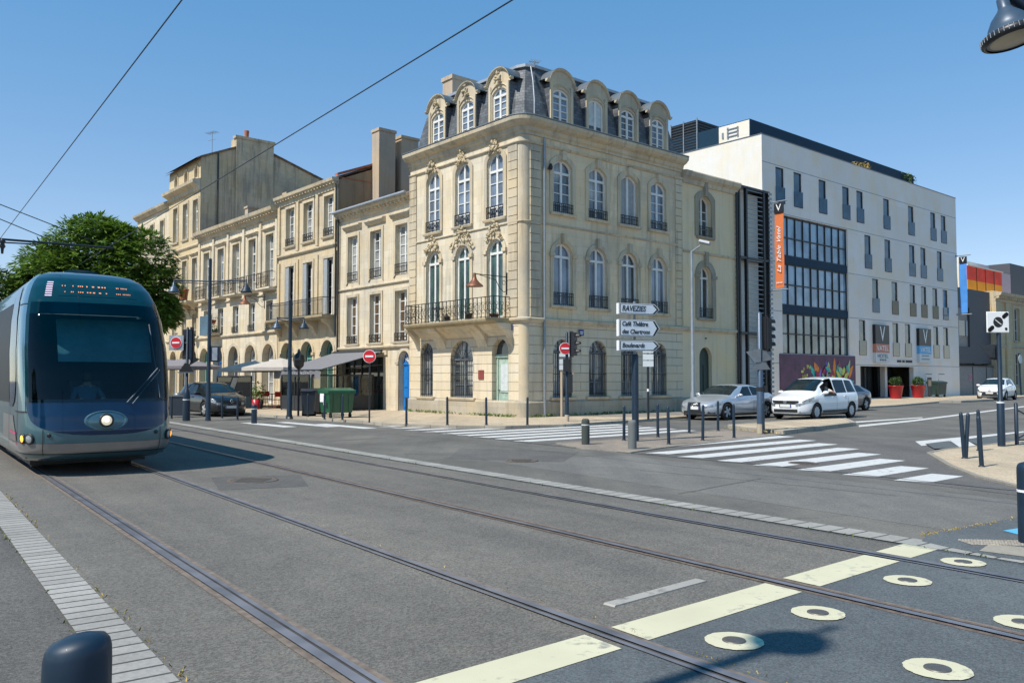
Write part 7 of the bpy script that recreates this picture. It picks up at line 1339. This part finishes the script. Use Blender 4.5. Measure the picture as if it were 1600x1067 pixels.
for s_ in (-1, 1):
    a0, a1 = (GT + .015) * s_, 1.12 * s_
    patch('corner_pillar', 'tram_light', 1.06, 2.98, lambda z: min(a0, a1), lambda z: max(a0, a1), .006, 16, 30)
    patch('body_joint', 'trim_black', 2.5, 2.515, lambda z: min(a0, a1), lambda z: max(a0, a1), .012, 16, 1); patch('body_joint', 'trim_black', 1.04, 1.06, lambda z: min((GT - .02) * s_, 1.25 * s_), lambda z: max((GT - .02) * s_, 1.25 * s_), .012, 16, 1)
    # cab side window: a leaning pointed oval
    def sw0(z): t = (z - 1.1) / 1.75; return 1.17 + .55 * (1 - math.sin(math.pi * min(1, max(0, t)) ** .8) ** .5)
    e0 = (lambda z, s_=s_: s_ * sw0(z)) ; e1 = (lambda z, s_=s_: s_ * 2.15)
    patch('cab_side_window', 'tram_navy', 1.1, 2.85, (e0 if s_ > 0 else e1), (e1 if s_ > 0 else e0), .012, 14, 24)
    f0 = (lambda z, s_=s_: s_ * 2.25); f1 = (lambda z, s_=s_: s_ * 13.8); patch('side_windows', 'trim_black', 1.15, 2.6, (f0 if s_ > 0 else f1), (f1 if s_ > 0 else f0), .012, 20, 6)
    h0, h1 = s_ * .60, s_ * 2.2
    patch('lower_stripe', 'tram_silver', .25, .46, (lambda z: 0.0) if s_ > 0 else (lambda z, s_=s_: s_ * 2.2), (lambda z, s_=s_: s_ * 2.2) if s_ > 0 else (lambda z: 0.0), .008, 30, 6)
    k0 = lambda z, s_=s_: s_ * (1.02 + max(0, (z - .42)) * 1.1); k1 = lambda z, s_=s_: s_ * 3.2
    patch('side_flank', 'tram_silver', .42, .98, (k0 if s_ > 0 else k1), (k1 if s_ > 0 else k0), .008, 12, 10)
    patch('panel_joint', 'trim_black', .2, .76, lambda z, s_=s_: s_ * .47 - .004, lambda z, s_=s_: s_ * .47 + .004, .013, 1, 10)
    patch('panel_joint', 'trim_black', .2, 2.95, lambda z, s_=s_: min(s_ * 2.2, s_ * 2.23), lambda z, s_=s_: max(s_ * 2.2, s_ * 2.23), .014, 1, 10)
patch('panel_joint', 'trim_black', .225, .24, lambda z: -1.3, lambda z: 1.3, .012, 50, 1)
patch('graffiti', 'graffiti_pink', .62, .66, lambda z: -2.1, lambda z: -1.15, .014, 6, 1); patch('graffiti', 'graffiti_pink', .45, .64, lambda z: -1.22, lambda z: -1.17, .014, 1, 4); patch('graffiti', 'graffiti_pink', .4, .44, lambda z: -1.2, lambda z: -1.0, .014, 4, 1)
def onbody(th, z, off=.02):
    p = surf(th, z, off); n = (surf(th, z, off + .05) - p).normalized(); return Matrix.Translation(p) @ n.to_track_quat('Z', 'Y').to_matrix().to_4x4()
plain('lamp_glow', (1.0, .84, .58), .3, var=.3, vs=22, emit=.35); plain('lamp_white', (1, .97, .88), .3, var=0, emit=3.0); plain('amber_glow', (1.0, .36, .05), .3, var=0, emit=1.6); plain('lamp_grey', (.30, .32, .33), .2, .2, coat=1); plain('led_amber', (1.0, .36, .16), .4, var=0, emit=.12); plain('led_pink', (.62, .50, .66), .5, var=.05)
Mh = onbody(0, .93, .02)
mb = MB(Mh); n = 32
for k0_, k1_, zz0, zz1 in ((1, .92, 0, .012), (.92, .85, .012, .004)):
    mb.add([(.34 * k0_ * math.cos(6.2832 * q / n), .17 * k0_ * math.sin(6.2832 * q / n), zz0) for q in range(n)] + [(.34 * k1_ * math.cos(6.2832 * q / n), .17 * k1_ * math.sin(6.2832 * q / n), zz1) for q in range(n)], [(q, (q + 1) % n, n + (q + 1) % n, n + q) for q in range(n)])
ro_ = [[(r_ * math.cos(6.2832 * q / n) * .34 * .85, r_ * math.sin(6.2832 * q / n) * .17 * .85, .004 + .03 * (1 - r_ * r_)) for q in range(n)] for r_ in (1, .8, .5, .05)]
mb.grid(ro_, closed=True); hl = mb.build('headlight_pod', 'tram_teal', tr)
mb = MB(Mh); mb.lathe([(.115, .03), (.115, .05), (.09, .055), (.085, .04)], (0, 0, 0), 24); mb.build('bezel', 'trim_black', hl); mb = MB(Mh); mb.lathe([(.085, .045), (.065, .062), (.001, .07)], (0, 0, 0), 24); mb.build('headlight', 'lamp_glow', hl); mb = MB(Mh); mb.lathe([(.03, .07), (.02, .085), (.001, .088)], (0, 0, 0), 12); mb.build('bulb', 'lamp_white', hl)
for s_ in (-1, 1):
    for th, r_, mt, nm in ((.80, .065, 'amber_glow', 'indicator'), (.66, .072, 'lamp_grey', 'fog_lamp')):
        mb = MB(onbody(s_ * th, .56, .012)); mb.lathe([(r_ + .022, 0), (r_ + .02, .015), (r_, .015)], (0, 0, 0), 20); lo_ = mb.build(nm, 'trim_black', tr); mb = MB(onbody(s_ * th, .56, .012)); mb.lathe([(r_, .012), (r_ * .6, .024), (.001, .028)], (0, 0, 0), 20); mb.build('lens', mt, lo_)
    mb = MB(onbody(s_ * .4, .64, .012)); mb.lathe([(.035, 0), (.03, .01), (.001, .004)], (0, 0, 0), 14); mb.build('tow_cover', 'trim_black', tr)
# destination display, seen through the dark top of the windscreen
def dots(th0, z0, wth, hz, mat, nm, parent=None):
    mb = MB(); mb.add([surf(th0, z0, .02), surf(th0 + wth, z0, .02), surf(th0 + wth, z0 + hz, .02), surf(th0, z0 + hz, .02)], [(0, 1, 2, 3)]); return mb
dd = patch('display', 'tram_mask', 2.62, 2.84, lambda z: -.30, lambda z: .33, .017, 16, 2)
mb = MB()
pat = {0: 'x.x..xxx.xxx.x.xxx', 1: 'x.xx.x.xxx.xx.x.xx'}
for r_, z in enumerate((2.67, 2.76)):
    for q in range(34):
        if q in (1, 3, 4, 5, 8, 9, 13, 20, 21, 22, 23, 27) or (q * 7 + r_ * 3) % 9 == 0: continue
        th = -.26 + q * .0155; mb.add([surf(th, z, .022), surf(th + .008, z, .022), surf(th + .008, z + .016, .022), surf(th, z + .016, .022)], [(0, 1, 2, 3)])
mb.build('led_dots', 'led_amber', dd)
mb = MB()
for q in range(7): z = 2.61 + q * .034; mb.add([surf(-.46, z, .02), surf(-.37, z, .02), surf(-.37, z + .018, .02), surf(-.46, z + .018, .02)], [(0, 1, 2, 3)])
mb.build('line_number_display', 'led_pink', tr)
# cab interior
plain('dash', (.012, .03, .045), .7)
mb = MB(); mb.box(-3.0, -.7, -1.1, 1.1, .3, .34); mb.box(-3.05, -3.0, -1.1, 1.1, .3, 2.9); mb.box(-3.0, -1.1, -1.04, -1.0, .34, 2.72); mb.box(-3.0, -1.1, 1.0, 1.04, .34, 2.72); mb.box(-3.0, -1.35, -1.0, 1.0, 2.72, 2.76); mb.build('cab_interior', 'dash', tr); plain('blind', (.13, .25, .26), .9); 
mb = MB(); mb.prism([(-.55, .6), (-.42, 1.12), (-.62, 1.2), (-1.0, 1.1), (-1.0, .6)], -1.0, 1.0, 'y'); mb.box(-.95, -.7, -.35, .2, 1.18, 1.24); mb.build('dashboard', 'dash', tr)
mb = MB(); mb.grid([[Vector((xn(z) - .5 - abs(y) * .12, y, zmap(z))) for y in (-.62, -.3, 0, .3, .6, .92)] for z in (1.82, 2.1, 2.5)]); mb.grid([[Vector((xn(z) - .52 - abs(y) * .12, y, zmap(z))) for y in (.92, .6, .3, 0, -.3, -.62)] for z in (1.82, 2.1, 2.5)]); mb.build('sun_blind', 'blind', tr)
mb = MB(); mb.box(-2.0, -1.8, -.3, .25, .7, 1.6); mb.box(-1.8, -1.35, -.28, .22, .7, .8); mb.build('driver_seat', 'trim_black', tr)
seated('tram driver in a teal shirt sitting behind the windscreen', TMX @ Matrix.Translation((-1.5, -.05, .9)), 'shirt_teal')
# wipers
mb = MB(); a = surf(.10, 1.16, .03); b = surf(.44, 1.62, .04); mb.tube(a, b, .012); mb.tube(surf(.14, 1.14, .03), surf(.47, 1.60, .04), .01); mb.tube(surf(.40, 2.25, .03), surf(.455, 1.22, .03), .012); mb.build('wiper', 'zinc_dark', tr)
for x in (-2.2, -4.0, -10, -11.8):
    for s_ in (-1, 1): mb = MB(); mb.tube((x, s_ * .72, .29), (x, s_ * .85, .29), .29, n=24); mb.build('wheel', 'rust', tr)
mb = MB(); mb.box(-5.2, -1.4, -.95, .95, .12, .3); mb.build('bogie_cover', 'trim_black', tr)
# ---------------------------------------------------------------- overhead wires and catenary arm
def wire(name, p0, p1, r, lab, sag=0.0, mat='post_black'):
    pts = [Vector(p0).lerp(Vector(p1), k / 16) - Vector((0, 0, sag * 4 * (k / 16) * (1 - k / 16))) for k in range(17)]; mb = MB(); mb.path(pts, r, 6); return mb.build(name, mat, label=lab, cat='overhead wire')
wire('contact_wire', T(2.915, -6, 6.6), T(2.915, 70, 6.6), .011, 'black overhead wire running over the track of the tram at the left'); wire('contact_wire', T(6.6, -6, 6.75), T(6.6, 75, 6.75), .011, 'black overhead wire running over the far tram track towards the roofs')
P_ = lambda px, py, Y: atY(px, py, Y)
wire('span_wire', P_(-40, 304, 24), P_(150, 378, 27), .014, 'upper thin span wire at the left edge above the tree'); wire('span_wire', P_(-40, 326, 24), P_(120, 392, 27), .014, 'lower thin span wire at the left edge above the tram')
ca = thing('catenary_arm', 'dark horizontal catenary arm with an insulator above the tram', 'catenary arm', I4); mb = MB(); mb.tube(P_(-120, 364, 22), P_(178, 388, 25), .032); mb.tube(P_(-120, 372, 22), P_(60, 382, 23.8), .02); mb.build('arm', 'post_black', ca); mb = MB(); q0 = P_(4, 374, 23); mb.lathe([(.05, 0), (.09, -.08), (.05, -.12), (.08, -.2), (.04, -.26), (.03, -.4)], q0, 10); mb.build('insulator', 'post_black', ca)
mb = MB(); e = P_(-120, 364, 22); mb.tube((e.x, e.y, 0), (e.x, e.y, e.z + 1.2), .12); mb.build('mast', 'post_blue', ca)
# ---------------------------------------------------------------- trees
def tree(x, y, top, rx, label, crowns, seed, leafm='leaf_mid', n=420, size=.34, base=0.0):
    rn = random.Random(seed); t = thing('tree', label, 'tree', Matrix.Translation((x, y, 0))); th = top * .42
    mb = MB(); pts = [(0, 0, 0), (.1, .05, th * .5), (.05, -.1, th), (.3, .1, th * 1.4)]; 
    for (a, b), (r0, r1) in zip(zip(pts, pts[1:]), ((.28, .22), (.22, .17), (.17, .1))): mb.tube(a, b, r0, r1, 10)
    for c, r in crowns: 
        m_ = Vector((c[0] * .45, c[1] * .45, (c[2] + th) * .5)); mb.tube((.05, -.1, th * .9), m_, .1, .07, 6); mb.tube(m_, c, .07, .03, 6)
    mb.build('trunk', 'bark', t)
    allm = MB()
    for c, r in crowns:
        k = int(n * (r[0] * r[1] * r[2]) ** .55)
        for _ in range(k):
            while True:
                p = Vector((rn.uniform(-1, 1), rn.uniform(-1, 1), rn.uniform(-1, 1)))
                if .55 < p.length < 1.05: break
            base_ = Vector((c[0] + p.x * r[0], c[1] + p.y * r[1], c[2] + p.z * r[2])); out = Vector((p.x, p.y, p.z * .5 + .15)).normalized()
            # a drooping compound leaf: a fan of narrow leaflets
            q = Vector((-out.y, out.x, 0)).normalized(); ln = size * rn.uniform(.7, 1.3)
            for s_ in range(5):
                f_ = (s_ - 2) / 2; d = (out * rn.uniform(.4, 1) + q * f_ * 1.1 + Vector((0, 0, rn.uniform(-.75, .05)))).normalized(); e = d.cross(Vector((rn.uniform(-.4, .4), rn.uniform(-.4, .4), 1))).normalized() * ln * .14
                allm.add([base_, base_ + d * ln * .5 + e, base_ + d * ln, base_ + d * ln * .5 - e], [(0, 1, 2, 3)])
    allm.build('crown', leafm, t); return t
plain('bark', (.09, .07, .05), .9, vs=5, bmp=.5)
m, t_, b = nodes('tree_leaf'); info = N(t_, 'ShaderNodeNewGeometry'); t_.links.new(mixc(t_, info.outputs['Random Per Island'], (.035, .09, .015), (.20, .32, .055)), b.inputs['Base Color']); b.inputs['Roughness'].default_value = .5; b.inputs['Specular IOR Level'].default_value = .4
tl = N(t_, 'ShaderNodeBsdfTranslucent'); t_.links.new(mixc(t_, info.outputs['Random Per Island'], (.07, .15, .015), (.2, .32, .04)), tl.inputs[0]); mx = N(t_, 'ShaderNodeMixShader'); mx.inputs[0].default_value = .25; t_.links.new(b.outputs[0], mx.inputs[1]); t_.links.new(tl.outputs[0], mx.inputs[2]); t_.links.new(mx.outputs[0], t_.nodes['Material Output'].inputs[0]); MATS['tree_leaf'] = m
tx, ty = (150 - 800) / FPX * 42, 42
tree(tx, ty, 10, 4, 'big dense green tree with drooping leaves rising behind the tram', [((-.2, 0, 8.0), (2.3, 2.3, 1.7)), ((-2.5, .3, 6.9), (1.7, 1.8, 1.6)), ((2.2, 0, 7.3), (1.6, 1.8, 1.8)), ((.5, -1.2, 6.4), (2.6, 1.6, 1.7)), ((-1.2, -1.4, 6.3), (2.2, 1.4, 1.4)), ((3.0, -.3, 5.9), (1.15, 1.5, 1.5)), ((3.35, -.3, 4.9), (.95, 1.0, .85)), ((-3.3, 0, 5.9), (1.0, 1.4, .9)), ((1.0, 1.0, 5.2), (2.8, 1.8, 1.0)), ((-.3, .2, 9.1), (1.1, 1.1, .75)), ((1.1, -.2, 8.6), (.9, 1.0, .8))], 5, 'tree_leaf', 430)
tree(-25.3, 40, 8, 3, 'lower yellow green tree at the left edge behind the tram', [((0, 0, 5.8), (1.8, 1.8, 1.1)), ((1.2, -.3, 5.2), (1.2, 1.2, 1.0)), ((-2.0, .2, 5.2), (1.5, 1.5, 1.2))], 8, 'leaf_light', 380)

# ---------------------------------------------------------------- unseen trees added outside the frame to darken reflections in the tram's glass
for i, (x, y) in enumerate(((-24, 1), (-31, 11), (-38, 20), (-20, -10))):
    tree(x, y, 9, 3.5, ('unseen tree added for reflections, left of the frame nearest the camera line', 'unseen tree added for reflections, left of the frame beside the tram', 'unseen tree added for reflections, left of the frame behind the tram', 'unseen tree added for reflections, behind the camera on the left')[i], [((0, 0, 6.5), (3.0, 3.0, 2.4)), ((1.4, -.8, 5.2), (2.0, 2.0, 1.6)), ((-1.4, .8, 5.2), (2.2, 2.0, 1.6))], 20 + i, 'tree_leaf', 90, .7)
